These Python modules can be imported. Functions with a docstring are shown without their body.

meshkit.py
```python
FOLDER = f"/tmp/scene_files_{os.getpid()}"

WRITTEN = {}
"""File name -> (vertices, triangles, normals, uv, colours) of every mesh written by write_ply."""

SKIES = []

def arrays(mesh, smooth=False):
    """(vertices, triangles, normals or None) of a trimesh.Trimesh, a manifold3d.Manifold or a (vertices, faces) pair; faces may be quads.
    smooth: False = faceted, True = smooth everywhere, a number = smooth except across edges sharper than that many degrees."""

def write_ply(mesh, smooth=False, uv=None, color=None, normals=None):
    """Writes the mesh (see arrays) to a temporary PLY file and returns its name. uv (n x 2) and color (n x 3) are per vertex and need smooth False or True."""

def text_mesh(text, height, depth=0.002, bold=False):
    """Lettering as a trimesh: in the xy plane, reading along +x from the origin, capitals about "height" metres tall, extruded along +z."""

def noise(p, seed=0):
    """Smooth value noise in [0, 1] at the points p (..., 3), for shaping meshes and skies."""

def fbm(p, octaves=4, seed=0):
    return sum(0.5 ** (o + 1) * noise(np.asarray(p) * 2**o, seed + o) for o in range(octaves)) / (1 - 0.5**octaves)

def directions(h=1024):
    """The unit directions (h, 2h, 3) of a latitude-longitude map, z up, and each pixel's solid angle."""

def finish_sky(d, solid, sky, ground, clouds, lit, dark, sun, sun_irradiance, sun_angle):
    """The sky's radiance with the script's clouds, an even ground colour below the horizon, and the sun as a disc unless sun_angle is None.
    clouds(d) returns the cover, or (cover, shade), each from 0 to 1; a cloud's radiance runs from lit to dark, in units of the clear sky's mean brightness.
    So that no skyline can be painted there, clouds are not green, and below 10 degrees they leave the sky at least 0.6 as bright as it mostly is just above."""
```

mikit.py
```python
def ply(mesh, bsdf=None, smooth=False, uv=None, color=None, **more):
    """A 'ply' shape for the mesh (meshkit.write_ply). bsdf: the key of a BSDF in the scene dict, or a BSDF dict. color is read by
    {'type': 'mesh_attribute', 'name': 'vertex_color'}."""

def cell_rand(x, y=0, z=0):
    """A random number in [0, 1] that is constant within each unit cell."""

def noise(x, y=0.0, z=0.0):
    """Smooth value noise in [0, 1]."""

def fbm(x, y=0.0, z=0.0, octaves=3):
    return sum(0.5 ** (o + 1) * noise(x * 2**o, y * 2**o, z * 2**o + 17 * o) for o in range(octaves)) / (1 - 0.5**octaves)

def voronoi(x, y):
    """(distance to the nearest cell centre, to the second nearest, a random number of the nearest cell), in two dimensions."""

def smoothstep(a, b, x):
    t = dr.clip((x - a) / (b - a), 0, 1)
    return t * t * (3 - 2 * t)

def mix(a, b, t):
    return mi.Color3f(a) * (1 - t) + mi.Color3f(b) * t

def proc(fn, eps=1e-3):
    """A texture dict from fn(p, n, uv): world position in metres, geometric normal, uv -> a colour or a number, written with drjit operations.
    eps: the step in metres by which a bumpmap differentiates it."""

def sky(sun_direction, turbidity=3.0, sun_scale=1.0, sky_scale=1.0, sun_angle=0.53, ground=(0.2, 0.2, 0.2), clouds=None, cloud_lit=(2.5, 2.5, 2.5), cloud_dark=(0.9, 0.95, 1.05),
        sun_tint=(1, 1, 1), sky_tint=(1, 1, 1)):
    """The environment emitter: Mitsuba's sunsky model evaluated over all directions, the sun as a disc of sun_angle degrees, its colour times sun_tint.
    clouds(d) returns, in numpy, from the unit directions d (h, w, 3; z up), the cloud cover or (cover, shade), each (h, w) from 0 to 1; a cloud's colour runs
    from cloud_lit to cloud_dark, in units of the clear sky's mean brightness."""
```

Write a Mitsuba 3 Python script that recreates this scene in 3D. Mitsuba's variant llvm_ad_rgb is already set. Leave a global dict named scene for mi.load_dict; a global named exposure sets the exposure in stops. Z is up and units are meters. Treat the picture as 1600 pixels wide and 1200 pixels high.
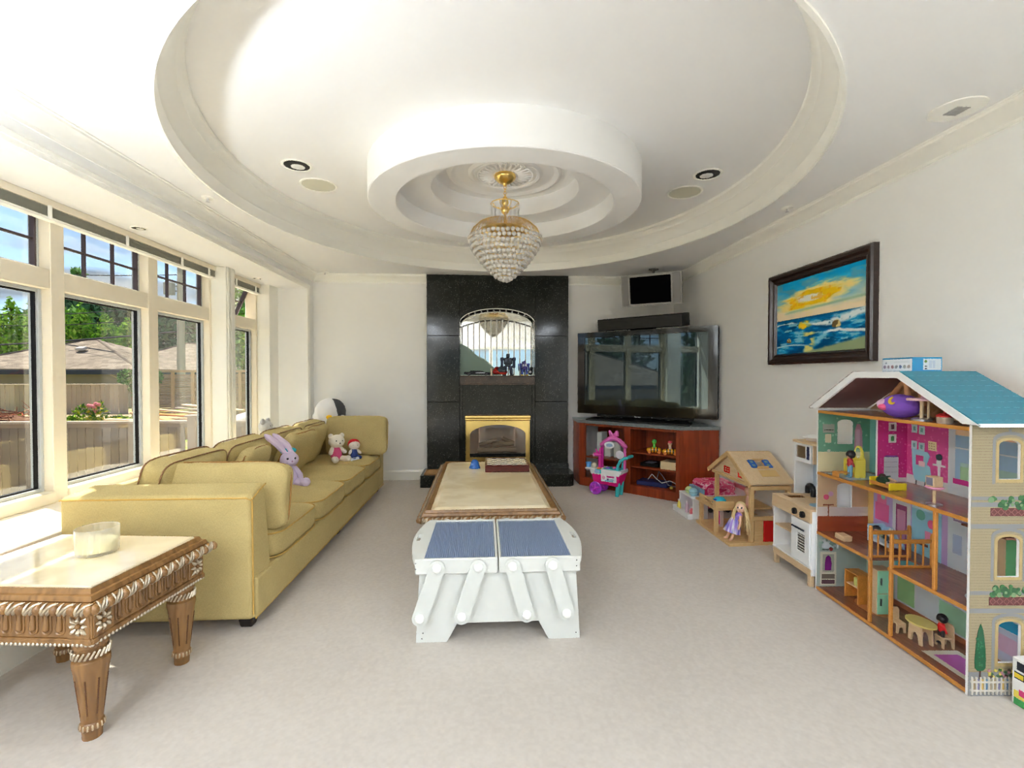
import math, random
import numpy as np, trimesh, drjit as dr, mitsuba as mi, mikit, meshkit
from mikit import proc, smoothstep, mix, voronoi, cell_rand
from shapely.geometry import Polygon, Point, box as sbox
from shapely import affinity
from manifold3d import Manifold
import trimesh.transformations as TT

random.seed(7)
rng = np.random.default_rng(7)
PI = math.pi
T4 = mi.ScalarTransform4f
scene, labels = {}, {}

# ------------------------------------------------------------------ camera, sky, exposure
F_PIX = 745.0
YAW, PITCH = math.atan(42 / F_PIX), math.atan(13 / F_PIX)
look = [math.sin(YAW) * math.cos(PITCH), math.cos(YAW) * math.cos(PITCH), -math.sin(PITCH)]
scene['camera'] = {'type': 'perspective', 'fov': 2 * math.degrees(math.atan(800 / F_PIX)), 'fov_axis': 'x', 'near_clip': 0.02, 'far_clip': 500.0,
                   'to_world': T4().look_at(origin=[0, 0, 1.40], target=[look[0], look[1], 1.40 + look[2]], up=[0, 0, 1])}


def clouds(d):
    el = np.clip(d[..., 2:3], 0.05, 1)
    p = d / el * 0.9
    p = np.concatenate([p[..., :2], np.zeros_like(el)], -1)
    n = meshkit.fbm(p * 1.1 + 3.1, 5)
    m = meshkit.fbm(p * 2.3 + 9.7, 4, 5)
    cover = np.clip((n - 0.40) / 0.2, 0, 1)
    shade = np.clip((m - 0.35) / 0.3, 0, 1)
    return cover * 0.9, shade


scene['sky'] = mikit.sky([-0.60, 0.36, 0.95], turbidity=3.2, sun_scale=4.2, sky_scale=1.9, sun_angle=1.2, ground=(0.3, 0.29, 0.26), clouds=clouds,
                         cloud_lit=(1.25, 1.25, 1.27), cloud_dark=(0.55, 0.62, 0.72), sky_tint=(0.92, 1.0, 1.08), sun_tint=(0.90, 0.97, 1.07))
exposure = 1.93
FILL_LAMP = 19.0         # radiance of the fill lamps added on the ceiling behind the camera
FILL_UPLIGHT = 118.0     # radiance of the fill uplighters added behind the camera


# ------------------------------------------------------------------ helpers
def lin(c):
    c = np.asarray(c, float) / 255.0
    return np.where(c <= 0.04045, c / 12.92, ((c + 0.055) / 1.055) ** 2.4)


def L3(c):
    return [float(x) for x in lin(c)]


def rgb(c):
    return {'type': 'rgb', 'value': [float(x) for x in lin(c)]}


def mesh(v, f):
    f = np.asarray(f)
    if f.shape[1] == 4:
        f = np.vstack([f[:, [0, 1, 2]], f[:, [0, 2, 3]]])
    return trimesh.Trimesh(np.asarray(v, float), f, process=False)


def cat(*ms):
    out = []
    for m in ms:
        out += list(m) if isinstance(m, (list, tuple)) else [m]
    return trimesh.util.concatenate(out)


def box(x0, x1, y0, y1, z0, z1):
    m = trimesh.creation.box((abs(x1 - x0), abs(y1 - y0), abs(z1 - z0)))
    m.apply_translation(((x0 + x1) / 2, (y0 + y1) / 2, (z0 + z1) / 2))
    return m


def cbox(x0, x1, y0, y1, z0, z1, c=0.004):
    """A box with chamfered edges."""
    lo, hi = np.array([min(x0, x1), min(y0, y1), min(z0, z1)]), np.array([max(x0, x1), max(y0, y1), max(z0, z1)])
    c = min(c, 0.45 * float((hi - lo).min()))
    pts = []
    for a in np.ndindex(2, 2, 2):
        corner = np.where(np.array(a) == 0, lo, hi)
        inward = np.where(np.array(a) == 0, 1, -1) * c
        for k in range(3):
            q = corner + inward
            q[k] = corner[k]
            pts.append(q)
    return trimesh.convex.convex_hull(np.array(pts))


def rbox(x0, x1, y0, y1, z0, z1, r=0.02, n=12):
    """A box with rounded edges."""
    r = min(r, 0.49 * min(abs(x1 - x0), abs(y1 - y0), abs(z1 - z0)))
    s = Manifold.sphere(r, n)
    ms = [s.translate((x, y, z)) for x in (x0 + r, x1 - r) for y in (y0 + r, y1 - r) for z in (z0 + r, z1 - r)]
    m = Manifold.batch_hull(ms).to_mesh()
    return trimesh.Trimesh(m.vert_properties[:, :3], m.tri_verts, process=False)


def hull(pts_r, n=10):
    """Hull of spheres (x, y, z, r)."""
    m = Manifold.batch_hull([Manifold.sphere(r, n).translate((x, y, z)) for x, y, z, r in pts_r]).to_mesh()
    return trimesh.Trimesh(m.vert_properties[:, :3], m.tri_verts, process=False)


def chain(*pts, n=10):
    """Union of hulls of consecutive spheres: a limb."""
    ms = [Manifold.batch_hull([Manifold.sphere(r, n).translate((x, y, z)) for x, y, z, r in (a, b)]) for a, b in zip(pts[:-1], pts[1:])]
    return man(ms)


def man(ms):
    out = ms[0]
    for m in ms[1:]:
        out = out + m
    m = out.to_mesh()
    return trimesh.Trimesh(m.vert_properties[:, :3], m.tri_verts, process=False)


def toman(m):
    m = m.copy()
    m.merge_vertices()
    return Manifold(__import__('manifold3d').Mesh(np.asarray(m.vertices, np.float32), np.asarray(m.faces, np.uint32)))


def frame_of(d):
    d = np.asarray(d, float) / np.linalg.norm(d)
    a = np.cross(d, [0, 0, 1.0] if abs(d[2]) < 0.9 else [1.0, 0, 0])
    a /= np.linalg.norm(a)
    return a, np.cross(d, a)


def cyl(p0, p1, r0, r1=None, n=16, cap=True):
    p0, p1 = np.asarray(p0, float), np.asarray(p1, float)
    r1 = r0 if r1 is None else r1
    a, b = frame_of(p1 - p0)
    t = np.arange(n) * 2 * PI / n
    ring = np.cos(t)[:, None] * a + np.sin(t)[:, None] * b
    v = np.vstack([p0 + ring * r0, p1 + ring * r1, [p0, p1]])
    i = np.arange(n)
    j = (i + 1) % n
    f = [np.stack([i, j, j + n], 1), np.stack([i, j + n, i + n], 1)]
    if cap:
        f += [np.stack([j, i, i * 0 + 2 * n], 1), np.stack([i + n, j + n, i * 0 + 2 * n + 1], 1)]
    return mesh(v, np.vstack(f))


def tube(pts, r, n=8, closed=False):
    p = np.asarray(pts, float)
    m = len(p)
    t = (np.roll(p, -1, 0) - np.roll(p, 1, 0)) if closed else np.gradient(p, axis=0)
    t /= np.linalg.norm(t, axis=1, keepdims=True) + 1e-12
    a = frame_of(t[0])[0]
    A = []
    for k in range(m):
        a = a - t[k] * (a @ t[k])
        a = a / (np.linalg.norm(a) + 1e-12)
        A.append(a)
    A = np.array(A)
    B = np.cross(t, A)
    ang = np.arange(n) * 2 * PI / n
    rr = np.broadcast_to(r, (m,))[:, None, None]
    v = p[:, None] + rr * (np.cos(ang)[None, :, None] * A[:, None] + np.sin(ang)[None, :, None] * B[:, None])
    i, j = np.meshgrid(np.arange(m if closed else m - 1), np.arange(n), indexing='ij')
    i2, j2 = (i + 1) % m, (j + 1) % n
    f = np.stack([i * n + j, i * n + j2, i2 * n + j2, i2 * n + j], -1).reshape(-1, 4)
    out = mesh(v.reshape(-1, 3), f)
    if not closed:
        caps = []
        for base, c in ((0, p[0]), ((m - 1) * n, p[-1])):
            caps.append(np.stack([base + np.arange(n), base + (np.arange(n) + 1) % n, np.full(n, m * n + (base > 0))], 1))
        out = mesh(np.vstack([out.vertices, p[0], p[-1]]), np.vstack([out.faces] + caps))
    return out


def lathe(prof, n=32, c=(0, 0, 0), close=False):
    """prof: (r, z) pairs, turned round the vertical axis through c."""
    prof = np.asarray(prof, float)
    t = np.arange(n) * 2 * PI / n
    v = np.stack([prof[:, :1] * np.cos(t), prof[:, :1] * np.sin(t), np.repeat(prof[:, 1:], n, 1)], -1) + np.asarray(c, float)
    m = len(prof)
    i, j = np.meshgrid(np.arange(m - 1), np.arange(n), indexing='ij')
    f = np.stack([i * n + j, i * n + (j + 1) % n, (i + 1) * n + (j + 1) % n, (i + 1) * n + j], -1).reshape(-1, 4)
    out = mesh(v.reshape(-1, 3), f)
    keep = trimesh.triangles.area(out.triangles) > 1e-12
    return mesh(out.vertices, out.faces[keep])


def prism(poly, z0, z1):
    m = trimesh.creation.extrude_polygon(poly, z1 - z0, engine='earcut')
    m.apply_translation((0, 0, z0))
    return m


def map3(m, o, ax, ay, az):
    """Local x, y, z of the mesh become the directions ax, ay, az from o."""
    m = m.copy()
    m.vertices = np.asarray(o, float) + m.vertices @ np.array([ax, ay, az], float)
    if np.linalg.det(np.array([ax, ay, az], float)) < 0:
        m.faces = m.faces[:, ::-1]
    return m


def wallpoly(poly, axis, a0, a1):
    """Polygon drawn in (x, z) extruded along y (axis 'y') or in (y, z) extruded along x (axis 'x')."""
    m = prism(poly, a0, a1)
    return map3(m, (0, 0, 0), (1, 0, 0), (0, 0, 1), (0, 1, 0)) if axis == 'y' else map3(m, (0, 0, 0), (0, 1, 0), (0, 0, 1), (1, 0, 0))


def move(m, loc=(0, 0, 0), rz=0.0, rx=0.0, ry=0.0, s=None):
    m = m.copy()
    if s is not None:
        m.apply_scale(s)
    M = TT.translation_matrix(loc) @ TT.euler_matrix(math.radians(rx), math.radians(ry), math.radians(rz), 'sxyz')
    m.apply_transform(M)
    return m


def sweep(path, prof, closed=False):
    """Moulding: path (x, y) points, prof (offset to the left of the travel, z) points, mitred."""
    p = np.asarray(path, float)
    m = len(p)
    d = np.roll(p, -1, 0) - p
    d /= np.linalg.norm(d, axis=1, keepdims=True) + 1e-12
    n = np.stack([-d[:, 1], d[:, 0]], 1)
    nm = np.zeros_like(p)
    for k in range(m):
        if not closed and k == 0:
            nm[k] = n[0]
        elif not closed and k == m - 1:
            nm[k] = n[m - 2]
        else:
            s = n[k - 1] + n[k]
            nm[k] = s / max(s @ n[k], 1e-6) if s @ n[k] > 1e-6 else n[k]
            nm[k] = s / (1 + n[k - 1] @ n[k])
    prof = np.asarray(prof, float)
    q = len(prof)
    v = np.concatenate([p[:, None] + nm[:, None] * prof[None, :, :1], np.broadcast_to(prof[None, :, 1:], (m, q, 1))], -1).reshape(-1, 3)
    i, j = np.meshgrid(np.arange(m if closed else m - 1), np.arange(q - 1), indexing='ij')
    i2 = (i + 1) % m
    f = np.stack([i * q + j, i2 * q + j, i2 * q + j + 1, i * q + j + 1], -1).reshape(-1, 4)
    return mesh(v, f)


def blob(c, r, sub=3, amp=0.0, freq=3.0, seed=0):
    m = trimesh.creation.icosphere(subdivisions=sub)
    v = m.vertices.copy()
    if amp:
        v *= 1 + amp * (meshkit.fbm(v * freq + seed * 7.3, 3, seed)[:, None] - 0.5) * 2
    return mesh(v * np.broadcast_to(r, 3) + np.asarray(c, float), m.faces)


def grid(nu, nv):
    """(u, v) in 0..1 and quads of a regular grid."""
    u, v = np.meshgrid(np.linspace(0, 1, nu), np.linspace(0, 1, nv), indexing='ij')
    i, j = np.meshgrid(np.arange(nu - 1), np.arange(nv - 1), indexing='ij')
    f = np.stack([i * nv + j, (i + 1) * nv + j, (i + 1) * nv + j + 1, i * nv + j + 1], -1).reshape(-1, 4)
    return u.ravel(), v.ravel(), f


def cushion(sx, sy, sz, crown=0.35, r=0.04, amp=0.006, seed=0, n=26, corner=0.10):
    """Box cushion centred at the origin, its big faces towards +-z, softly crowned, wrinkled, corners pulled in."""
    m = trimesh.creation.box((2, 2, 2))
    v, f = trimesh.remesh.subdivide_to_size(m.vertices, m.faces, 2.9 / n * 1.5)
    m = trimesh.Trimesh(v, f)
    m.merge_vertices()
    p = m.vertices
    e = 7.0
    nrm = (np.abs(p) ** e).sum(1, keepdims=True) ** (1 / e)
    q = p / nrm
    # keep thin edges: exponent differs with the thickness
    big = (1 - np.clip(np.abs(q[:, 0]), 0, 1) ** 2.2) * (1 - np.clip(np.abs(q[:, 1]), 0, 1) ** 2.2)
    z = q[:, 2] * (1 - crown + crown * 1.25 * np.clip(big, 0, 1) ** 0.55)
    pull = 1 - corner * (np.abs(q[:, 1]) ** 4) * 0
    x = q[:, 0] * (1 - 0.03 * (1 - np.abs(q[:, 1])))
    y = q[:, 1] * (1 - 0.03 * (1 - np.abs(q[:, 0])))
    v = np.stack([x * sx / 2, y * sy / 2, z * sz / 2], 1)
    w = meshkit.fbm(v * 9 + seed * 3.7, 3, seed)[:, None] - 0.5
    d = v / (np.linalg.norm(v, axis=1, keepdims=True) + 1e-9)
    v = v + d * w * 2 * amp
    return trimesh.Trimesh(v, m.faces, process=False)


def rim(sx, sy, z=0.0, k=0.97, n=64, e=7.0, wob=0.0, seed=0):
    """Closed rounded-rectangle line in the xy plane (the seam of a cushion)."""
    t = np.arange(n) * 2 * PI / n
    c, s = np.cos(t), np.sin(t)
    nn = (np.abs(c) ** e + np.abs(s) ** e) ** (1 / e)
    p = np.stack([c / nn * sx / 2 * k, s / nn * sy / 2 * k, np.full(n, z)], 1)
    if wob:
        p[:, 2] += wob * (meshkit.noise(p * 8 + seed) - 0.5)
    return p


def smooth_split(m, angle):
    m = trimesh.Trimesh(m.vertices, m.faces, process=False)
    if angle is True:
        return m
    m.merge_vertices()
    return trimesh.graph.smooth_shade(m, angle=np.radians(angle), facet_minarea=None)


def uniq(key):
    if key not in scene and key not in labels:
        return key
    k = 1
    while f'{key}_{k:03d}' in scene or f'{key}_{k:03d}' in labels:
        k += 1
    return f'{key}_{k:03d}'


def add(key, m, mat, color=None, smooth=30, exact=False, **more):
    """One entry of the scene; color (0..255 sRGB) goes into the vertices for the paint materials."""
    key = key if exact else uniq(key)
    if color is None:
        scene[key] = mikit.ply(m, mat, smooth=smooth, **more)
    else:
        c = np.asarray(color, float)
        if c.ndim == 1:
            if smooth is not False:
                m = smooth_split(m, smooth)
            c = np.tile(lin(c), (len(m.vertices), 1))
        else:
            c = lin(c)
        scene[key] = mikit.ply(m, mat, smooth=smooth is not False, color=c, **more)
    return key


def part(parent, name, m, mat, color=None, smooth=30, label=None, kind=None):
    k = add(f'{parent}__{name}', m, mat, color, smooth)
    if label or kind:
        labels[k] = {}
        if label:
            labels[k]['label'] = label
        if kind:
            labels[k]['kind'] = kind
    return k


def thing(name, label, cat_, group=None):
    k = uniq(name)
    labels[k] = {'label': label, 'category': cat_}
    if group:
        labels[k]['group'] = group
    return k


def single(name, m, mat, label, cat_, color=None, smooth=30, group=None, kind=None):
    """A thing that is one mesh."""
    k = uniq(name)
    add(k, m, mat, color, smooth, exact=True)
    labels[k] = {'label': label, 'category': cat_}
    if group:
        labels[k]['group'] = group
    if kind:
        labels[k]['kind'] = kind
    return k


def struct(name, m, mat, label=None, color=None, smooth=30):
    k = uniq(name)
    add(k, m, mat, color, smooth, exact=True)
    labels[k] = {'kind': 'structure'}
    if label:
        labels[k]['label'] = label
    return k


def colored(*pairs):
    """Joins (mesh, colour) pairs into one mesh and a colour per vertex."""
    ms, cs = [], []
    for m, c in pairs:
        ms.append(m)
        c = np.asarray(c, float)
        cs.append(np.tile(c, (len(m.vertices), 1)) if c.ndim == 1 else c)
    return cat(*ms), np.vstack(cs)


# ------------------------------------------------------------------ materials
def bsdf(name, d):
    scene[name] = d if d['type'] in ('dielectric', 'thindielectric', 'principledthin', 'twosided') else {'type': 'twosided', 'bsdf': d}
    return name


def pr(name, color, rough=0.5, bump=None, **k):
    d = {'type': 'principled', 'base_color': color if isinstance(color, dict) else rgb(color), 'roughness': rough, **k}
    if bump is not None:
        d = {'type': 'bumpmap', 'arbitrary': proc(bump[0], bump[1]), 'scale': bump[2], 'bsdf': d}
    return bsdf(name, d)


VC = {'type': 'mesh_attribute', 'name': 'vertex_color'}
pr('paint', VC, 0.42, specular=0.4)
pr('gloss', VC, 0.14, specular=0.5)
bsdf('matte', {'type': 'diffuse', 'reflectance': VC})
pr('metal_paint', VC, 0.3, metallic=0.75)
pr('plush', VC, 0.95, sheen=0.5)


def f_wall(p, n, uv):
    return mix((0.855, 0.855, 0.835), (0.875, 0.875, 0.855), mikit.fbm(p.x * 3, p.y * 3, p.z * 3))


bsdf('wall_paint', {'type': 'diffuse', 'reflectance': proc(f_wall)})
bsdf('ceiling_paint', {'type': 'diffuse', 'reflectance': {'type': 'rgb', 'value': [0.86, 0.862, 0.855]}})
pr('trim_paint', (242, 241, 233), 0.35, specular=0.35)
pr('window_cream', (232, 223, 203), 0.45)
pr('aluminium', (178, 184, 188), 0.35)
pr('dark_bar', (58, 46, 50), 0.45)
bsdf('pane', {'type': 'thindielectric', 'int_ior': 1.5, 'specular_transmittance': {'type': 'rgb', 'value': [0.86, 0.88, 0.87]}})
bsdf('crystal', {'type': 'dielectric', 'int_ior': 1.6})
scene['crystal_bead'] = {'type': 'blendbsdf', 'weight': 0.42, 'a': {'type': 'dielectric', 'int_ior': 1.6}, 'b': {'type': 'twosided', 'bsdf': {'type': 'roughplastic', 'diffuse_reflectance': {'type': 'rgb', 'value': [0.88, 0.86, 0.82]}, 'alpha': 0.08}}}  # white plastic mixed into the beads paints in their sparkle
bsdf('thick_glass', {'type': 'dielectric', 'int_ior': 1.5})
scene['frosted_glass'] = {'type': 'blendbsdf', 'weight': 0.14, 'a': {'type': 'thindielectric', 'int_ior': 1.5}, 'b': {'type': 'twosided', 'bsdf': {'type': 'diffuse', 'reflectance': {'type': 'rgb', 'value': [0.82, 0.85, 0.85]}}}}


def f_carpet(p, n, uv):
    a = mikit.fbm(p.x * 1.3, p.y * 1.3, 0, 3)
    b = mikit.fbm(p.x * 60, p.y * 60, 3, 2)
    return mix((0.45, 0.41, 0.372), (0.555, 0.515, 0.475), dr.clip(0.55 * a + 0.5 * b, 0, 1))


def h_carpet(p, n, uv):
    return mikit.fbm(p.x * 160, p.y * 160, 0, 2) + 0.6 * mikit.noise(p.x * 30, p.y * 30, 2)


pr('carpet', proc(f_carpet), 1.0, (h_carpet, 2e-3, 0.004), sheen=0.25)


def f_ledge(p, n, uv):
    a = mikit.fbm(p.x * 6 + 2 * mikit.fbm(p.x * 3, p.y * 3, 1, 3), p.y * 6, p.z * 6, 4)
    return mix((0.72, 0.68, 0.60), (0.84, 0.82, 0.77), a)


pr('ledge_stone', proc(f_ledge), 0.22)


def f_granite(p, n, uv):
    a, b, c = voronoi((p.x + 0.31 * p.y) * 55, (p.z + 0.57 * p.y) * 55)
    base = mix((0.005, 0.006, 0.005), (0.018, 0.021, 0.018), mikit.fbm(p.x * 30, p.y * 30, p.z * 30, 3))
    fleck = smoothstep(0.34, 0.12, a) * smoothstep(0.70, 0.86, c)
    return mix(base, (0.14, 0.14, 0.125), fleck)


pr('granite', proc(f_granite), 0.10, specular=0.28)


def f_granite_brown(p, n, uv):
    a, b, c = voronoi(p.x * 50, p.z * 50 + p.y * 31)
    return mix(mix((0.020, 0.012, 0.008), (0.085, 0.045, 0.025), mikit.fbm(p.x * 14, p.y * 14, p.z * 14, 3)), (0.16, 0.12, 0.08), smoothstep(0.3, 0.1, a) * smoothstep(0.7, 0.9, c))


pr('granite_brown', proc(f_granite_brown), 0.14, specular=0.5)


def f_counter(p, n, uv):
    return mix((0.10, 0.125, 0.13), (0.26, 0.30, 0.31), mikit.fbm(p.x * 45, p.y * 45, p.z * 45, 3))


pr('counter_stone', proc(f_counter), 0.2)
pr('brass', (236, 206, 128), 0.18, metallic=1.0)
pr('gold', (240, 206, 124), 0.18, metallic=1.0)
pr('silver', (205, 205, 208), 0.28, metallic=0.9)
bsdf('mirror_silver', {'type': 'conductor', 'material': 'Ag', 'specular_reflectance': {'type': 'rgb', 'value': [0.86, 0.88, 0.86]}})


def wood(name, c0, c1, axis, rough=0.4, scale=1.0, **k):
    def f(p, n, uv):
        a, b, c = ((p.x, p.y, p.z), (p.y, p.x, p.z), (p.z, p.x, p.y))[axis]
        w = mikit.fbm(a * 2.2 * scale, b * 26 * scale, c * 26 * scale, 3)
        r = 0.5 + 0.5 * dr.sin((b + c + 0.35 * w) * 46 * scale)
        return mix(L3(c0), L3(c1), dr.clip(0.65 * w + 0.35 * r, 0, 1))
    f.__name__ = 'wood_' + name
    return pr(name, proc(f), rough, **k)


wood('cherry', (96, 34, 12), (150, 62, 24), 2, 0.32)
wood('carved_wood', (92, 62, 30), (142, 104, 58), 2, 0.33, clearcoat=0.4)
wood('dark_frame', (20, 9, 6), (42, 20, 13), 0, 0.25, clearcoat=0.5)
wood('pine', (196, 158, 104), (222, 190, 140), 0, 0.5, 2.0)
wood('beech', (206, 176, 136), (226, 200, 164), 1, 0.45, 2.0)
wood('honey', (176, 112, 46), (214, 150, 70), 1, 0.35, 2.0)
wood('toy_floor', (92, 54, 42), (134, 84, 62), 1, 0.16, 2.0)
wood('mahogany', (58, 14, 10), (88, 26, 18), 0, 0.22, 2.0)


def f_marble(p, n, uv):
    a = mikit.fbm(p.x * 3 + 1.5 * mikit.fbm(p.x * 5, p.y * 5, 0, 3), p.y * 3, p.z * 3, 4)
    return mix(L3((214, 196, 156)), L3((240, 228, 200)), smoothstep(0.25, 0.75, a))


pr('marble', proc(f_marble), 0.05, specular=0.7, clearcoat=1.0, clearcoat_gloss=0.98)
pr('marble_satin', proc(f_marble), 0.30, specular=0.4)


def f_fabric(p, n, uv):
    a = mikit.fbm(p.x * 5, p.y * 5, p.z * 5, 3)
    b = mikit.fbm(p.x * 260, p.y * 260, p.z * 260, 2)
    return mix(L3((160, 141, 88)), L3((205, 187, 132)), dr.clip(0.35 * a + 0.65 * b, 0, 1))


def h_fabric(p, n, uv):
    return dr.sin(p.z * 1500) * dr.sin((p.x + p.y) * 1500) + mikit.noise(p.x * 300, p.y * 300, p.z * 300)


pr('sofa_fabric', proc(f_fabric), 0.75, (h_fabric, 1e-3, 0.0006), sheen=0.6, specular=0.3)
pr('pipe_fabric', (176, 140, 66), 0.6)
pr('black_gloss', (10, 10, 12), 0.06, specular=0.6)
pr('black_satin', (9, 9, 10), 0.4, specular=0.2)
bsdf('screen_glass', {'type': 'plastic', 'diffuse_reflectance': {'type': 'rgb', 'value': [0.003, 0.006, 0.011]}, 'specular_reflectance': {'type': 'rgb', 'value': [0.75, 0.95, 1.0]}, 'int_ior': 2.0})


def f_fence(p, n, uv):
    w = mikit.fbm(p.x * 22, p.y * 22, p.z * 1.6, 3)
    c = cell_rand(p.x * 7.1, p.y * 0.0, 1)
    return mix(L3((118, 104, 94)), L3((178, 162, 148)), dr.clip(0.7 * w + 0.35 * c, 0, 1))


bsdf('fence_wood', {'type': 'diffuse', 'reflectance': proc(f_fence)})


def f_shingle(p, n, uv):
    r = dr.floor(p.z * 12)
    c = cell_rand(p.x * 3.0 + r * 0.37, p.y * 3.0, r)
    l = smoothstep(0.0, 0.16, p.z * 12 - r)
    return mix(L3((84, 78, 74)), L3((166, 154, 144)), dr.clip(0.15 + 0.4 * c + 0.4 * mikit.fbm(p.x * 2, p.y * 2, p.z * 3), 0, 1)) * (0.55 + 0.45 * l)


bsdf('shingle', {'type': 'diffuse', 'reflectance': proc(f_shingle)})


def f_yard(p, n, uv):
    a = mikit.fbm(p.x * 0.6, p.y * 0.6, 0, 4)
    b = mikit.fbm(p.x * 9, p.y * 9, 0, 3)
    return mix(mix(L3((96, 120, 56)), L3((150, 160, 80)), b), mix(L3((120, 104, 84)), L3((176, 160, 136)), b), smoothstep(0.42, 0.55, a))


bsdf('yard_ground', {'type': 'diffuse', 'reflectance': proc(f_yard)})
bsdf('concrete', {'type': 'diffuse', 'reflectance': rgb((176, 170, 160))})

# ------------------------------------------------------------------ the room
XL, XR, YB, YF, ZC = -2.27, 2.60, 6.46, -3.6, 2.74
ZT = 2.99                       # tray ceiling
EC, ERX, ERY = (0.125, 3.74), 2.075, 2.37
DC = (0.162, 3.87)              # axis of the drum and the chandelier


def ellipse(rx, ry, n=160, c=EC):
    t = np.arange(n) * 2 * PI / n
    return np.stack([c[0] + rx * np.cos(t), c[1] + ry * np.sin(t)], 1)


struct('floor', box(XL - 0.1, XR + 0.2, YF - 0.2, YB + 0.2, -0.12, 0.0), 'carpet', 'pale beige wall-to-wall carpet of the living room')
slab = sbox(-3.15, YF - 0.2, XR + 0.25, YB + 0.6).difference(Polygon(ellipse(ERX, ERY)))
ceil = struct('ceiling', prism(slab, ZC, ZC + 0.05), 'ceiling_paint', 'white ceiling with an oval tray and a round stepped drop', smooth=False)
part(ceil, 'tray', cat(prism(Polygon(ellipse(ERX + 0.3, ERY + 0.3)).difference(Point(DC).buffer(1.05, 32)), ZT, ZT + 0.04)), 'ceiling_paint', smooth=False)
# oval crown moulding between the ceiling and the tray; offsets run inwards
RING = [(-0.012, ZC + 0.004), (-0.012, ZC - 0.012), (0.006, ZC - 0.014), (0.010, ZC + 0.0), (0.016, ZC + 0.075), (0.026, ZC + 0.085), (0.032, ZC + 0.10), (0.05, ZC + 0.135),
        (0.075, ZC + 0.165), (0.088, ZC + 0.175), (0.090, ZC + 0.19), (0.112, ZC + 0.215), (0.128, ZC + 0.225), (0.130, ZT)]
ring_trim = struct('trim_1', sweep(ellipse(ERX, ERY, 200), RING, True), 'trim_paint', 'oval crown moulding round the ceiling tray', smooth=40)
part(ceil, 'drum', lathe([(1.065, ZT), (1.065, ZC + 0.006), (1.059, ZC), (0.862, ZC), (0.855, ZC + 0.006), (0.855, 2.886), (0.592, 2.886), (0.586, 2.892), (0.586, 3.035), (0.0, 3.035)], 128, (DC[0], DC[1], 0)), 'ceiling_paint', smooth=30)

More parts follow.
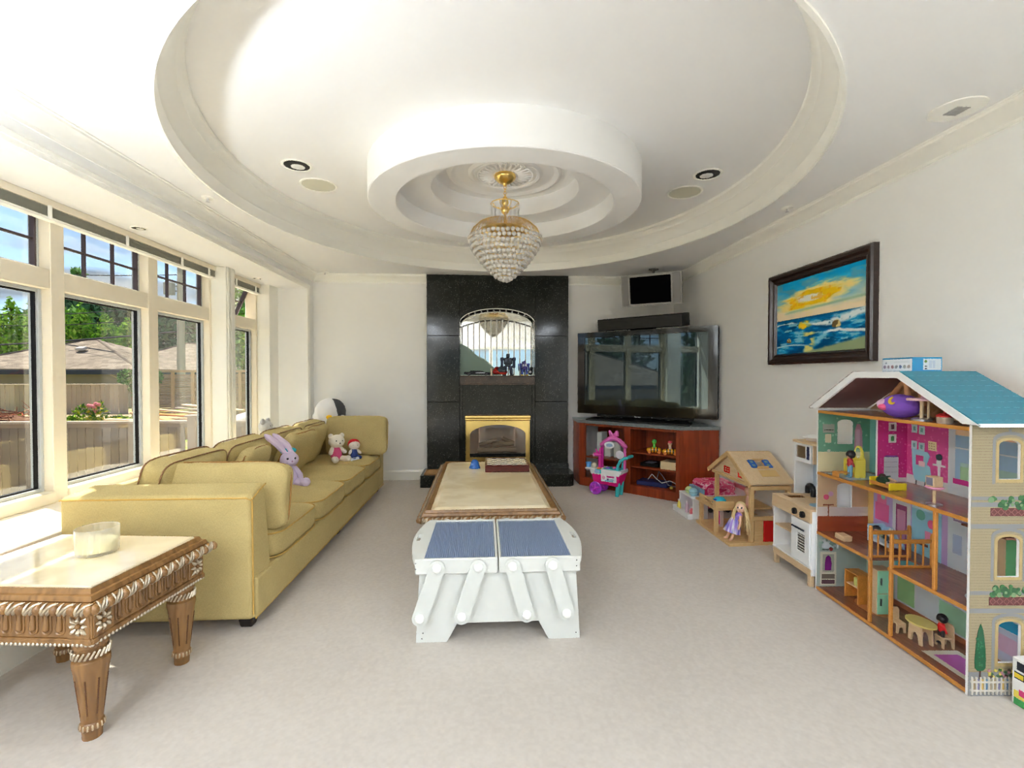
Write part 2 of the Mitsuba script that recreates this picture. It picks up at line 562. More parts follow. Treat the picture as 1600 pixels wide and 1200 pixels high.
# medallion
md = thing('ceiling_medallion', 'round white plaster medallion with radiating leaves above the chandelier', 'ceiling medallion')
o3 = (DC[0], DC[1], 3.035)
part(md, 'plate', lathe([(0.47, 0.0), (0.462, -0.016), (0.45, -0.026), (0.43, -0.030), (0.415, -0.022), (0.40, -0.012), (0.385, -0.010), (0.30, -0.010), (0.292, -0.022), (0.278, -0.030), (0.262, -0.026),
                         (0.255, -0.016), (0.248, -0.020), (0.24, -0.026), (0.23, -0.018), (0.222, -0.012), (0.06, -0.020), (0.0, -0.022)], 96, o3), 'ceiling_paint', smooth=35)
for k in range(28):
    a = 2 * PI * k / 28
    leaf = hull([(0.10, 0, -0.018, 0.006), (0.15, 0, -0.026, 0.012), (0.205, 0, -0.022, 0.007)], 8)
    part(md, 'leaf', move(leaf, o3, math.degrees(a)), 'ceiling_paint')
part(md, 'beading', cat([blob((DC[0] + 0.222 * math.cos(a), DC[1] + 0.222 * math.sin(a), 3.012), 0.008, 1) for a in np.arange(72) * 2 * PI / 72]), 'ceiling_paint', kind='stuff')

# back wall with the two recesses of the chimney breast
hole1 = sbox(-0.338, 1.28, 0.668, 2.36)
hole2 = sbox(-0.27, 0.20, 0.61, 0.87)
wb = sbox(-3.0, -0.1, XR + 0.2, 2.80).difference(hole1).difference(hole2)
struct('wall_back', wallpoly(wb, 'y', YB, YB + 0.12), 'wall_paint', 'cream back wall round the fireplace', smooth=False)
struct('wall_right', box(XR, XR + 0.15, YF, YB, -0.1, 2.8), 'wall_paint', 'cream right wall with the framed seascape', smooth=False)

# left wall: low wall under the bay ledge, header over it, end pieces; the bay runs from Y 1.45 to 6.24
BY0, BY1, WX = 1.40, 6.24, -2.78
wl = cat(box(XL - 0.12, XL, BY0, BY1, -0.1, 0.545), box(XL - 0.12, XL, BY0, BY1, 2.51, 2.80),
         box(XL - 0.12, XL, BY1, YB, -0.1, 2.8), box(XL - 0.12, XL, 0.9, BY0, -0.1, 2.8),
         box(XL - 0.12, XL, -2.9, 0.9, -0.1, 0.10), box(XL - 0.12, XL, -2.9, 0.9, 2.45, 2.80), box(XL - 0.12, XL, YF, -2.9, -0.1, 2.8))
struct('wall_left', wl, 'wall_paint', 'white left wall opening into the window bay', smooth=False)
struct('wall_bay_end', cat(box(-2.95, XL - 0.12, BY1, BY1 + 0.12, -0.1, 2.8), box(-2.95, XL - 0.12, BY0 - 0.12, BY0, -0.1, 2.8)), 'wall_paint', 'white end wall of the window bay', smooth=False)
struct('ceiling_bay', prism(sbox(-2.95, BY0, XL - 0.12, BY1), 2.51, 2.60), 'ceiling_paint', 'white lowered ceiling of the window bay', smooth=False)
struct('window_ledge', cbox(-2.80, XL + 0.025, BY0, BY1, 0.545, 0.580, 0.006), 'ledge_stone', 'pale stone ledge under the bay windows', smooth=20)
# rear wall of the open-plan room behind the camera, with glazed doors added to let in daylight
wr = sbox(XL - 0.1, -0.1, XR + 0.15, 2.8).difference(sbox(-1.7, 0.05, 2.1, 2.40))
struct('wall_rear', wallpoly(wr, 'y', YF - 0.12, YF), 'wall_paint', 'cream rear wall behind the camera', smooth=False)
struct('unseen_roof_slab', cat(box(-3.25, XR + 0.3, YF - 0.3, YB + 0.7, 3.10, 3.25)), 'fence_wood', 'unseen flat slab over the room, added to keep out sky light', smooth=False)  # unseen slab, added so that no sky light leaks into the room

# crowns
CR = [(0.0, ZC - 0.105), (0.012, ZC - 0.105), (0.014, ZC - 0.088), (0.024, ZC - 0.080), (0.030, ZC - 0.066), (0.048, ZC - 0.040), (0.066, ZC - 0.026), (0.074, ZC - 0.022), (0.076, ZC - 0.010), (0.088, ZC - 0.008), (0.088, ZC)]
struct('trim_2', sweep([(XR, YF), (XR, YB), (1.12, YB)], CR), 'trim_paint', 'white crown moulding along the right wall', smooth=35)
struct('trim_3', sweep([(-0.775, YB), (XL, YB), (XL, YF)], CR), 'trim_paint', 'white crown moulding along the left wall', smooth=35)
# casing of the bay opening
cas = [(0.0, 0.0), (0.010, 0.0), (0.012, 0.012), (0.012, 0.025), (0.018, 0.030), (0.018, 0.05), (0.008, 0.056), (0.008, 0.062), (0.0, 0.062)]
hv = cat(*[mesh(np.array([[XL + a, y, 2.51 + b] for y in (BY0 - 0.06, BY1 + 0.06) for a, b in cas]), [[i, i + 1, i + 1 + len(cas), i + len(cas)] for i in range(len(cas) - 1)])])
vv = cat(*[mesh(np.array([[XL + a, BY1 + b, z] for z in (0.58, 2.572) for a, b in cas]), [[i, i + 1, i + 1 + len(cas), i + len(cas)] for i in range(len(cas) - 1)])])
struct('trim_4', cat(hv, vv), 'trim_paint', 'moulded casing round the bay opening', smooth=35)
BB = [(0.0, 0.13), (0.008, 0.128), (0.012, 0.112), (0.014, 0.105), (0.016, 0.0)]
struct('baseboard_right', sweep([(XR, YF), (XR, YB), (1.12, YB)], BB), 'trim_paint', 'white baseboard along the right wall', smooth=25)
struct('baseboard_left', sweep([(-0.775, YB), (XL, YB), (XL, 0.9)], BB), 'trim_paint', 'white baseboard along the back and left walls', smooth=25)

# ------------------------------------------------------------------ windows of the bay
FX0, FX1, GX = -2.90, WX, -2.865


def frame_rect(y0, y1, z0, z1, w, x0, x1, c=0.003):
    return cat(cbox(x0, x1, y0, y0 + w, z0, z1, c), cbox(x0, x1, y1 - w, y1, z0, z1, c), cbox(x0, x1, y0 + w, y1 - w, z0, z0 + w, c), cbox(x0, x1, y0 + w, y1 - w, z1 - w, z1, c))


def bay_window(y0, y1, label, open_top=False, cols=3):
    w = struct(f'window_{bay_window.n}', cat(cbox(FX0, FX1, y0, y1, 1.955, 2.08, 0.003), cbox(FX0, FX1 + 0.02, y0, y1, 0.58, 0.655, 0.006), cbox(FX0, FX1, y0, y1, 2.46, 2.53, 0.003)), 'window_cream', label)
    bay_window.n += 1
    part(w, 'sash', frame_rect(y0, y1, 0.655, 1.955, 0.022, GX - 0.035, GX + 0.03, 0.002), 'aluminium')
    part(w, 'gasket', frame_rect(y0 + 0.022, y1 - 0.022, 0.677, 1.933, 0.009, GX - 0.012, GX + 0.012, 0.001), 'black_satin')
    part(w, 'pane', box(GX - 0.001, GX + 0.001, y0 + 0.03, y1 - 0.03, 0.685, 1.925), 'pane', smooth=False)
    T = (lambda m: m)
    if open_top:
        def T(m):
            return move(move(m, (-GX, 0, -2.46)), (GX, 0, 2.46), 0, 0, 24)
    z0, z1 = 2.08, 2.46
    part(w, 'transom_sash', T(frame_rect(y0, y1, z0, z1, 0.02, GX - 0.03, GX + 0.02, 0.002)), 'dark_bar' if open_top else 'aluminium')
    part(w, 'transom_pane', T(box(GX - 0.001, GX + 0.001, y0 + 0.02, y1 - 0.02, z0 + 0.02, z1 - 0.02)), 'pane', smooth=False)
    for k in range(1, cols):
        y = y0 + (y1 - y0) * k / cols
        part(w, 'muntin', T(cbox(GX - 0.012, GX + 0.012, y - 0.008, y + 0.008, z0 + 0.02, z1 - 0.02, 0.002)), 'dark_bar')
    part(w, 'muntin', T(cbox(GX - 0.011, GX + 0.011, y0 + 0.02, y1 - 0.02, 2.262, 2.276, 0.002)), 'dark_bar')
    part(w, 'edge_bar', T(cbox(GX - 0.014, GX + 0.022, y1 - 0.032, y1 - 0.018, z0 + 0.01, z1 - 0.01, 0.002)), 'dark_bar')
    return w


bay_window.n = 1
for (a, b, lab, op, c) in ((1.44, 1.98, 'narrow bay window nearest the camera', False, 2), (2.43, 3.225, 'bay window cut by the left edge of the photograph', False, 3),
                           (3.328, 4.114, 'second bay window, with a hip-roofed garage behind its pane', False, 3), (4.23, 4.988, 'third bay window, with the utility pole in view', False, 3),
                           (5.25, 5.965, 'narrow bay window past the wide white post, its top pane tilted open', True, 2)):
    bay_window(a, b, lab, op, c)
mull = []
for (a, b) in ((1.98, 2.03), (2.38, 2.43), (3.225, 3.328), (4.114, 4.23), (4.988, 5.045), (5.19, 5.25), (5.965, 6.0)):
    struct('window_mullion', cbox(FX0, FX1 + 0.004, a, b, 0.58, 2.53, 0.004), 'window_cream', 'cream timber mullion between the bay windows')
struct('window_post', cat(cbox(-2.92, -2.63, 5.022, 5.187, 0.58, 2.51, 0.004), cbox(-2.63, -2.617, 5.04, 5.075, 0.58, 2.51, 0.004), cbox(-2.63, -2.617, 5.10, 5.17, 0.58, 2.51, 0.004)), 'trim_paint', 'wide white post between the third and the last bay window')
struct('window_post', cbox(-2.92, -2.63, 5.997, BY1, 0.58, 2.51, 0.004), 'trim_paint', 'white post at the far end of the bay')
struct('window_post', cbox(-2.92, -2.63, 2.03, 2.38, 0.58, 2.51, 0.004), 'trim_paint', 'white post at the near end of the bay')
struct('wall_under_windows', box(-2.92, -2.80, BY0, BY1, -1.0, 0.58), 'concrete', 'outer wall under the bay windows', smooth=False)
# glazed openings added behind the camera for more daylight in the room
for n, (fr, gl) in enumerate(((cat(frame_rect(-2.9, -1.0, 0.10, 2.45, 0.06, XL - 0.09, XL - 0.03), frame_rect(-1.0, 0.9, 0.10, 2.45, 0.06, XL - 0.09, XL - 0.03)), box(XL - 0.061, XL - 0.059, -2.85, 0.85, 0.15, 2.40)),
                              (map3(cat(frame_rect(-1.7, 0.2, 0.05, 2.40, 0.06, -0.03, 0.03), frame_rect(0.2, 2.1, 0.05, 2.40, 0.06, -0.03, 0.03)), (0, YF - 0.06, 0), (0, 1, 0), (1, 0, 0), (0, 0, 1)), box(-1.65, 2.05, YF - 0.061, YF - 0.059, 0.1, 2.35)))):
    w = struct(f'door_{n + 1}', fr, 'window_cream', 'wide glazed doors added behind the camera to let in daylight')
    part(w, 'pane', gl, 'pane', smooth=False)

# ------------------------------------------------------------------ blinds


def blind(y0, y1, clips, label):
    b = thing('window_blind', label, 'window blind')
    part(b, 'headrail', cbox(-2.785, -2.725, y0, y1, 2.462, 2.508, 0.003), 'window_cream')
    part(b, 'slats', cat([cbox(-2.775 + 0.001 * (k % 2), -2.735 + 0.001 * (k % 2), y0 + 0.01, y1 - 0.01, 2.402 + 0.0055 * k, 2.4055 + 0.0055 * k, 0.001) for k in range(11)]), 'paint', (150, 150, 138), label='raised stack of grey slats', kind='stuff')
    part(b, 'bottom_rail', rbox(-2.782, -2.728, y0, y1, 2.378, 2.400, 0.008, 8), 'trim_paint', label='white bottom rail')
    for y in clips:
        part(b, 'ladder_clip', cat(cbox(-2.730, -2.722, y - 0.014, y + 0.014, 2.385, 2.468, 0.002), cyl((-2.722, y, 2.44), (-2.722, y, 2.385), 0.006, n=8)), 'trim_paint')


blind(2.40, 5.03, (2.62, 3.17, 3.82, 4.48, 4.90), 'long raised blind above the three wide bay windows')
blind(5.26, 5.98, (5.42, 5.86), 'short raised blind above the narrow bay window')

# ------------------------------------------------------------------ lights and fixtures in the ceiling


def can_light(x, y, z, r, label):
    t = thing('recessed_light', label, 'recessed light', 'recessed ceiling lights')
    part(t, 'trim_ring', lathe([(r * 1.22, z), (r * 1.2, z - 0.004), (r * 1.05, z - 0.006), (r, z - 0.003), (r * 0.98, z - 0.001)], 40, (x, y, 0)), 'trim_paint')
    part(t, 'baffle', lathe([(r * 0.99, z - 0.0025), (r * 0.80, z - 0.0022), (0.0, z - 0.0020)], 40, (x, y, 0)), 'black_satin', label='black baffle')
    part(t, 'bulb', lathe([(r * 0.55, z - 0.0026), (r * 0.4, z - 0.004), (0, z - 0.005)], 24, (x, y + r * 0.25, 0)), 'paint', (230, 230, 226))


can_light(-1.42, 3.72, ZT, 0.092, 'recessed light in the tray to the left of the drum')
can_light(1.757, 3.70, ZT, 0.092, 'recessed light in the tray to the right of the drum')
for y, lab in ((3.76, 'small recessed light above the second bay window'), (5.62, 'small recessed light above the last bay window'), (2.05, 'small recessed light above the near end of the bay')):
    can_light(-2.60, y, 2.51, 0.045, lab)
for x, y, lab in ((-1.385, 4.09, 'round ceiling speaker left of the drum'), (1.73, 4.07, 'round ceiling speaker right of the drum')):
    t = thing('ceiling_speaker', lab, 'ceiling speaker')
    part(t, 'rim', lathe([(0.148, ZT), (0.146, ZT - 0.006), (0.136, ZT - 0.007), (0.132, ZT - 0.004)], 48, (x, y, 0)), 'trim_paint')
    part(t, 'grille', lathe([(0.1325, ZT - 0.004), (0.0, ZT - 0.006)], 48, (x, y, 0)), 'paint', (205, 203, 184), label='beige mesh grille')
for x, y, lab in ((-2.083, 3.739, 'white fire sprinkler by the left crown moulding'), (2.412, 3.705, 'white fire sprinkler by the right crown moulding'), (-2.064, 6.31, 'white fire sprinkler in the far left corner')):
    t = thing('fire_sprinkler', lab, 'sprinkler')
    part(t, 'plate', lathe([(0.045, ZC), (0.044, ZC - 0.004), (0.02, ZC - 0.006), (0, ZC - 0.006)], 24, (x, y, 0)), 'trim_paint')
    part(t, 'nozzle', cat(cyl((x, y, ZC), (x, y, ZC - 0.03), 0.007, n=10), cyl((x, y, ZC - 0.03), (x, y, ZC - 0.033), 0.014, n=12)), 'silver')
t = thing('ceiling_vent', 'round white ceiling vent beside the right crown moulding', 'ceiling vent')
part(t, 'plate', lathe([(0.115, ZC), (0.113, ZC - 0.005), (0.10, ZC - 0.006), (0.04, ZC - 0.008), (0, ZC - 0.008)], 40, (2.37, 2.29, 0)), 'trim_paint')
part(t, 'grille', cat(*[cbox(2.37 - 0.036, 2.37 + 0.036, 2.29 - 0.036 + 0.009 * k, 2.29 - 0.031 + 0.009 * k, ZC - 0.012, ZC - 0.008, 0.001) for k in range(9)]), 'paint', (160, 160, 158))
t = thing('smoke_detector', 'white dome smoke detector on the tray beyond the drum', 'smoke detector')
part(t, 'base', lathe([(0.06, ZT), (0.06, ZT - 0.012), (0.05, ZT - 0.014)], 32, (-0.27, 5.62, 0)), 'trim_paint')
part(t, 'dome', lathe([(0.05, ZT - 0.012), (0.049, ZT - 0.03), (0.038, ZT - 0.052), (0.018, ZT - 0.062), (0, ZT - 0.064)], 32, (-0.27, 5.62, 0)), 'trim_paint')
# fill lamps added on the ceiling behind the camera to brighten the room
for k, (x, y) in enumerate(((-1.5, -0.7), (1.8, -0.7), (-1.5, -2.3), (1.8, -2.3))):
    t = thing('fill_ceiling_lamp', 'round fill lamp added on the ceiling behind the camera', 'ceiling lamp', 'fill lamps added behind the camera')
    part(t, 'rim', lathe([(0.26, ZC), (0.26, ZC - 0.03), (0.235, ZC - 0.035)], 40, (x, y, 0)), 'trim_paint')
    key = uniq(t + '__diffuser')
    dm = lathe([(0.0, ZC - 0.04), (0.235, ZC - 0.034)], 40, (x, y, 0))
    if dm.face_normals[:, 2].mean() > 0:
        dm.faces = dm.faces[:, ::-1]
    scene[key] = mikit.ply(dm, 'ceiling_paint', smooth=False, emitter={'type': 'area', 'radiance': {'type': 'rgb', 'value': [FILL_LAMP * 0.92, FILL_LAMP * 0.99, FILL_LAMP * 1.08]}})

# uplighters added out of view as fill for the ceiling and left side
for x, y, lab in ((-1.98, 0.85, 'tall fill uplighter added out of view, nearest the bay'), (-1.75, -2.4, 'tall fill uplighter added in the rear left corner')):
    t = thing('fill_floor_lamp', lab, 'floor lamp')
    part(t, 'base', lathe([(0, 0), (0.15, 0), (0.15, 0.015), (0.03, 0.03), (0, 0.03)], 32, (x, y, 0)), 'brass')
    part(t, 'pole', cyl((x, y, 0.03), (x, y, 1.70), 0.014), 'brass')
    part(t, 'bowl', lathe([(0.02, 1.70), (0.10, 1.73), (0.17, 1.80), (0.18, 1.80), (0.11, 1.715), (0.0, 1.69)], 40, (x, y, 0)), 'brass')
    dm = lathe([(0.0, 1.775), (0.15, 1.775)], 40, (x, y, 0))
    if dm.face_normals[:, 2].mean() < 0:
        dm.faces = dm.faces[:, ::-1]
    scene[t + '__lamp'] = mikit.ply(dm, 'ceiling_paint', smooth=False, emitter={'type': 'area', 'radiance': {'type': 'rgb', 'value': [FILL_UPLIGHT * 0.92, FILL_UPLIGHT * 0.99, FILL_UPLIGHT * 1.08]}})

# ------------------------------------------------------------------ chimney breast
fp = thing('fireplace', 'floor-to-ceiling fireplace of black speckled granite with a brass firebox surround', 'fireplace')
Y0 = 6.36
for (a, b) in ((-0.77, -0.34), (0.67, 1.115)):
    for (z0, z1) in ((0.15, 1.05), (1.053, 1.93), (1.933, 2.735)):
        part(fp, 'slab', cbox(a, b, Y0, 6.47, z0, z1, 0.003), 'granite')
part(fp, 'top_slab', wallpoly(sbox(-0.34, 2.02, 0.67, 2.735).difference(Polygon([(-0.338, 1.9)] + [(0.165 + 0.5025 * c, 2.11 + 0.19 * s) for c, s in zip(np.cos(np.linspace(PI, 0, 24)), np.sin(np.linspace(PI, 0, 24)))] + [(0.668, 1.9)])), 'y', Y0 + 0.02, 6.47), 'granite', smooth=20)
part(fp, 'mantel_shelf', cat(cbox(-0.338, 0.668, 6.37, 6.60, 1.385, 1.40, 0.003), cbox(-0.338, 0.668, 6.37, 6.60, 1.275, 1.292, 0.003), box(-0.338, 0.668, 6.385, 6.60, 1.29, 1.387)), 'granite_brown', label='brownish granite mantel shelf in the recess')
part(fp, 'lintel_slab', wallpoly(sbox(-0.34, 0.15, 0.67, 1.275).difference(sbox(-0.262, 0.15, 0.602, 0.873)), 'y', 6.42, 6.47), 'granite', label='black granite panel over the firebox', smooth=False)
for a, b in ((-0.34, -0.30), (0.63, 0.67)):
    part(fp, 'lintel_edge', cbox(a, b, Y0 + 0.025, 6.45, 0.15, 1.275, 0.003), 'granite')
part(fp, 'hearth_slab', cat(prism(Polygon([(-0.81, 5.985), (0.97, 5.955), (1.07, 5.965), (1.12, 6.0), (1.135, 6.06), (1.135, 6.47), (-0.81, 6.47)]), 0.0, 0.15)), 'granite', smooth=25)
part(fp, 'plinth', cbox(0.665, 1.12, 6.33, 6.47, 0.15, 0.225, 0.004), 'granite')
part(fp, 'recess_lining', cat(box(-0.36, -0.338, 6.45, 6.66, 1.2, 2.40), box(0.668, 0.69, 6.45, 6.66, 1.2, 2.40), box(-0.36, 0.69, 6.45, 6.66, 2.34, 2.36)), 'granite', smooth=False)
# brass surround and the firebox behind it
arch = [(0.17 + 0.375 * math.cos(a), 0.60 + 0.14 * math.sin(a)) for a in np.linspace(0, PI, 25)]
opening = Polygon([(-0.205, 0.305), (0.545, 0.305)] + arch)
part(fp, 'surround', wallpoly(sbox(-0.262, 0.2, 0.602, 0.80).difference(opening), 'y', 6.395, 6.41), 'brass', label='polished brass arched surround', smooth=20)
part(fp, 'surround_rim', map3(frame_rect(-0.262, 0.602, 0.2, 0.80, 0.014, -0.012, 0.006), (0, 6.395, 0), (0, 1, 0), (1, 0, 0), (0, 0, 1)), 'brass')
part(fp, 'hood', cat(cbox(-0.27, 0.61, 6.375, 6.42, 0.805, 0.828, 0.004), cbox(-0.272, 0.612, 6.365, 6.42, 0.832, 0.868, 0.006)), 'brass', label='ribbed brass hood')
part(fp, 'firebox', cat(box(-0.30, 0.64, 6.85, 6.87, 0.15, 0.9), map3(box(0, 0.02, 0, 0.42, 0.15, 0.9), (-0.262, 6.44, 0), (0.93, 0.36, 0), (0.36, 0.93, 0), (0, 0, 1)), map3(box(-0.02, 0, 0, 0.42, 0.15, 0.9), (0.602, 6.44, 0), (0.93, -0.36, 0), (-0.36, 0.93, 0), (0, 0, 1)),
                         box(-0.30, 0.64, 6.44, 6.87, 0.20, 0.26), box(-0.30, 0.64, 6.44, 6.87, 0.87, 0.9)), 'paint', (228, 208, 194), label='pale fire-clay box', smooth=False)
part(fp, 'burner', cat([cbox(-0.2 + 0.0188 * k, -0.2 + 0.0188 * k + 0.012, 6.425, 6.435, 0.285, 0.345, 0.002) for k in range(40)] + [cbox(-0.21, 0.555, 6.435, 6.45, 0.28, 0.345, 0.002)]), 'black_satin', label='black louvred grille')
LOG = (190, 164, 142)


def log(p0, p1, r, seed):
    pts = np.linspace(p0, p1, 14)
    pts[:, 2] += 0.012 * (meshkit.noise(pts * 9 + seed) - 0.5)
    m = tube(pts, r * (0.92 + 0.16 * meshkit.noise(pts * 20 + seed)), 12)
    v = m.vertices + (meshkit.fbm(m.vertices * 40, 3, seed)[:, None] - 0.5) * 0.014
    return mesh(v, m.faces)


for k, (a, b, r) in enumerate((((-0.10, 6.60, 0.37), (0.43, 6.58, 0.38), 0.036), ((-0.09, 6.64, 0.44), (0.16, 6.66, 0.50), 0.028), ((0.10, 6.56, 0.44), (0.40, 6.62, 0.46), 0.03), ((0.24, 6.68, 0.52), (0.40, 6.66, 0.45), 0.026), ((0.12, 6.66, 0.50), (0.30, 6.62, 0.44), 0.022))):
    part(fp, 'log', log(np.array(a), np.array(b), r, k), 'matte', LOG, smooth=60, label='ceramic log')
part(fp, 'ember_bed', blob((0.17, 6.63, 0.30), (0.33, 0.10, 0.05), 3, 0.2, 5), 'matte', (120, 106, 94))
part(fp, 'glass', box(-0.20, 0.54, 6.438, 6.440, 0.345, 0.74), 'pane', smooth=False)

# mirror in the recess, with bevelled strips, an arched band and a wavy green glass sheet
mr = thing('mirror', 'arched mirror with silver vertical bars and a wavy green glass panel over the mantel', 'mirror')
xs = np.linspace(-0.338, 0.668, 40)
part(mr, 'glass', box(-0.338, 0.668, 6.605, 6.612, 1.40, 2.34), 'mirror_silver', smooth=False)


def arc_z(x, zc, rise):
    return zc + rise * (1 - ((x - 0.165) / 0.503) ** 2)


for k in range(13):
    x = -0.315 + 0.0795 * k
    part(mr, 'bar', wallpoly(Polygon([(x - 0.008, 1.402), (x + 0.008, 1.402), (x + 0.008, arc_z(x, 2.07, 0.10)), (x - 0.008, arc_z(x, 2.07, 0.10))]), 'y', 6.592, 6.604), 'paint', (228, 228, 220), label='bevelled silver bar')
for (z0, w, nm) in ((2.055, 0.018, 'arch_band'), (2.185, 0.024, 'arch_band')):
    pts = [(x, arc_z(x, z0, 0.10)) for x in xs] + [(x, arc_z(x, z0, 0.10) + w) for x in xs[::-1]]
    part(mr, nm, wallpoly(Polygon(pts), 'y', 6.598, 6.604), 'black_gloss', label='dark arched band')
for k in range(10):
    x = -0.22 + 0.085 * k
    z = arc_z(x, 2.185, 0.10) + 0.012
    sl = (x - 0.165) * -0.42
    part(mr, 'arch_block', move(cbox(-0.009, 0.009, -0.006, 0.004, -0.016, 0.016, 0.002), (x, 6.594, z), 0, 0, math.degrees(-sl * 1.4)), 'paint', (236, 236, 230))
wv = [(-0.338, 1.402), (0.22, 1.402), (0.22, 1.58)] + [(x, 1.845 - 0.43 * (x + 0.338) / 0.6 * (1 + 0.0) + 0.012 * math.sin((x + 0.3) * 26)) for x in np.linspace(0.20, -0.338, 30)]
part(mr, 'wave_sheet', wallpoly(Polygon(wv).buffer(0), 'y', 6.572, 6.580), 'gloss', (118, 140, 120), label='wavy green glass sheet', smooth=20)
part(mr, 'wave_rim', tube([(x, 6.572, z) for x, z in wv[3:]], 0.006), 'gloss', (190, 212, 196))

# things on the mantel shelf (z 1.40)
MZ = 1.40


def wheel(c, r, w, axis=(0, 1, 0), n=16):
    a = np.asarray(axis, float)
    return cyl(np.array(c) - a * w / 2, np.array(c) + a * w / 2, r, n=n)


t = thing('toy_car', 'black and silver toy sports car lying on the mantel', 'toy car')
part(t, 'body', cat(hull([(-0.27, 6.47, MZ + 0.035, 0.015), (-0.27, 6.53, MZ + 0.035, 0.015), (0.06, 6.47, MZ + 0.030, 0.016), (0.06, 6.53, MZ + 0.030, 0.016)]), hull([(-0.19, 6.48, MZ + 0.055, 0.014), (-0.19, 6.52, MZ + 0.055, 0.014), (-0.03, 6.48, MZ + 0.052, 0.012), (-0.03, 6.52, MZ + 0.052, 0.012)])), 'gloss', (26, 28, 34))
part(t, 'panel', hull([(-0.12, 6.452, MZ + 0.036, 0.010), (-0.01, 6.450, MZ + 0.036, 0.012)]), 'metal_paint', (190, 196, 206), label='silver side panel')
for x in (-0.22, 0.01):
    part(t, 'wheel', wheel((x, 6.455, MZ + 0.022), 0.022, 0.02), 'paint', (20, 20, 20))
    part(t, 'wheel', wheel((x, 6.545, MZ + 0.022), 0.022, 0.02), 'paint', (20, 20, 20))
single('toy_figure', cat(cyl((0.085, 6.46, MZ), (0.085, 6.46, MZ + 0.075), 0.014), blob((0.085, 6.46, MZ + 0.088), 0.016, 2)), 'paint', 'small cream peg figure between the toy car and the red toy truck', 'toy', color=(226, 214, 184))
t = thing('toy_truck', 'round red and black toy truck on the mantel beside the cream peg', 'toy truck')
part(t, 'shell', cat(hull([(0.13, 6.430, MZ + 0.05, 0.03), (0.27, 6.430, MZ + 0.05, 0.03), (0.15, 6.470, MZ + 0.09, 0.03), (0.25, 6.470, MZ + 0.09, 0.03)])), 'gloss', (150, 22, 22))
part(t, 'cab', hull([(0.18, 6.405, MZ + 0.07, 0.02), (0.27, 6.405, MZ + 0.07, 0.02), (0.2, 6.420, MZ + 0.105, 0.016), (0.26, 6.420, MZ + 0.105, 0.016)]), 'gloss', (52, 62, 72), label='dark windscreen')
part(t, 'stripe', tube([(0.13, 6.402, MZ + 0.09), (0.17, 6.390, MZ + 0.055), (0.20, 6.390, MZ + 0.03), (0.28, 6.395, MZ + 0.022)], 0.008), 'gloss', (214, 60, 40))


def robot(name, label, x, h, colors, group):
    t = thing(name, label, 'toy robot', group)
    body, limb, foot, chest = colors
    s = h / 0.24
    y = 6.46 if h < 0.25 else 6.545

    def b(x0, x1, y0, y1, z0, z1):
        return cbox(x + x0 * s, x + x1 * s, y + y0 * s, y + y1 * s, MZ + z0 * s, MZ + z1 * s, 0.005 * s)
    for sg in (-1, 1):
        part(t, 'leg', cat(b(sg * 0.022 - 0.016 + sg * 0.014, sg * 0.022 + 0.016 + sg * 0.014, -0.02, 0.02, 0.018, 0.075), b(sg * 0.03 - 0.017, sg * 0.03 + 0.017, -0.018, 0.018, 0.06, 0.11)), 'gloss', limb)
        part(t, 'foot', b(sg * 0.04 - 0.02, sg * 0.04 + 0.02, -0.034, 0.022, 0.0, 0.02), 'gloss', foot)
        part(t, 'arm', cat(b(sg * 0.066 - 0.013, sg * 0.066 + 0.013, -0.016, 0.016, 0.085, 0.19), b(sg * 0.066 - 0.018, sg * 0.066 + 0.018, -0.02, 0.02, 0.165, 0.20)), 'gloss', limb)
    part(t, 'torso', cat(b(-0.045, 0.045, -0.025, 0.025, 0.125, 0.195), b(-0.03, 0.03, -0.02, 0.02, 0.10, 0.13)), 'gloss', body)
    part(t, 'chest_panel', cat(b(-0.035, -0.006, -0.03, -0.024, 0.15, 0.185), b(0.006, 0.035, -0.03, -0.024, 0.15, 0.185)), 'gloss', chest)
    part(t, 'head', cat(b(-0.018, 0.018, -0.018, 0.018, 0.198, 0.24)), 'gloss', body)


robot('toy_robot', 'tall black and dark blue toy robot in the middle of the mantel', 0.315, 0.30, ((16, 16, 24), (22, 24, 60), (30, 30, 34), (60, 66, 84)), None)
robot('toy_robot', 'blue toy robot with yellow feet and white chest at the right end of the mantel', 0.535, 0.20, ((58, 34, 130), (24, 52, 150), (222, 184, 40), (226, 230, 238)), None)
t = thing('toy_racer', 'small dark toy racer standing behind the blue robot at the mantel corner', 'toy car')
part(t, 'body', hull([(0.625, 6.52, MZ + 0.03, 0.02), (0.635, 6.48, MZ + 0.10, 0.02), (0.63, 6.55, MZ + 0.09, 0.02)]), 'gloss', (18, 20, 24))
part(t, 'wheel', wheel((0.612, 6.47, MZ + 0.05), 0.018, 0.014), 'gloss', (206, 206, 210))
wk = thing('wicker_tray', 'woven tan tray on the left end of the granite hearth', 'tray')
part(wk, 'mat', cat([box(-0.76 + 0.02 * k, -0.747 + 0.02 * k, 6.03, 6.30, 0.152, 0.158 + 0.003 * (k % 2)) for k in range(13)] + [box(-0.765, -0.497, 6.04 + 0.021 * k, 6.052 + 0.021 * k, 0.153, 0.1585 + 0.003 * ((k + 1) % 2)) for k in range(12)]), 'paint', (186, 146, 92), smooth=False)
part(wk, 'border', map3(frame_rect(-0.77, -0.49, 6.02, 6.31, 0.012, 0.15, 0.168), (0, 0, 0), (0, 0, 1), (1, 0, 0), (0, 1, 0)), 'paint', (150, 106, 60))

# ------------------------------------------------------------------ corner cabinet
CO, CU = np.array([1.21, 6.05]), np.array([0.713, -0.701])
CN = np.array([0.701, 0.713])


def cabm(m):
    return map3(m, (CO[0], CO[1], 0), (CU[0], CU[1], 0), (CN[0], CN[1], 0), (0, 0, 1))


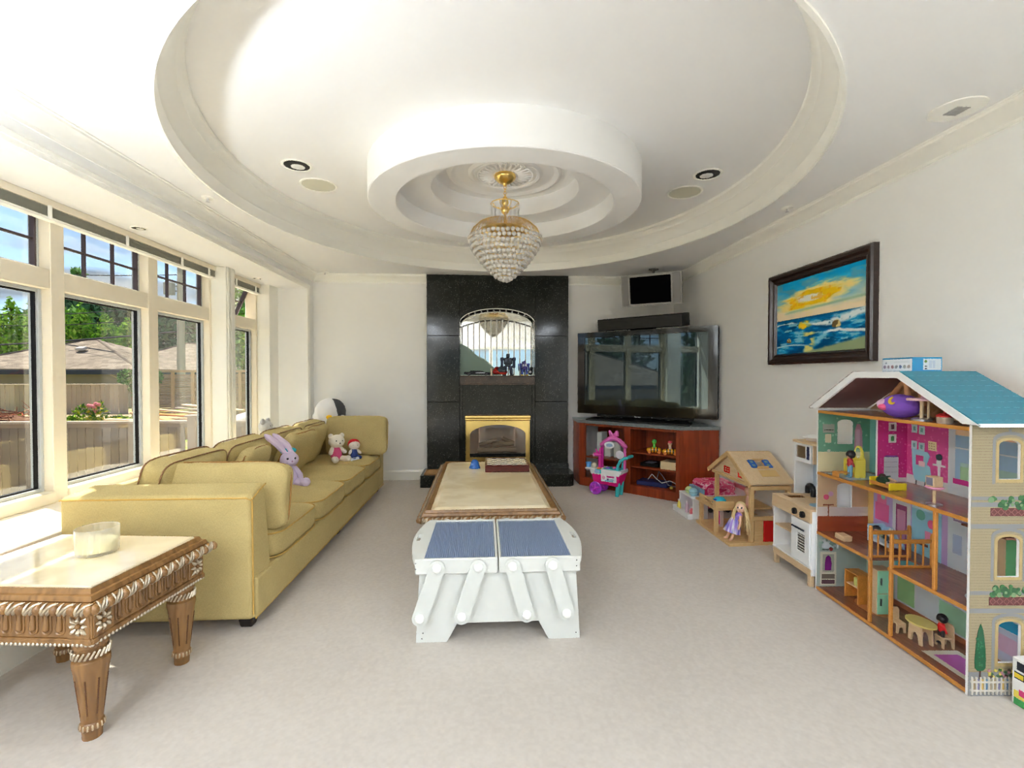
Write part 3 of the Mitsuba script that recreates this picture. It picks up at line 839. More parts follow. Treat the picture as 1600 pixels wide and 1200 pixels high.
cb = thing('corner_cabinet', 'cherry wood corner cabinet with open shelves and a grey stone top', 'cabinet')
A, B, C_, D_ = (1.21, 6.05), (2.142, 5.133), (2.585, 5.128), (1.20, 6.445)
part(cb, 'top', prism(Polygon([(1.185, 6.045), (2.135, 5.108), (2.585, 5.103), (2.585, 6.445), (1.19, 6.445)]).buffer(0), 0.80, 0.835), 'counter_stone', label='grey stone top', smooth=False)
part(cb, 'bottom', prism(Polygon([A, B, C_, (2.585, 6.445), D_]), 0.0, 0.105), 'cherry', smooth=False)
for (u0, u1) in ((0.0, 0.085), (0.63, 0.712), (1.262, 1.307)):
    part(cb, 'stile', cabm(cbox(u0, u1, 0.0, 0.03, 0.105, 0.80, 0.003)), 'cherry')
part(cb, 'rail', cabm(cbox(0.085, 1.262, 0.002, 0.028, 0.768, 0.80, 0.002)), 'cherry')
part(cb, 'side_panel', box(B[0], C_[0], 5.13, 5.15, 0.105, 0.80), 'cherry', smooth=False)
part(cb, 'side_panel', box(1.20, 1.22, 6.05, 6.445, 0.105, 0.80), 'cherry', smooth=False)
part(cb, 'divider', cabm(cbox(0.64, 0.70, 0.03, 0.45, 0.105, 0.80, 0.002)), 'cherry')
part(cb, 'back_panel', cabm(box(0.0, 1.307, 0.45, 0.465, 0.105, 0.80)), 'cherry', smooth=False)
for (u0, u1, z) in ((0.085, 0.64, 0.36), (0.70, 1.262, 0.482), (0.70, 1.262, 0.315)):
    part(cb, 'shelf', cabm(cbox(u0, u1, 0.015, 0.45, z, z + 0.016, 0.002)), 'cherry')
# on its shelves


def kart(u, label, rider, hat):
    t = thing('toy_kart', label, 'toy kart', 'toy karts on the cabinet shelf')
    z = 0.498

    def P(m):
        return cabm(move(m, (u, 0.10, z), 25))
    part(t, 'body', P(hull([(-0.06, 0, 0.035, 0.026), (0.05, 0, 0.035, 0.03), (0.0, 0, 0.045, 0.028)])), 'gloss', (238, 170, 30))
    for k in (-0.035, 0.0, 0.035):
        part(t, 'stripe', P(cyl((k - 0.006, 0, 0.038), (k + 0.006, 0, 0.038), 0.0325, n=20)), 'gloss', (40, 28, 20), label='dark stripe')
    for sx in (-1, 1):
        for sy in (-1, 1):
            part(t, 'wheel', P(wheel((sx * 0.055, sy * 0.035, 0.018), 0.018, 0.016)), 'gloss', (230, 130, 40))
    part(t, 'rider', P(cat(cyl((0, 0, 0.06), (0, 0, 0.11), 0.02, 0.014), blob((0, 0, 0.13), 0.026, 2))), 'gloss', rider, label='peg rider')
    part(t, 'cap', P(cat(lathe([(0.027, 0.138), (0.022, 0.156), (0.0, 0.164)], 16), cyl((0, -0.012, 0.139), (0, -0.034, 0.137), 0.012, 0.006))), 'gloss', hat)


kart(0.965, 'yellow striped toy kart with a green peg rider', (90, 180, 60), (60, 170, 70))
kart(1.155, 'yellow striped toy kart with a pink-capped peg rider', (226, 190, 160), (226, 80, 90))
t = thing('game_console', 'low black and silver console on the middle shelf of the cabinet', 'electronics')
part(t, 'case', cabm(cbox(0.80, 1.02, 0.08, 0.30, 0.333, 0.375, 0.006)), 'black_satin')
part(t, 'panel', cabm(cbox(0.86, 0.96, 0.075, 0.20, 0.376, 0.380, 0.002)), 'metal_paint', (150, 160, 176), label='silver lid')
single('wooden_box', cabm(cbox(1.06, 1.25, 0.05, 0.24, 0.332, 0.42, 0.004)), 'paint', 'cream box on the middle shelf of the cabinet', 'box', color=(222, 200, 158))
t = thing('modem', 'flat dark blue modem on the bottom shelf of the cabinet', 'electronics')
part(t, 'case', cabm(move(cbox(-0.18, 0.18, -0.10, 0.10, 0, 0.05, 0.006), (0.93, 0.18, 0.106), 6)), 'gloss', (28, 38, 84))
part(t, 'cable', cabm(tube([(0.86, 0.16, 0.165), (0.92, 0.14, 0.24), (0.98, 0.12, 0.20), (1.06, 0.10, 0.16), (1.14, 0.14, 0.19), (1.24, 0.10, 0.17)], 0.005)), 'paint', (206, 206, 206), label='grey cable')
part(t, 'cable', cabm(tube([(0.95, 0.2, 0.165), (0.98, 0.2, 0.27), (1.05, 0.16, 0.22), (1.12, 0.13, 0.14), (1.2, 0.18, 0.12)], 0.005)), 'paint', (120, 120, 128))
part(t, 'plug', cabm(blob((1.19, 0.06, 0.13), (0.02, 0.02, 0.016), 2)), 'paint', (190, 160, 60))
for k, (u, w, z0, h) in enumerate(((0.16, 0.07, 0.377, 0.30), (0.27, 0.085, 0.377, 0.18), (0.40, 0.10, 0.377, 0.19))):
    single('white_carton', cabm(cbox(u, u + w, 0.16, 0.30, z0, z0 + h, 0.004)), 'paint', ('tall white carton at the left of the cabinet shelf behind the pink cart', 'shorter white carton on the cabinet shelf, framed by the pink arch', 'wide white carton on the cabinet shelf behind the arch post')[k], 'carton', color=(222, 226, 222))
single('white_carton', cabm(cbox(0.53, 0.62, 0.04, 0.16, 0.107, 0.25, 0.004)), 'paint', 'small white carton at the bottom of the cabinet beside the divider', 'carton', color=(214, 212, 204))

# ------------------------------------------------------------------ television on the cabinet
TO, TU = np.array([1.213, 6.19]), np.array([1.337, -1.09]) / math.hypot(1.337, 1.09)
TN = np.array([-TU[1], TU[0]])


def tvm(m):
    return map3(m, (TO[0], TO[1], 0), (TU[0], TU[1], 0), (TN[0], TN[1], 0), (0, 0, 1))


tv = thing('television', 'large black flat television on the cherry corner cabinet', 'television')
part(tv, 'housing', tvm(cat(cbox(0.0, 1.725, 0.012, 0.07, 0.914, 1.953, 0.01), cbox(0.25, 1.45, 0.06, 0.16, 0.98, 1.85, 0.03))), 'black_satin')
bz = wallpoly(sbox(0.0, 0.914, 1.725, 1.953).difference(sbox(0.10, 1.026, 1.625, 1.890)), 'y', -0.006, 0.014)
part(tv, 'bezel', tvm(bz), 'black_gloss', smooth=False)
part(tv, 'screen', tvm(cbox(0.098, 1.627, 0.006, 0.016, 1.024, 1.892, 0.001)), 'screen_glass', label='dark reflective screen', smooth=False)
part(tv, 'speaker_bar', tvm(cbox(0.28, 1.46, -0.016, 0.05, 0.885, 0.916, 0.006)), 'black_satin')
part(tv, 'neck', tvm(cbox(0.6, 1.12, 0.03, 0.09, 0.835, 0.93, 0.01)), 'black_satin')
part(tv, 'stand', tvm(hull([(0.17, -0.09, 0.845, 0.009), (1.46, -0.09, 0.845, 0.009), (0.25, 0.2, 0.845, 0.009), (1.40, 0.2, 0.845, 0.009), (0.25, 0.0, 0.872, 0.008), (1.40, 0.0, 0.872, 0.008)])), 'black_gloss')
tm = meshkit.text_mesh('Pioneer', 0.016, 0.001)
part(tv, 'lettering', tvm(map3(tm, (0.78, -0.0175, 0.892), (1, 0, 0), (0, 0, 1), (0, -1, 0))), 'paint', (206, 208, 212), smooth=False)
for u in (0.40, 1.0):
    part(tv, 'indicator', tvm(cyl((u, -0.017, 0.90), (u, -0.019, 0.90), 0.004, n=8)), 'paint', (220, 220, 224))
# centre speaker on top of it
t = thing('centre_speaker', 'long black centre speaker tilted on top of the large television', 'speaker')
SO, SU = np.array([1.45, 6.09]), np.array([0.80, -0.74]) / math.hypot(0.8, 0.74)
SN = np.array([-SU[1], SU[0]])


def spm(m):
    m = move(m, (0, 0, 0), 0, 8)
    return map3(m, (SO[0], SO[1], 1.965), (SU[0], SU[1], 0), (SN[0], SN[1], 0), (0, 0, 1))


part(t, 'cabinet', spm(cbox(0, 1.10, 0.012, 0.24, 0, 0.152, 0.006)), 'black_satin')
part(t, 'grille', spm(cbox(0.006, 1.094, 0.0, 0.013, 0.006, 0.146, 0.005)), 'paint', (12, 12, 14))
part(t, 'bracket', spm(cbox(0.4, 0.7, 0.10, 0.20, -0.03, 0.0, 0.004)), 'black_satin')
# small television hung from the ceiling
t = thing('small_television', 'small silver flat television hung from the ceiling in the corner', 'television')
MU = np.array([0.86, -0.51]) / math.hypot(0.86, 0.51)
MN = np.array([-MU[1], MU[0]])


def smm(m):
    m = move(m, (0, 0, 0), 0, 12)
    return map3(m, (1.735, 5.96, 2.265), (MU[0], MU[1], 0), (MN[0], MN[1], 0), (0, 0, 1))


W_, H_ = 0.72, 0.385
part(t, 'housing', smm(cbox(0, W_, 0.01, 0.07, 0, H_, 0.008)), 'paint', (132, 130, 126))
part(t, 'front', smm(wallpoly(sbox(0, 0, W_, H_).difference(sbox(0.105, 0.028, W_ - 0.125, H_ - 0.03)), 'y', -0.004, 0.012)), 'paint', (140, 138, 133), smooth=False, label='silver front with side speakers')
for u0, u1 in ((0.012, 0.085), (W_ - 0.105, W_ - 0.014)):
    part(t, 'side_speaker', smm(cbox(u0, u1, -0.008, 0.0, 0.012, H_ - 0.012, 0.003)), 'paint', (120, 118, 115))
part(t, 'screen', smm(box(0.10, W_ - 0.12, 0.006, 0.012, 0.02, H_ - 0.02)), 'matte', (8, 8, 10), smooth=False, label='black screen')
part(t, 'pole', cat(cyl((2.12, 5.92, 2.45), (2.12, 5.92, ZC), 0.016), cyl((2.12, 5.92, ZC - 0.012), (2.12, 5.92, ZC), 0.06, n=24), smm(cbox(0.28, 0.44, 0.07, 0.12, 0.12, 0.28, 0.004))), 'paint', (90, 88, 84))

# ------------------------------------------------------------------ picture on the right wall
pc = thing('painting', 'framed seascape with a yellow sunset over breaking waves on the right wall', 'painting')
PY0, PY1, PZ0, PZ1 = 3.02, 4.19, 1.497, 2.283


def picm(m):
    """x runs from the far to the near end of the wall, z up, y out of the wall."""
    return map3(m, (XR, PY1, 0), (0, -1, 0), (-1, 0, 0), (0, 0, 1))


PW, fw = PY1 - PY0, 0.09
prof = [(0.0, 0.0), (0.0, 0.04), (0.014, 0.05), (0.034, 0.046), (0.05, 0.030), (0.066, 0.026), (0.074, 0.030), (0.086, 0.018), (fw, 0.012), (fw, 0.0)]
sides = [((0, PZ0), (PW, PZ0)), ((PW, PZ0), (PW, PZ1)), ((PW, PZ1), (0, PZ1)), ((0, PZ1), (0, PZ0))]
for (p, q) in sides:
    p, q = np.array(p), np.array(q)
    d = (q - p) / np.linalg.norm(q - p)
    n = np.array([-d[1], d[0]])
    v = []
    for o, h in prof:
        a, b = p + n * o + d * o, q + n * o - d * o
        v += [[a[0], h, a[1]], [b[0], h, b[1]]]
    v = np.array(v)
    f = [[2 * i, 2 * i + 1, 2 * i + 3, 2 * i + 2] for i in range(len(prof) - 1)]
    part(pc, 'frame_side', picm(mesh(v, f)), 'dark_frame', label='dark mitred frame moulding', smooth=25)
u, v, f = grid(190, 130)
cw, ch = PW - 2 * fw, PZ1 - PZ0 - 2 * fw
P3 = np.stack([u * 4, v * 4, u * 0], 1)
n1, n2, n3 = meshkit.fbm(P3 * [1.2, 3, 1], 4, 1), meshkit.fbm(P3 * [2.5, 7, 1], 4, 2), meshkit.fbm(P3 * 5, 4, 3)


def sst(a, b, x):
    t = np.clip((x - a) / (b - a), 0, 1)
    return (t * t * (3 - 2 * t))[:, None]


def mx(a, b, t):
    return np.asarray(a, float) * (1 - t) + np.asarray(b, float) * t


hor = 0.475
colr = mx((252, 232, 196), (22, 164, 220), sst(0.52, 0.95, v + 0.22 * (n1 - 0.5)))
colr = mx(colr, (110, 168, 186), 0.7 * sst(0.50, 0.66, n1) * sst(0.62, 0.78, v))
gl = np.exp(-(((u - 0.45) / 0.34) ** 2 + ((v - 0.71 - 0.12 * (u - 0.45)) / 0.12) ** 2)) + 0.55 * (n2 - 0.5)
colr = mx(colr, (252, 232, 150), sst(0.05, 0.40, gl))
colr = mx(colr, (250, 206, 34), sst(0.42, 0.62, gl))
colr = mx(colr, (255, 252, 236), sst(0.42, 0.75, np.exp(-(((u - 0.42) / 0.20) ** 2 + ((v - 0.715) / 0.065) ** 2)) + 0.6 * (n3 - 0.5)))
colr = mx(colr, (240, 176, 30), 0.7 * sst(0.56, 0.64, n3) * sst(0.40, 0.6, gl))
colr = mx(colr, (150, 190, 160), 0.8 * sst(0.03, 0.0, np.abs(v - 0.565 - 0.04 * u)) * sst(0.42, 0.55, n1))
sea = mx((12, 92, 150), (34, 150, 196), sst(0.35, 0.65, n2))
sea = mx(sea, (8, 62, 104), 0.75 * sst(0.46, 0.34, n1))
sea = mx(sea, (150, 208, 224), 0.8 * sst(0.60, 0.68, n2))
sea = mx(sea, (20, 84, 124), sst(0.43, 0.47, v) * 0.8)
crest = 0.385 + 0.035 * np.sin(u * 6.5 + 0.6) + 0.07 * np.clip(u - 0.5, 0, 1) + 0.03 * (n3 - 0.5)
hgt = 0.012 + 0.05 * np.clip((u - 0.40) / 0.3, 0, 1)
foam = sst(1.0, 0.3, np.abs(v - crest) / hgt) * sst(0.32, 0.55, n3 + 0.2 * np.clip((u - 0.4) / 0.4, 0, 1))
sea = mx(sea, (232, 244, 246), foam * (0.35 + 0.65 * np.clip(np.abs(u - 0.37) / 0.10, 0, 1))[:, None])
sea = mx(sea, (244, 248, 250), sst(0.026, 0.008, np.abs(v - 0.235 - 0.02 * np.sin(u * 11) - 0.03 * (n3 - 0.5))) * sst(0.52, 0.68, u))
sea = mx(sea, (200, 232, 240), 0.9 * sst(0.014, 0.004, np.abs(v - 0.10 - 0.02 * np.sin(u * 8))) * sst(0.5, 0.3, u))
bump_ = ((u - 0.37) / 0.075) ** 2 + ((v - 0.375) / 0.055) ** 2
sea = mx(sea, (246, 206, 44), sst(1.3, 0.2, bump_ + 2.2 * (n3 - 0.5) + 1.2 * (n2 - 0.5)))
sea = mx(sea, (252, 226, 120), 0.85 * sst(0.09, 0.03, np.abs(u - 0.42)) * sst(0.30, 0.26, v) * sst(0.45, 0.58, n2))
sea = mx(sea, (150, 166, 126), sst(-0.01, 0.03, 0.16 * (u - 0.28) / 0.72 - v + 0.03 * (n3 - 0.5)))
for ox, oy, r in ((0.72, 0.335, 0.050), (0.17, 0.185, 0.034)):
    q = np.hypot((u - ox), np.maximum((v - oy + r * 0.6) * 0.62, -(v - oy + r * 0.6) * 2.4))
    sea = mx(sea, (112, 92, 58), sst(r, r * 0.8, q + 0.02 * (n3 - 0.5)))
    sea = mx(sea, (226, 206, 140), sst(r, r * 0.8, q) * sst(0.48, 0.56, n3))
colr = np.where((v < hor)[:, None], sea, colr)
pm = mesh(np.stack([fw - 0.004 + u * (cw + 0.008), np.full_like(u, 0.012), PZ0 + fw - 0.004 + v * (ch + 0.008)], 1), f)
k = f'{pc}__canvas'
add(k, picm(pm), 'matte', colr, smooth=False, exact=True)
labels[k] = {'label': 'painted canvas of sea and sunset sky'}

# ------------------------------------------------------------------ chandelier
ch_ = thing('chandelier', 'gold and crystal basket chandelier hanging under the plaster medallion', 'chandelier')
cx, cy = DC
c3 = (cx, cy, 0)
part(ch_, 'canopy', lathe([(0.0, 3.015), (0.085, 3.015), (0.088, 3.0), (0.082, 2.985), (0.06, 2.965), (0.045, 2.955), (0.02, 2.945), (0.012, 2.93), (0.0, 2.925)], 40, c3), 'gold', label='gold ceiling canopy', smooth=40)
lk = []
for k in range(5):
    tt = np.arange(20) * 2 * PI / 20
    ring = np.stack([0.010 * np.cos(tt), 0 * tt, 0.016 * np.sin(tt)], 1)
    lk.append(move(tube(ring, 0.003, 6, True), (cx, cy, 2.915 - 0.022 * k), 90 * (k % 2)))
for k, m in enumerate(lk):
    part(ch_, 'chain_link', m, 'gold')
part(ch_, 'stem', cat(cyl((cx, cy, 2.54), (cx, cy, 2.82), 0.008), lathe([(0, 2.85), (0.012, 2.845), (0.026, 2.82), (0.03, 2.79), (0.018, 2.77), (0.032, 2.745), (0.03, 2.72), (0.012, 2.70), (0, 2.70)], 24, c3)), 'gold', smooth=40)
for k in range(6):
    a = 2 * PI * k / 6
    e = np.array([math.cos(a), math.sin(a), 0])
    p = np.array([[0.02, 2.76], [0.05, 2.745], [0.08, 2.765], [0.10, 2.79], [0.112, 2.785]])
    part(ch_, 'upper_arm', tube([np.array([cx, cy, z]) + e * r for r, z in p], 0.004, 6), 'gold')
part(ch_, 'upper_ring', tube([(cx + 0.113 * math.cos(a), cy + 0.113 * math.sin(a), 2.785) for a in np.linspace(0, 2 * PI, 40, endpoint=False)], 0.004, 6, True), 'gold')
wires = []
for k in range(44):
    a = 2 * PI * k / 44
    e = np.array([math.cos(a), math.sin(a), 0])
    rz = [(0.025, 2.535), (0.045, 2.575), (0.09, 2.622), (0.15, 2.638), (0.21, 2.622), (0.262, 2.575), (0.288, 2.515), (0.292, 2.48)]
    wires.append(tube([np.array([cx, cy, z]) + e * r for r, z in rz], 0.0024, 5))
part(ch_, 'wire_basket', cat(wires), 'gold', label='fountain of thin gold wires', kind='stuff')
part(ch_, 'inner_dish', lathe([(0.05, 2.53), (0.14, 2.575), (0.20, 2.570), (0.20, 2.565), (0.14, 2.568), (0.05, 2.52)], 48, c3), 'gold', smooth=40)
part(ch_, 'bulb_cluster', cat([cyl((cx + 0.1 * math.cos(a), cy + 0.1 * math.sin(a), 2.43), (cx + 0.1 * math.cos(a), cy + 0.1 * math.sin(a), 2.49), 0.014) for a in np.arange(6) * PI / 3]), 'paint', (236, 226, 196))
tiers = [(2.50, 0.292), (2.465, 0.286), (2.43, 0.270), (2.395, 0.248), (2.36, 0.224), (2.325, 0.198), (2.29, 0.170), (2.26, 0.142), (2.232, 0.112), (2.206, 0.082), (2.186, 0.052), (2.172, 0.022)]
for z, r in tiers[::2]:
    part(ch_, 'tier_ring', tube([(cx + r * 0.95 * math.cos(a), cy + r * 0.95 * math.sin(a), z + 0.014) for a in np.linspace(0, 2 * PI, 48, endpoint=False)], 0.003, 5, True), 'gold')
gem = trimesh.creation.icosphere(subdivisions=1)
gem = mesh(gem.vertices * [0.0175, 0.0115, 0.0175], gem.faces)
gems = []
for i, (z, r) in enumerate(tiers):
    n = max(4, int(2 * PI * r / 0.037))
    for k in range(n):
        a = 2 * PI * (k + 0.5 * (i % 2)) / n
        gems.append(move(gem, (cx + r * math.cos(a), cy + r * math.sin(a), z + 0.005 * rng.standard_normal() * 0.5), math.degrees(a) + 90, rng.uniform(-14, 14)))
part(ch_, 'crystals', cat(gems), 'crystal_bead', label='tiers of faceted crystal drops', smooth=False, kind='stuff')
gem2 = mesh(trimesh.creation.icosphere(subdivisions=0).vertices * [0.009, 0.007, 0.010], trimesh.creation.icosphere(subdivisions=0).faces)
st = []
for k in range(16):
    a = 2 * PI * k / 16
    for j in range(8):
        st.append(move(gem2, (cx + 0.113 * math.cos(a), cy + 0.113 * math.sin(a), 2.775 - 0.021 * j), math.degrees(a)))
part(ch_, 'crystal_strands', cat(st), 'crystal', label='hanging strands of small crystal beads', smooth=False, kind='stuff')

# ------------------------------------------------------------------ sofa
SF = 'sofa_fabric'
PIPE = (186, 150, 74)
sf = thing('sofa', 'long olive gold fabric sofa with piped cushions along the window bay', 'sofa')
part(sf, 'frame', cat(rbox(-2.20, -1.245, 2.66, 5.90, 0.07, 0.30, 0.02)), SF, smooth=40)
# near arm: an upright block, its top softly rounded and its room side leaning in
arm = hull([(-2.225, 2.665, 0.095, 0.025), (-1.285, 2.665, 0.095, 0.025), (-2.225, 2.855, 0.095, 0.025), (-1.275, 2.855, 0.095, 0.025),
            (-2.225, 2.672, 0.725, 0.032), (-1.295, 2.672, 0.725, 0.032), (-2.225, 2.85, 0.74, 0.032), (-1.325, 2.85, 0.745, 0.032)], 16)
part(sf, 'arm', arm, SF, smooth=40)
part(sf, 'arm', rbox(-2.25, -1.245, 5.76, 5.92, 0.07, 0.70, 0.03), SF, smooth=40)
part(sf, 'back', hull([(-2.235, 2.70, 0.10, 0.02), (-2.235, 5.88, 0.10, 0.02), (-2.06, 2.70, 0.10, 0.02), (-2.06, 5.88, 0.10, 0.02), (-2.21, 2.70, 0.72, 0.03), (-2.21, 5.88, 0.72, 0.03), (-2.11, 2.70, 0.72, 0.03), (-2.11, 5.88, 0.72, 0.03)], 14), SF, smooth=40)
part(sf, 'piping', tube([(-2.25, 2.642, 0.738), (-1.29, 2.642, 0.738), (-1.262, 2.65, 0.72), (-1.258, 2.645, 0.10)], 0.0045, 6), 'paint', PIPE, label='gold piping')
part(sf, 'piping', tube([(-1.262, 2.65, 0.73), (-1.27, 2.75, 0.755), (-1.292, 2.875, 0.765)], 0.0045, 6), 'paint', PIPE, label='gold piping')
part(sf, 'piping', tube([(-1.253, 2.66, 0.075), (-1.243, 5.90, 0.075)], 0.0045, 6), 'paint', PIPE, label='gold piping')
ys = [2.885, 3.61, 4.335, 5.05, 5.755]
for k in range(4):
    y0, y1 = ys[k], ys[k + 1]
    m = cushion(0.80, y1 - y0 - 0.006, 0.215, 0.26, 0.05, 0.007, k)
    sc = part(sf, 'seat_cushion', move(m, (-1.625, (y0 + y1) / 2, 0.385)), SF, smooth=60)
    for zz in (0.068, -0.072):
        key = part(sc, 'piping', move(tube(rim(0.80, y1 - y0 - 0.004, zz, 0.992, 72, 7.0, 0.008, k), 0.0045, 6, True), (-1.625, (y0 + y1) / 2, 0.385)), 'paint', PIPE)
for k in range(4):
    y0, y1 = ys[k], ys[k + 1]
    m = cushion(0.44, y1 - y0 - 0.01, 0.24, 0.45, 0.05, 0.014, 11 + k)
    # local x up, z out of the back
    base = (-1.985, (y0 + y1) / 2, 0.675)
    tilt = -78
    bc = part(sf, 'back_cushion', move(m, base, 0, 0, tilt), SF, smooth=60)
    for zz in (0.06, -0.06):
        part(bc, 'piping', move(tube(rim(0.44, y1 - y0 - 0.008, zz, 0.985, 72, 7.0, 0.014, k + 3), 0.0045, 6, True), base, 0, 0, tilt), 'paint', (120, 84, 52))  # darker than the gold piping: shade between cushions put into the colour
for x, y in ((-1.33, 2.74), (-2.16, 2.74), (-1.33, 5.84), (-2.16, 5.84), (-1.33, 4.3)):
    part(sf, 'foot', hull([(x - 0.035, y - 0.035, 0.065, 0.008), (x + 0.035, y - 0.035, 0.065, 0.008), (x - 0.035, y + 0.035, 0.065, 0.008), (x + 0.035, y + 0.035, 0.065, 0.008), (x - 0.025, y - 0.025, 0.008, 0.008), (x + 0.025, y - 0.025, 0.008, 0.008), (x - 0.025, y + 0.025, 0.008, 0.008), (x + 0.025, y + 0.025, 0.008, 0.008)], 8), 'paint', (26, 20, 18), label='dark wooden foot')


def loose_cushion(label, size, loc, rx, ry, rz, seed, cat_='cushion', group='loose cushions on the sofa', crown=0.55, pipe=(150, 110, 56)):
    t = thing('cushion', label, cat_, group)
    m = cushion(size[0], size[1], size[2], crown, 0.05, 0.012, seed, 24)
    part(t, 'cover', move(move(m, (0, 0, 0), 0, rx, ry), loc, rz), SF, smooth=60)
    part(t, 'piping', move(move(tube(rim(size[0], size[1], 0, 0.99, 64, 7.0, 0.02, seed), 0.005, 6, True), (0, 0, 0), 0, rx, ry), loc, rz), 'paint', pipe)


# leaning on the near arm and on the far arm: local x along the room, y up
loose_cushion('long box cushion leaning on the sofa arm nearest the camera', (0.90, 0.42, 0.20), (-1.66, 3.035, 0.655), 80, 0, 0, 31, crown=0.35)
loose_cushion('upright box cushion against the far arm of the sofa', (0.70, 0.45, 0.18), (-1.475, 5.585, 0.71), 84, 0, 0, 32, crown=0.35, pipe=(200, 170, 110))
loose_cushion('square cushion on the sofa left of the lavender plush rabbit', (0.40, 0.42, 0.15), (-1.80, 3.72, 0.675), 0, -66, 3, 33)
loose_cushion('creased square cushion on the sofa right of the lavender plush rabbit', (0.46, 0.46, 0.17), (-1.755, 4.48, 0.685), 0, -62, -8, 34)
loose_cushion('square cushion on the sofa behind the cream teddy bear', (0.44, 0.46, 0.15), (-1.83, 5.08, 0.685), 0, -66, -6, 35)

# ------------------------------------------------------------------ soft toys


def limb(*p):
    m = chain(*p, n=12)
    v, f = trimesh.remesh.subdivide_to_size(m.vertices, m.faces, 0.03)
    return trimesh.Trimesh(v, f)


def eye(c, r=0.006):
    return blob(c, r, 1)


def soft(name, label, loc, rz, build, s=1.0):
    t = thing(name, label, 'soft toy', None)
    def put(nm, m, color, mat='plush', lab=None):
        part(t, nm, move(m, loc, rz, s=s), mat, color, smooth=50, label=lab)
    build(put)
    return t


LAV = (196, 182, 206)


def rabbit(put):
    # sits facing +x, ears thrown up and back
    put('body', limb((0, 0, 0.075, 0.075), (-0.01, 0, 0.14, 0.062), (-0.015, 0, 0.18, 0.04)), LAV)
    put('head', cat(blob((0.0, 0, 0.265), (0.078, 0.085, 0.075), 3, 0.03), blob((0.055, 0, 0.248), (0.034, 0.045, 0.032), 2)), LAV)
    for s in (-1, 1):
        put('ear', limb((-0.02, s * 0.03, 0.32, 0.024), (-0.05, s * 0.036 - 0.045, 0.40, 0.032), (-0.075, s * 0.036 - 0.125, 0.478, 0.030), (-0.085, s * 0.036 - 0.150, 0.505, 0.016)), (206, 188, 208))
        put('leg', limb((0.03, s * 0.055, 0.045, 0.04), (0.13, s * 0.085, 0.04, 0.036), (0.175, s * 0.095, 0.06, 0.045)), LAV)
        put('arm', limb((-0.01, s * 0.055, 0.17, 0.026), (0.03, s * 0.09, 0.11, 0.026), (0.05, s * 0.09, 0.075, 0.026)), LAV)
        put('eye', eye((0.068, s * 0.034, 0.282), 0.010), (20, 20, 30), 'gloss')
        put('bow_loop', blob((-0.03, s * 0.040, 0.345), (0.018, 0.036, 0.026), 2), (40, 160, 176), 'paint', 'teal bow')
    put('nose', eye((0.088, 0, 0.256), 0.008), (150, 110, 140))


soft('plush_rabbit', 'lavender plush rabbit with a teal bow sitting between two sofa cushions', (-1.63, 4.06, 0.475), -52, rabbit, 0.86)
CRM = (236, 230, 216)


def teddy(put):
    put('body', limb((0, 0, 0.065, 0.066), (0, 0, 0.12, 0.055), (0, 0, 0.16, 0.035)), (206, 84, 130), 'plush', 'pink dress')
    put('head', cat(blob((0.005, 0, 0.235), (0.082, 0.092, 0.078), 3, 0.02), blob((0.07, 0, 0.215), (0.03, 0.036, 0.026), 2)), CRM)
    for s in (-1, 1):
        put('ear', blob((0, s * 0.068, 0.300), (0.018, 0.030, 0.030), 2), CRM)
        put('leg', limb((0.04, s * 0.045, 0.035, 0.034), (0.12, s * 0.07, 0.034, 0.034), (0.14, s * 0.075, 0.042, 0.038)), CRM)
        put('arm', limb((0.0, s * 0.05, 0.15, 0.024), (0.035, s * 0.085, 0.11, 0.026)), CRM)
        put('eye', eye((0.078, s * 0.036, 0.248), 0.007), (20, 18, 20), 'gloss')
    put('nose', eye((0.101, 0, 0.220), 0.009), (90, 60, 50), 'gloss')


soft('teddy_bear', 'cream teddy bear in a pink dress at the far end of the sofa', (-1.60, 5.22, 0.478), -48, teddy, 0.92)


def doll_red(put):
    put('body', limb((0, 0, 0.05, 0.045), (0, 0, 0.10, 0.034)), (44, 62, 120), 'plush', 'blue clothes')
    put('head', blob((0.005, 0, 0.165), (0.056, 0.066, 0.054), 3), (240, 230, 222))
    put('hood', blob((-0.016, 0, 0.180), (0.058, 0.070, 0.058), 3), (204, 34, 44), 'plush', 'red hood')
    for s in (-1, 1):
        put('leg', limb((0.03, s * 0.03, 0.025, 0.024), (0.085, s * 0.045, 0.026, 0.024)), (44, 62, 120))
        put('arm', limb((0.0, s * 0.035, 0.10, 0.018), (0.03, s * 0.06, 0.075, 0.018)), (240, 230, 222))
        put('eye', eye((0.056, s * 0.024, 0.168), 0.005), (30, 24, 24), 'gloss')


soft('rag_doll', 'small rag doll with a red hood and blue clothes beside the cream teddy bear', (-1.45, 5.36, 0.48), -60, doll_red, 0.92)
t = thing('paper_tag', 'white paper tag lying on the sofa seat in front of the rag doll', 'tag')
part(t, 'card', move(cbox(-0.045, 0.045, -0.03, 0.03, 0, 0.003, 0.001), (-1.40, 5.20, 0.505), 20, 14, -12), 'paint', (216, 226, 236))
part(t, 'print', move(cbox(-0.012, 0.012, -0.012, 0.012, 0.003, 0.004, 0.0005), (-1.40, 5.20, 0.505), 20, 14, -12), 'paint', (50, 76, 150))


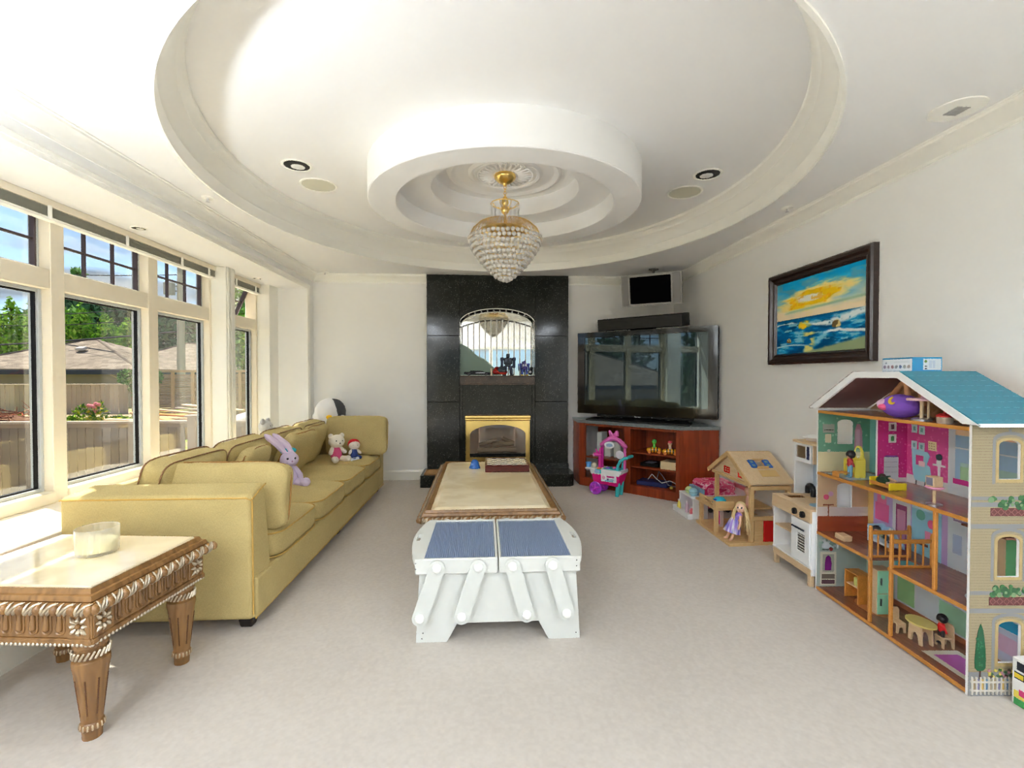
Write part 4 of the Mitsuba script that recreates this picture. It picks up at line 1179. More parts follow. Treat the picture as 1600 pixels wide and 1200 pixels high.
def grey_plush(put):
    put('body', limb((0, 0, 0.06, 0.065), (0.04, 0.10, 0.06, 0.06), (0.05, 0.2, 0.05, 0.05)), (216, 216, 214))
    put('head', blob((0.0, -0.02, 0.15), (0.062, 0.07, 0.06), 3, 0.05, 6), (206, 206, 206))
    for s in (-1, 1):
        put('ear', blob((0.0, -0.02 + s * 0.055, 0.20), (0.02, 0.034, 0.03), 2, 0.08), (190, 190, 192))
        put('paw', blob((0.06, 0.02 + s * 0.07, 0.04), (0.05, 0.036, 0.034), 2, 0.06), (226, 226, 222))
        put('eye', eye((0.058, -0.02 + s * 0.022, 0.16), 0.005), (30, 30, 30), 'gloss')
    for k in range(4):
        put('tuft', blob((0.02, 0.03 + 0.06 * k, 0.115 - 0.012 * k), (0.04, 0.04, 0.03), 2, 0.25, 6, k), (200, 200, 200) if k % 2 else (228, 228, 226))


soft('plush_dog', 'grey and white plush dog lying on the back of the sofa by the window post', (-2.135, 4.78, 0.755), 0, grey_plush, 1.0)


def big_white(put):
    put('body', blob((0, 0, 0.17), (0.165, 0.175, 0.19), 4, 0.02), (244, 244, 246))
    put('beak', blob((0.06, -0.165, 0.135), (0.036, 0.03, 0.028), 2), (240, 196, 40), 'plush', 'yellow beak')
    put('hood', blob((0.05, 0.03, 0.19), (0.15, 0.155, 0.165), 3), (70, 72, 76), 'plush', 'grey back')
    for s in (-1, 1):
        put('wing', blob((s * 0.165, 0.0, 0.12), (0.03, 0.06, 0.06), 2), (244, 244, 246))


soft('plush_penguin', 'large round white plush bird with a yellow beak on the ledge in the far corner', (-1.97, 6.12, 0.755), 0, big_white, 1.0)
single('side_shelf', rbox(-2.26, -1.72, 5.94, 6.34, 0.02, 0.755, 0.01), 'trim_paint', 'white corner stand behind the sofa under the round white plush bird', 'stand')
t = thing('plush_bee', 'small black and yellow plush toy peeping over the near sofa cushion', 'soft toy')
part(t, 'body', blob((-1.78, 3.32, 0.545), (0.055, 0.055, 0.06), 3), 'plush', (236, 206, 40))
part(t, 'head', blob((-1.84, 3.36, 0.60), (0.045, 0.045, 0.045), 3), 'plush', (26, 24, 24))
part(t, 'wing', blob((-1.72, 3.36, 0.56), (0.04, 0.02, 0.035), 2), 'plush', (236, 206, 40))

# ------------------------------------------------------------------ carved tables


def carved_table(key, label, c, rz, w, d, ztop, stone, leg_h_r=0.058, flutes=True):
    """Stone top in a stepped wooden frame, acanthus rope edge, fluted apron with rosette blocks, beaded lower edge, four turned legs."""
    t = thing(key, label, 'table')

    def P(m):
        return move(m, (c[0], c[1], 0), rz)
    hw, hd = w / 2, d / 2
    zs = ztop
    if flutes:
        part(t, 'top', P(cbox(-hw + 0.05, hw - 0.05, -hd + 0.05, hd - 0.05, zs - 0.016, zs, 0.005)), stone, label='cream stone top')
    else:
        m = hull([(sx * (hw - 0.06), sy * (hd - 0.06), zs - 0.03, 0.004) for sx in (-1, 1) for sy in (-1, 1)] + [(sx * (hw - 0.105), sy * (hd - 0.105), zs - 0.005, 0.004) for sx in (-1, 1) for sy in (-1, 1)], 8)
        part(t, 'top', P(m), stone, label='cream stone top with a bevelled edge')
    loop = [(-hw, -hd), (hw, -hd), (hw, hd), (-hw, hd)]
    fr = [(0.075, zs - 0.035), (0.045, zs - 0.006), (0.038, zs - 0.004), (0.034, zs - 0.010), (0.030, zs - 0.022), (0.018, zs - 0.024), (0.014, zs - 0.032), (0.012, zs - 0.042), (0.022, zs - 0.05), (0.03, zs - 0.10)]
    part(t, 'edge_moulding', P(sweep(loop, fr, True)), 'carved_wood', label='stepped wooden edge moulding', smooth=30)
    # acanthus rope
    ra, zr = 0.026, zs - 0.068
    edges = [((-hw, -hd), (hw, -hd)), ((hw, -hd), (hw, hd)), ((hw, hd), (-hw, hd)), ((-hw, hd), (-hw, -hd))]
    for (p, q) in edges:
        p, q = np.array(p), np.array(q)
        L = np.linalg.norm(q - p)
        e = (q - p) / L
        nrm = np.array([e[1], -e[0]])
        ang = math.degrees(math.atan2(e[1], e[0]))
        n = max(4, int(round(L / 0.066)))
        core = cyl((p[0] + nrm[0] * -0.012, p[1] + nrm[1] * -0.012, zr), (q[0] + nrm[0] * -0.012, q[1] + nrm[1] * -0.012, zr), ra * 0.86, n=14)
        part(t, 'rope_core', P(core), 'carved_wood', smooth=40)
        lv = []
        for k in range(n):
            o = p + e * (k + 0.5) * L / n - nrm * 0.012
            for j in range(3):
                a0, a1 = -0.9 + 0.35 * j, 0.55 + 0.35 * j
                tt = np.linspace(-0.5, 0.5, 6)
                pts = [(o[0] + e[0] * (x * (0.050 - 0.05 * abs(j - 1) * 0.5) + 0.015 * (j - 1) * (1.0 + 0.9 * x)) + nrm[0] * ra * math.cos(th), o[1] + e[1] * (x * (0.050 - 0.05 * abs(j - 1) * 0.5) + 0.015 * (j - 1) * (1.0 + 0.9 * x)) + nrm[1] * ra * math.cos(th), zr + ra * math.sin(th))
                       for x, th in zip(tt, np.linspace(-0.95, 1.25, 6))]
                lv.append(tube(pts, [0.002, 0.005, 0.0068, 0.0066, 0.005, 0.002], 6))
        kb = [blob((p[0] + e[0] * k * L / n + nrm[0] * (ra - 0.014), p[1] + e[1] * k * L / n + nrm[1] * (ra - 0.014), zr + 0.004), (0.015, 0.015, 0.019), 2) for k in range(n + 1)]
        part(t, 'rope_knobs', P(cat(kb)), 'carved_wood', label='round wooden knobs between the leaves', kind='stuff', smooth=50)
        part(t, 'acanthus_leaves', P(cat(lv)), 'metal_paint', (178, 166, 146), label='silvered acanthus leaves', kind='stuff')
        if not flutes:
            continue
        # apron
        za0, za1 = zs - 0.19, zs - 0.09
        inset = 0.022
        a, b = p - nrm * inset + e * inset, q - nrm * inset - e * inset
        m3 = lambda m, o=a, e=e, nrm=nrm: P(map3(m, (o[0], o[1], 0), (e[0], e[1], 0), (-nrm[0], -nrm[1], 0), (0, 0, 1)))
        La = np.linalg.norm(b - a)
        part(t, 'apron', m3(cbox(0, La, 0.010, 0.03, za0, za1, 0.002)), 'carved_wood')
        bw = 0.105
        nf = max(3, int(round((La - 2 * bw) / 0.052)))
        stp = (La - 2 * bw) / nf
        for k in range(nf):
            x = bw + (k + 0.5) * stp
            rimp = [(x - 0.017, -0.001, za1 - 0.004), (x - 0.017, -0.001, za0 + 0.03)] + [(x + 0.017 * math.cos(u), -0.001, za0 + 0.03 + 0.017 * math.sin(u)) for u in np.linspace(PI, 2 * PI, 9)] + [(x + 0.017, -0.001, za1 - 0.004)]
            rimp = [(u, 0.009, z) for u, _, z in rimp]
            part(t, 'flute_rim', m3(tube(rimp, 0.0042, 5)), 'carved_wood')
            part(t, 'flute_dart', m3(chain((x, 0.010, za1 - 0.01, 0.007), (x, 0.008, za0 + 0.034, 0.011), n=10)), 'carved_wood', smooth=50)
        for x in (bw / 2, La - bw / 2):
            part(t, 'corner_block', m3(cbox(x - bw / 2 + 0.004, x + bw / 2 - 0.004, 0.004, 0.02, za0, za1, 0.003)), 'carved_wood')
            pet = []
            zc = (za0 + za1) / 2
            for k in range(8):
                u = 2 * PI * k / 8
                rr = 0.046 if k % 2 else 0.038
                pet.append(hull([(x + 0.012 * math.cos(u), 0.002, zc + 0.012 * math.sin(u), 0.003), (x + rr * 0.6 * math.cos(u), -0.002, zc + rr * 0.6 * math.sin(u), 0.0085), (x + rr * math.cos(u), 0.004, zc + rr * math.sin(u), 0.002)], 8))
            part(t, 'rosette', m3(cat(pet)), 'metal_paint', (204, 192, 170), label='silvered eight-petal rosette')
            part(t, 'rosette_centre', m3(blob((x, -0.002, zc), 0.009, 1)), 'carved_wood')
        # beaded lower edge
        part(t, 'lower_moulding', m3(cbox(-0.004, La + 0.004, 0.002, 0.028, za0 - 0.022, za0, 0.004)), 'carved_wood')
        nb = int(La / 0.017)
        part(t, 'beading', m3(cat([blob((0.008 + (La - 0.016) * k / (nb - 1), 0.004, za0 - 0.022), (0.006, 0.006, 0.0075), 1) for k in range(nb)])), 'metal_paint', (214, 206, 190), label='silvered beading', kind='stuff')
    zl = zs - 0.212 if flutes else zs - 0.10
    for sx in (-1, 1):
        for sy in (-1, 1):
            x, y = sx * (hw - 0.092), sy * (hd - 0.092)
            k = leg_h_r
            H = zl
            prof = [(0, H), (k * 0.95, H), (k * 0.95, H - 0.03), (k * 0.86, H - 0.034), (k * 0.86, H - 0.075), (k * 1.02, H - 0.082), (k * 1.04, H - 0.10), (k * 0.94, H - 0.13), (k * 0.60, 0.075), (k * 0.56, 0.066), (k * 0.66, 0.06), (k * 0.70, 0.046), (k * 0.60, 0.034), (k * 0.56, 0.03), (k * 0.54, 0.0), (0, 0)]
            lg = part(t, 'leg', P(lathe(prof, 28, (x, y, 0))), 'carved_wood', smooth=35)
            gr = []
            for u in range(8):
                a = 2 * PI * (u + 0.5) / 8
                e = np.array([math.cos(a), math.sin(a), 0])
                gr.append(tube([np.array([x, y, H - 0.15]) + e * k * 0.905, np.array([x, y, 0.10]) + e * k * 0.625], 0.003, 5))
            part(lg, 'groove', P(cat(gr)), 'paint', (84, 52, 26), label='dark fluting lines', kind='stuff')
            rope = []
            for u in range(22):
                a = 2 * PI * u / 22
                rope.append(hull([(x + k * 0.98 * math.cos(a), y + k * 0.98 * math.sin(a), H - 0.066, 0.005), (x + k * 1.0 * math.cos(a + 0.22), y + k * 1.0 * math.sin(a + 0.22), H - 0.044, 0.005)], 6))
            part(lg, 'rope_collar', P(cat(rope)), 'metal_paint', (206, 194, 172), label='silvered rope collar', kind='stuff')
            part(lg, 'ankle_collar', P(cat([hull([(x + k * 0.66 * math.cos(a), y + k * 0.66 * math.sin(a), 0.044, 0.004), (x + k * 0.64 * math.cos(a), y + k * 0.64 * math.sin(a), 0.058, 0.004)], 6) for a in np.arange(16) * 2 * PI / 16])), 'metal_paint', (196, 178, 150), kind='stuff')
    return t


carved_table('end_table', 'carved wood end table with a cream stone top in the left foreground', (-1.800, 2.185), -5.5, 0.78, 0.66, 0.605, 'marble')
carved_table('coffee_table', 'long carved coffee table with a cream stone top in the middle of the carpet', (0.035, 4.27), 0.6, 0.985, 1.96, 0.47, 'marble_satin', 0.05, False)

# candle in a glass on the end table
t = thing('candle', 'cream candle in a ribbed round glass on the end table', 'candle')
cx_, cy_ = -1.735, 2.225
n = 48
out_ = [(0.0, 0.607), (0.070, 0.607), (0.0755, 0.613), (0.078, 0.66), (0.0795, 0.722), (0.0775, 0.724), (0.0765, 0.722)]
g = lathe(out_, n, (0, 0, 0))
v = g.vertices.copy()
r_ = np.hypot(v[:, 0], v[:, 1])
a_ = np.arctan2(v[:, 1], v[:, 0])
k_ = np.where(r_ > 0.0745, 1 + 0.012 * np.cos(24 * a_), 1)
v[:, :2] *= k_[:, None]
part(t, 'glass', mesh(v + [cx_, cy_, 0], g.faces), 'frosted_glass', label='ribbed milky glass', smooth=40)
part(t, 'wax', lathe([(0, 0.6195), (0.0695, 0.6205), (0.0735, 0.655), (0.0738, 0.664), (0.066, 0.661), (0, 0.660)], 40, (cx_, cy_, 0)), 'paint', (222, 214, 164), label='cream wax', smooth=40)
part(t, 'wick', cyl((cx_, cy_, 0.658), (cx_, cy_, 0.674), 0.0015, n=6), 'paint', (50, 44, 40))

# on the coffee table
t = thing('chess_box', 'mahogany chess box with a blue and white board on the coffee table', 'chess box')
part(t, 'case', cbox(0.0, 0.425, 4.57, 5.0, 0.472, 0.530, 0.003), 'mahogany')
part(t, 'rim', map3(frame_rect(0.0, 0.425, 4.57, 5.0, 0.016, 0.530, 0.538, 0.001), (0, 0, 0), (0, 0, 1), (1, 0, 0), (0, 1, 0)), 'mahogany')
prs = []
for i in range(8):
    for j in range(8):
        x, y = 0.018 + 0.0486 * i, 4.588 + 0.04925 * j
        prs.append((box(x, x + 0.0486, y, y + 0.04925, 0.5301, 0.5335 + 0.0002 * ((i + j) % 2)), (238, 240, 246) if (i + j) % 2 else (42, 48, 92)))
m_, c_ = colored(*prs)
add(t + '__board', m_, 'gloss', c_, smooth=False, exact=True)
t = thing('toy_hat', 'blue dome-shaped toy beside the chess box on the coffee table', 'toy')
part(t, 'dome', lathe([(0.055, 0.471), (0.056, 0.478), (0.047, 0.50), (0.036, 0.535), (0.022, 0.552), (0, 0.557)], 28, (-0.105, 4.80, 0)), 'paint', (44, 100, 176), smooth=50)
part(t, 'badge', blob((-0.13, 4.765, 0.515), (0.016, 0.012, 0.014), 2), 'paint', (90, 130, 200))

# ------------------------------------------------------------------ white activity table
WH = (214, 217, 214)
at = thing('activity_table', 'white play table with hinged blue ribbed lids in the foreground', 'play table')
AX = 0.068
ya, yb = 2.512, 3.115


def leg_panel(y):
    out = Polygon([(-0.432, 0.0), (-0.27, 0.0), (-0.215, 0.098), (0.215, 0.098), (0.268, 0.0), (0.436, 0.0), (0.414, 0.375), (-0.412, 0.375)])
    return move(wallpoly(out, 'y', y - 0.012, y + 0.012), (AX, 0, 0))


part(at, 'front_panel', leg_panel(ya), 'paint', WH, label='front panel on two splayed legs', smooth=False)
part(at, 'back_panel', leg_panel(yb), 'paint', WH, smooth=False)
for s in (-1, 1):
    part(at, 'end_panel', hull([(AX + s * 0.418, ya + 0.02, 0.004, 0.004), (AX + s * 0.418, yb - 0.02, 0.004, 0.004), (AX + s * 0.398, ya + 0.02, 0.37, 0.004), (AX + s * 0.398, yb - 0.02, 0.37, 0.004), (AX + s * 0.404, ya + 0.02, 0.004, 0.004), (AX + s * 0.404, yb - 0.02, 0.004, 0.004), (AX + s * 0.386, ya + 0.02, 0.37, 0.004), (AX + s * 0.386, yb - 0.02, 0.37, 0.004)], 6), 'paint', WH)
part(at, 'floor_board', box(AX - 0.40, AX + 0.40, ya + 0.012, yb - 0.012, 0.105, 0.115), 'paint', WH, smooth=False)
for s in (-1, 1):
    x0, x1 = (AX - 0.432, AX - 0.003) if s < 0 else (AX + 0.003, AX + 0.432)
    xo = AX + s * 0.432
    lid = part(at, 'lid', cat(cbox(x0, x1, ya - 0.042, ya - 0.020, 0.368, 0.45, 0.006), cbox(x0, x1, yb + 0.010, yb + 0.032, 0.368, 0.45, 0.006), cbox(x0, x1, ya - 0.02, yb + 0.01, 0.415, 0.428, 0.002), cbox(min(AX + s * 0.003, AX + s * 0.016), max(AX + s * 0.003, AX + s * 0.016), ya - 0.03, yb + 0.02, 0.415, 0.449, 0.003)), 'paint', WH, label='white hinged lid', smooth=25)
    # bulging end with a hand slot
    yy = np.linspace(ya - 0.042, yb + 0.032, 24)
    out = [(xo - s * 0.045, yy[0])] + [(xo + s * 0.052 * math.sin(PI * (y - yy[0]) / (yy[-1] - yy[0])) ** 0.8, y) for y in yy] + [(xo - s * 0.045, yy[-1])]
    slot = sbox(min(xo + s * 0.012, xo + s * 0.036), (ya + yb) / 2 - 0.055, max(xo + s * 0.012, xo + s * 0.036), (ya + yb) / 2 + 0.055)
    part(lid, 'end_rail', prism(Polygon(out).difference(slot), 0.418, 0.449), 'paint', WH, smooth=30)
    part(lid, 'latch', cbox(xo + s * 0.016, xo + s * 0.032, (ya + yb) / 2 - 0.03, (ya + yb) / 2 + 0.03, 0.42, 0.436, 0.002), 'paint', (150, 140, 128))
    # ribbed blue panel
    n = 34
    u0, u1 = (x0 + 0.030, x1 - 0.014) if s < 0 else (x0 + 0.014, x1 - 0.030)
    px, pz = [], []
    for k in range(n):
        a = u0 + (u1 - u0) * k / n
        w_ = (u1 - u0) / n
        px += [a, a + w_ * 0.22, a + w_ * 0.62, a + w_ * 0.84]
        pz += [0.4330, 0.4450, 0.4450, 0.4330]
    px.append(u1)
    pz.append(0.4330)
    q = len(px)
    vv_ = np.array([[x, y, z] for y in (ya - 0.018, yb + 0.008) for x, z in zip(px, pz)])
    part(lid, 'ribbed_panel', mesh(vv_, [[i, i + 1, q + i + 1, q + i] for i in range(q - 1)]), 'paint', (146, 162, 190), label='blue ribbed panel', smooth=False)
for (x0, z0, x1, z1) in ((-0.248, 0.408, -0.337, 0.150), (-0.036, 0.410, -0.122, 0.154), (0.142, 0.410, 0.216, 0.156), (0.352, 0.412, 0.426, 0.158)):
    for yf, sg in ((ya - 0.044, -1), (yb + 0.034, 1)):
        hb = [Point(x0, z0).buffer(0.040, 14), Point(x1, z1).buffer(0.040, 14)]
        b = part(at, 'hinge_arm', wallpoly(hb[0].union(hb[1]).convex_hull, 'y', min(yf, yf + sg * 0.018), max(yf, yf + sg * 0.018)), 'paint', (210, 214, 211), smooth=30)
        for (x, z) in ((x0, z0), (x1, z1)):
            part(b, 'bolt_cap', map3(lathe([(0, 0.016), (0.016, 0.015), (0.022, 0.010), (0.024, 0.0)], 20), (x, yf + sg * 0.018, z), (1, 0, 0), (0, 0, 1), (0, sg, 0)), 'paint', (244, 246, 244), smooth=50)
        part(b, 'spacer', wallpoly(Point(x1, z1).buffer(0.03), 'y', min(yf, yf - sg * 0.034), max(yf, yf - sg * 0.034)), 'paint', WH)
for x, z in ((-0.40, 0.02), (-0.395, 0.05), (0.415, 0.03), (-0.22, 0.125), (-0.36, 0.43), (-0.36, 0.40), (0.48, 0.43), (0.48, 0.40)):
    yf = ya - 0.0125 if z < 0.2 else ya - 0.0425
    part(at, 'screw', cyl((x + (AX if z < 0.2 else 0), yf, z), (x + (AX if z < 0.2 else 0), yf - 0.001, z), 0.004, n=8), 'paint', (120, 120, 120))

# ------------------------------------------------------------------ large dollhouse
DO, DU = np.array([2.106, 1.946]), np.array([0.0554, 0.9985])
DD = np.array([0.9985, -0.0554])
DW, DDEP = 1.047, 0.345


def dh(m):
    """Local x = depth towards the wall, y = along the front from the near to the far end, z up."""
    return map3(m, (DO[0], DO[1], 0), (DD[0], DD[1], 0), (DU[0], DU[1], 0), (0, 0, 1))


def arched(d0, d1, z0, z1):
    r = (d1 - d0) / 2
    t = np.linspace(0, PI, 12)
    return Polygon([(d0, z0), (d1, z0)] + [((d0 + d1) / 2 + r * math.cos(a), z1 - 0.45 * r + 0.45 * r * math.sin(a)) for a in t])


WHT = (246, 248, 250)
hs = thing('dollhouse', 'tall open wooden dollhouse with a teal roof and printed brick side against the right wall', 'dollhouse')
near_holes = [arched(0.118, 0.212, 0.95, 1.12), arched(0.118, 0.214, 0.523, 0.70), arched(0.128, 0.228, 0.145, 0.328)]
far_holes = [arched(0.125, 0.225, 0.955, 1.115), arched(0.125, 0.225, 0.54, 0.70), sbox(0.14, 0.27, 0.03, 0.33)]
pn = sbox(0, 0, DDEP, 1.185)
pf = pn
for h in near_holes:
    pn = pn.difference(h)
for h in far_holes:
    pf = pf.difference(h)
part(hs, 'side_wall', dh(wallpoly(pn, 'y', 0.0, 0.012)), 'paint', WHT, label='white-edged near side wall with three arched windows', smooth=False)
part(hs, 'side_wall', dh(wallpoly(pf, 'y', DW - 0.012, DW)), 'paint', WHT, smooth=False)
part(hs, 'back_wall', dh(box(DDEP - 0.008, DDEP, 0.012, DW - 0.012, 0.0, 1.185)), 'paint', (206, 190, 170), smooth=False)


def prints(name, items, mapper, label=None):
    """Thin printed paper shapes (polygon in (a, z), colour), stacked a hair apart on a wall."""
    prs = []
    for k, (pg, col) in enumerate(items):
        for g_ in getattr(pg, 'geoms', [pg]):
            if g_.area > 1e-7:
                prs.append((mapper(g_, 0.0006 + 0.00022 * k), col))
    m, c = colored(*prs)
    kx = uniq(f'{hs}__{name}')
    add(kx, m, 'paint', c, smooth=False, exact=True)
    if label:
        labels[kx] = {'label': label}


def R(a0, z0, a1, z1):
    return sbox(a0, z0, a1, z1)


def on_back(pg, h):            # pg in (u, z); the back wall seen from inside
    return dh(wallpoly(pg, 'x', DDEP - 0.008 - h, DDEP - 0.008))


def on_far(pg, h):             # pg in (d, z)
    return dh(wallpoly(pg, 'y', DW - 0.012 - h, DW - 0.012))


def on_near_out(pg, h):
    return dh(wallpoly(pg, 'y', -h, 0.0))


S1, S2, S3 = 0.385, 0.775, 1.175      # floor heights
# brick print on the outer near side
brick = [(pn, (150, 138, 110))]
for z in np.arange(0.02, 1.185, 0.0125):
    brick.append((R(0, z, DDEP, z + 0.0022).intersection(pn), (164, 150, 118)))
brick = [(brick[0][0], brick[0][1]), (__import__('shapely').union_all([b[0] for b in brick[1:]]), (132, 120, 94))]
trim = [R(0, 0.735, DDEP, 0.755), R(0, 0.365, DDEP, 0.385), R(0, 0.0, DDEP, 0.105), R(0, 0.445, DDEP, 0.462), R(0, 0.83, DDEP, 0.85), R(0, 0.86, DDEP, 0.875)]
for (a, b, z0, z1) in ((0.118, 0.212, 0.93, 1.135), (0.118, 0.214, 0.505, 0.715), (0.128, 0.228, 0.115, 0.343)):
    ar = arched(a - 0.028, b + 0.028, z0, z1 + 0.022).difference(arched(a - 0.016, b + 0.016, z0 - 0.01, z1 + 0.008))
    trim.append(ar)
    trim.append(R((a + b) / 2 - 0.006, z1 + 0.01, (a + b) / 2 + 0.006, z1 + 0.035))
tr = __import__('shapely').union_all(trim).intersection(pn)
ring = []
for (a, b, z0, z1) in ((0.118, 0.212, 0.935, 1.125), (0.118, 0.214, 0.51, 0.705), (0.128, 0.228, 0.13, 0.333)):
    ring.append(arched(a - 0.012, b + 0.012, z0, z1 + 0.006).intersection(pn))
rr = random.Random(3)
items = brick + [(tr, (128, 130, 132)), (__import__('shapely').union_all(ring), (172, 152, 106))]
for z0 in (0.79, 0.40):
    items.append((R(0.085, z0, 0.33, z0 + 0.035), (92, 46, 46)))
    items.append((__import__('shapely').union_all([Polygon([(0.085 + 0.03 * k, z0 + 0.017), (0.1 + 0.03 * k, z0 + 0.034), (0.115 + 0.03 * k, z0 + 0.017), (0.1 + 0.03 * k, z0)]).difference(Polygon([(0.089 + 0.03 * k, z0 + 0.017), (0.1 + 0.03 * k, z0 + 0.029), (0.111 + 0.03 * k, z0 + 0.017), (0.1 + 0.03 * k, z0 + 0.005)])) for k in range(8)]), (132, 84, 80)))
    for c_, n_ in (((58, 104, 62), 24), ((38, 84, 50), 20), ((110, 140, 100), 9)):
        items.append((__import__('shapely').union_all([Point(rr.uniform(0.085, 0.31), z0 + 0.036 + rr.uniform(0, 0.05) * (0.5 + 0.5 * math.sin(rr.uniform(0, 3)))).buffer(rr.uniform(0.006, 0.013), 3) for _ in range(n_)]), c_))
tree = Polygon([(0.022 + 0.028, 0.318)] + [(0.05 + w, z) for w, z in ((0.010, 0.29), (0.016, 0.25), (0.021, 0.20), (0.024, 0.15), (0.022, 0.125), (0.012, 0.112))] + [(0.05 - w, z) for w, z in ((0.012, 0.112), (0.022, 0.125), (0.024, 0.15), (0.021, 0.20), (0.016, 0.25), (0.010, 0.29))])
items += [(R(0.047, 0.075, 0.053, 0.12), (70, 50, 44)), (tree, (24, 82, 52))]
items += [(__import__('shapely').union_all([Point(0.045 + rr.uniform(-0.014, 0.014), rr.uniform(0.12, 0.27)).buffer(0.004, 3) for _ in range(22)]), (40, 106, 70))]
for c_, sd in (((206, 190, 90), 1), ((70, 60, 50), 2), ((170, 120, 130), 3), ((60, 90, 60), 4)):
    r2 = random.Random(sd)
    items.append((__import__('shapely').union_all([Point(r2.uniform(0.085, 0.33), r2.uniform(0.085, 0.118)).buffer(0.006, 3) for _ in range(16)]), c_))
for k, c_ in enumerate(((150, 130, 100), (120, 116, 150), (190, 160, 90), (90, 120, 150), (150, 140, 120))):
    items.append((__import__('shapely').union_all([R(0.015 + 0.018 * j, 0.02, 0.027 + 0.018 * j, 0.075) for j in range(k, 18, 5)]), c_))
fence = [R(0.012 + 0.018 * k, 0.008, 0.018 + 0.018 * k, 0.085) for k in range(18)] + [R(0.008, 0.022, 0.335, 0.03), R(0.008, 0.06, 0.335, 0.068)]
items.append((__import__('shapely').union_all(fence), (206, 202, 192)))
items = [(pg.intersection(pn), c_) for pg, c_ in items]
prints('brick_print', items, on_near_out, 'printed brick facade with planters, a clipped tree and a picket fence')
# top floor left room: green bath wall on the far side
g = pf
fi = [(pf.intersection(R(0, S2, DDEP, S3)), (98, 146, 122)), (pf.intersection(R(0, S2, DDEP, S2 + 0.13)), (214, 204, 168))]
fi.append((__import__('shapely').union_all([Point(rr.uniform(0.01, 0.33), rr.uniform(0.92, 1.16)).buffer(0.007, 4) for _ in range(34)]).intersection(pf), (136, 176, 154)))
fi += [(R(0.03, 1.03, 0.105, 1.085), (150, 150, 140)), (R(0.045, 0.965, 0.085, 1.02), (196, 186, 160)), (R(0.04, 1.045, 0.10, 1.05), (60, 60, 56)), (R(0.06, 0.90, 0.08, 0.92), (190, 190, 176))]
fi += [(Polygon([(0.235, 0.90), (0.29, 0.90), (0.285, 1.04), (0.27, 1.085), (0.25, 1.085), (0.238, 1.04)]), (196, 140, 160)), (R(0.245, 0.90, 0.27, 1.05), (212, 166, 184)), (R(0.24, 0.845, 0.30, 0.885), (150, 150, 178)), (R(0.25, S2, 0.256, 0.85), (70, 60, 60)), (R(0.285, S2, 0.291, 0.85), (70, 60, 60))]
# middle floor far side: tan wall with a round table print
fi += [(pf.intersection(R(0, S1, DDEP, S2 - 0.012)), (196, 166, 132)), (pf.intersection(R(0, S1, DDEP, S1 + 0.16)), (206, 196, 190)), (pf.intersection(R(0, S1, DDEP, S1 + 0.10)), (140, 66, 40)), (R(0.035, S1 + 0.17, 0.105, S1 + 0.178), (120, 60, 36)), (R(0.066, S1 + 0.07, 0.074, S1 + 0.17), (130, 66, 40)),
       (Point(0.055, S1 + 0.225).buffer(0.018, 5), (206, 80, 120)), (Point(0.085, S1 + 0.245).buffer(0.016, 5), (196, 150, 180))]
# ground floor far side: pale wall with a dress cabinet
fi += [(pf.intersection(R(0, 0.02, DDEP, S1 - 0.012)), (170, 184, 178)), (__import__('shapely').union_all([Point(rr.uniform(0.01, 0.13), rr.uniform(0.26, 0.36)).buffer(0.008, 3) for _ in range(22)]), (140, 170, 160)),
       (R(0.02, 0.03, 0.125, 0.25), (214, 212, 196)), (R(0.035, 0.12, 0.11, 0.235), (168, 172, 160)), (Polygon([(0.05, 0.13), (0.09, 0.13), (0.095, 0.17), (0.088, 0.215), (0.072, 0.23), (0.055, 0.215), (0.05, 0.18)]), (112, 30, 120)), (R(0.03, 0.075, 0.115, 0.105), (120, 110, 100)), (R(0.03, 0.042, 0.115, 0.068), (96, 70, 80)), (R(0.03, 0.262, 0.075, 0.268), (60, 70, 70)), (Point(0.09, 0.268).buffer(0.012, 5), (150, 50, 50))]
prints('far_wall_print', fi, on_far, 'printed room papers of the far side wall')
# back wall papers
bi = []
PU = 0.741                        # partition of the top floor
bi += [(R(PU, S2, DW - 0.012, S3), (130, 196, 190)), (R(0.80, 0.83, 0.855, 1.02), (226, 232, 232)), (R(0.81, 0.95, 0.845, 1.005), (120, 130, 150)), (R(0.81, 0.89, 0.845, 0.935), (150, 160, 190)), (R(0.81, 0.84, 0.845, 0.875), (110, 120, 130)), (Point(0.80, 1.07).buffer(0.025, 6), (226, 160, 180))]
bi += [(R(0.30, S2, PU, S3), (214, 84, 152)), (__import__('shapely').union_all([Point(rr.uniform(0.31, PU), rr.uniform(0.83, 1.17)).buffer(0.006, 3) for _ in range(150)]), (226, 112, 172)), (R(0.30, S2, PU, 0.825), (226, 226, 226))]
for a, z in ((0.69, 1.095), (0.64, 1.09), (0.69, 1.00), (0.64, 0.995)):
    bi += [(R(a - 0.019, z - 0.024, a + 0.019, z + 0.024), (196, 226, 230)), (R(a - 0.008, z - 0.012, a + 0.008, z + 0.012), (120, 180, 180))]
bi += [(R(0.545, 0.985, 0.595, 1.035), (240, 230, 180)), (__import__('shapely').union_all([R(0.555 + 0.014 * i, 0.992 + 0.014 * j, 0.563 + 0.014 * i, 0.999 + 0.014 * j) for i in range(3) for j in range(3)]), (190, 150, 130))]
chair = Polygon([(0.705, 0.98), (0.60, 0.97), (0.585, 0.95), (0.605, 0.90), (0.585, 0.89), (0.575, 0.835), (0.60, 0.80), (0.68, 0.80), (0.695, 0.84)])
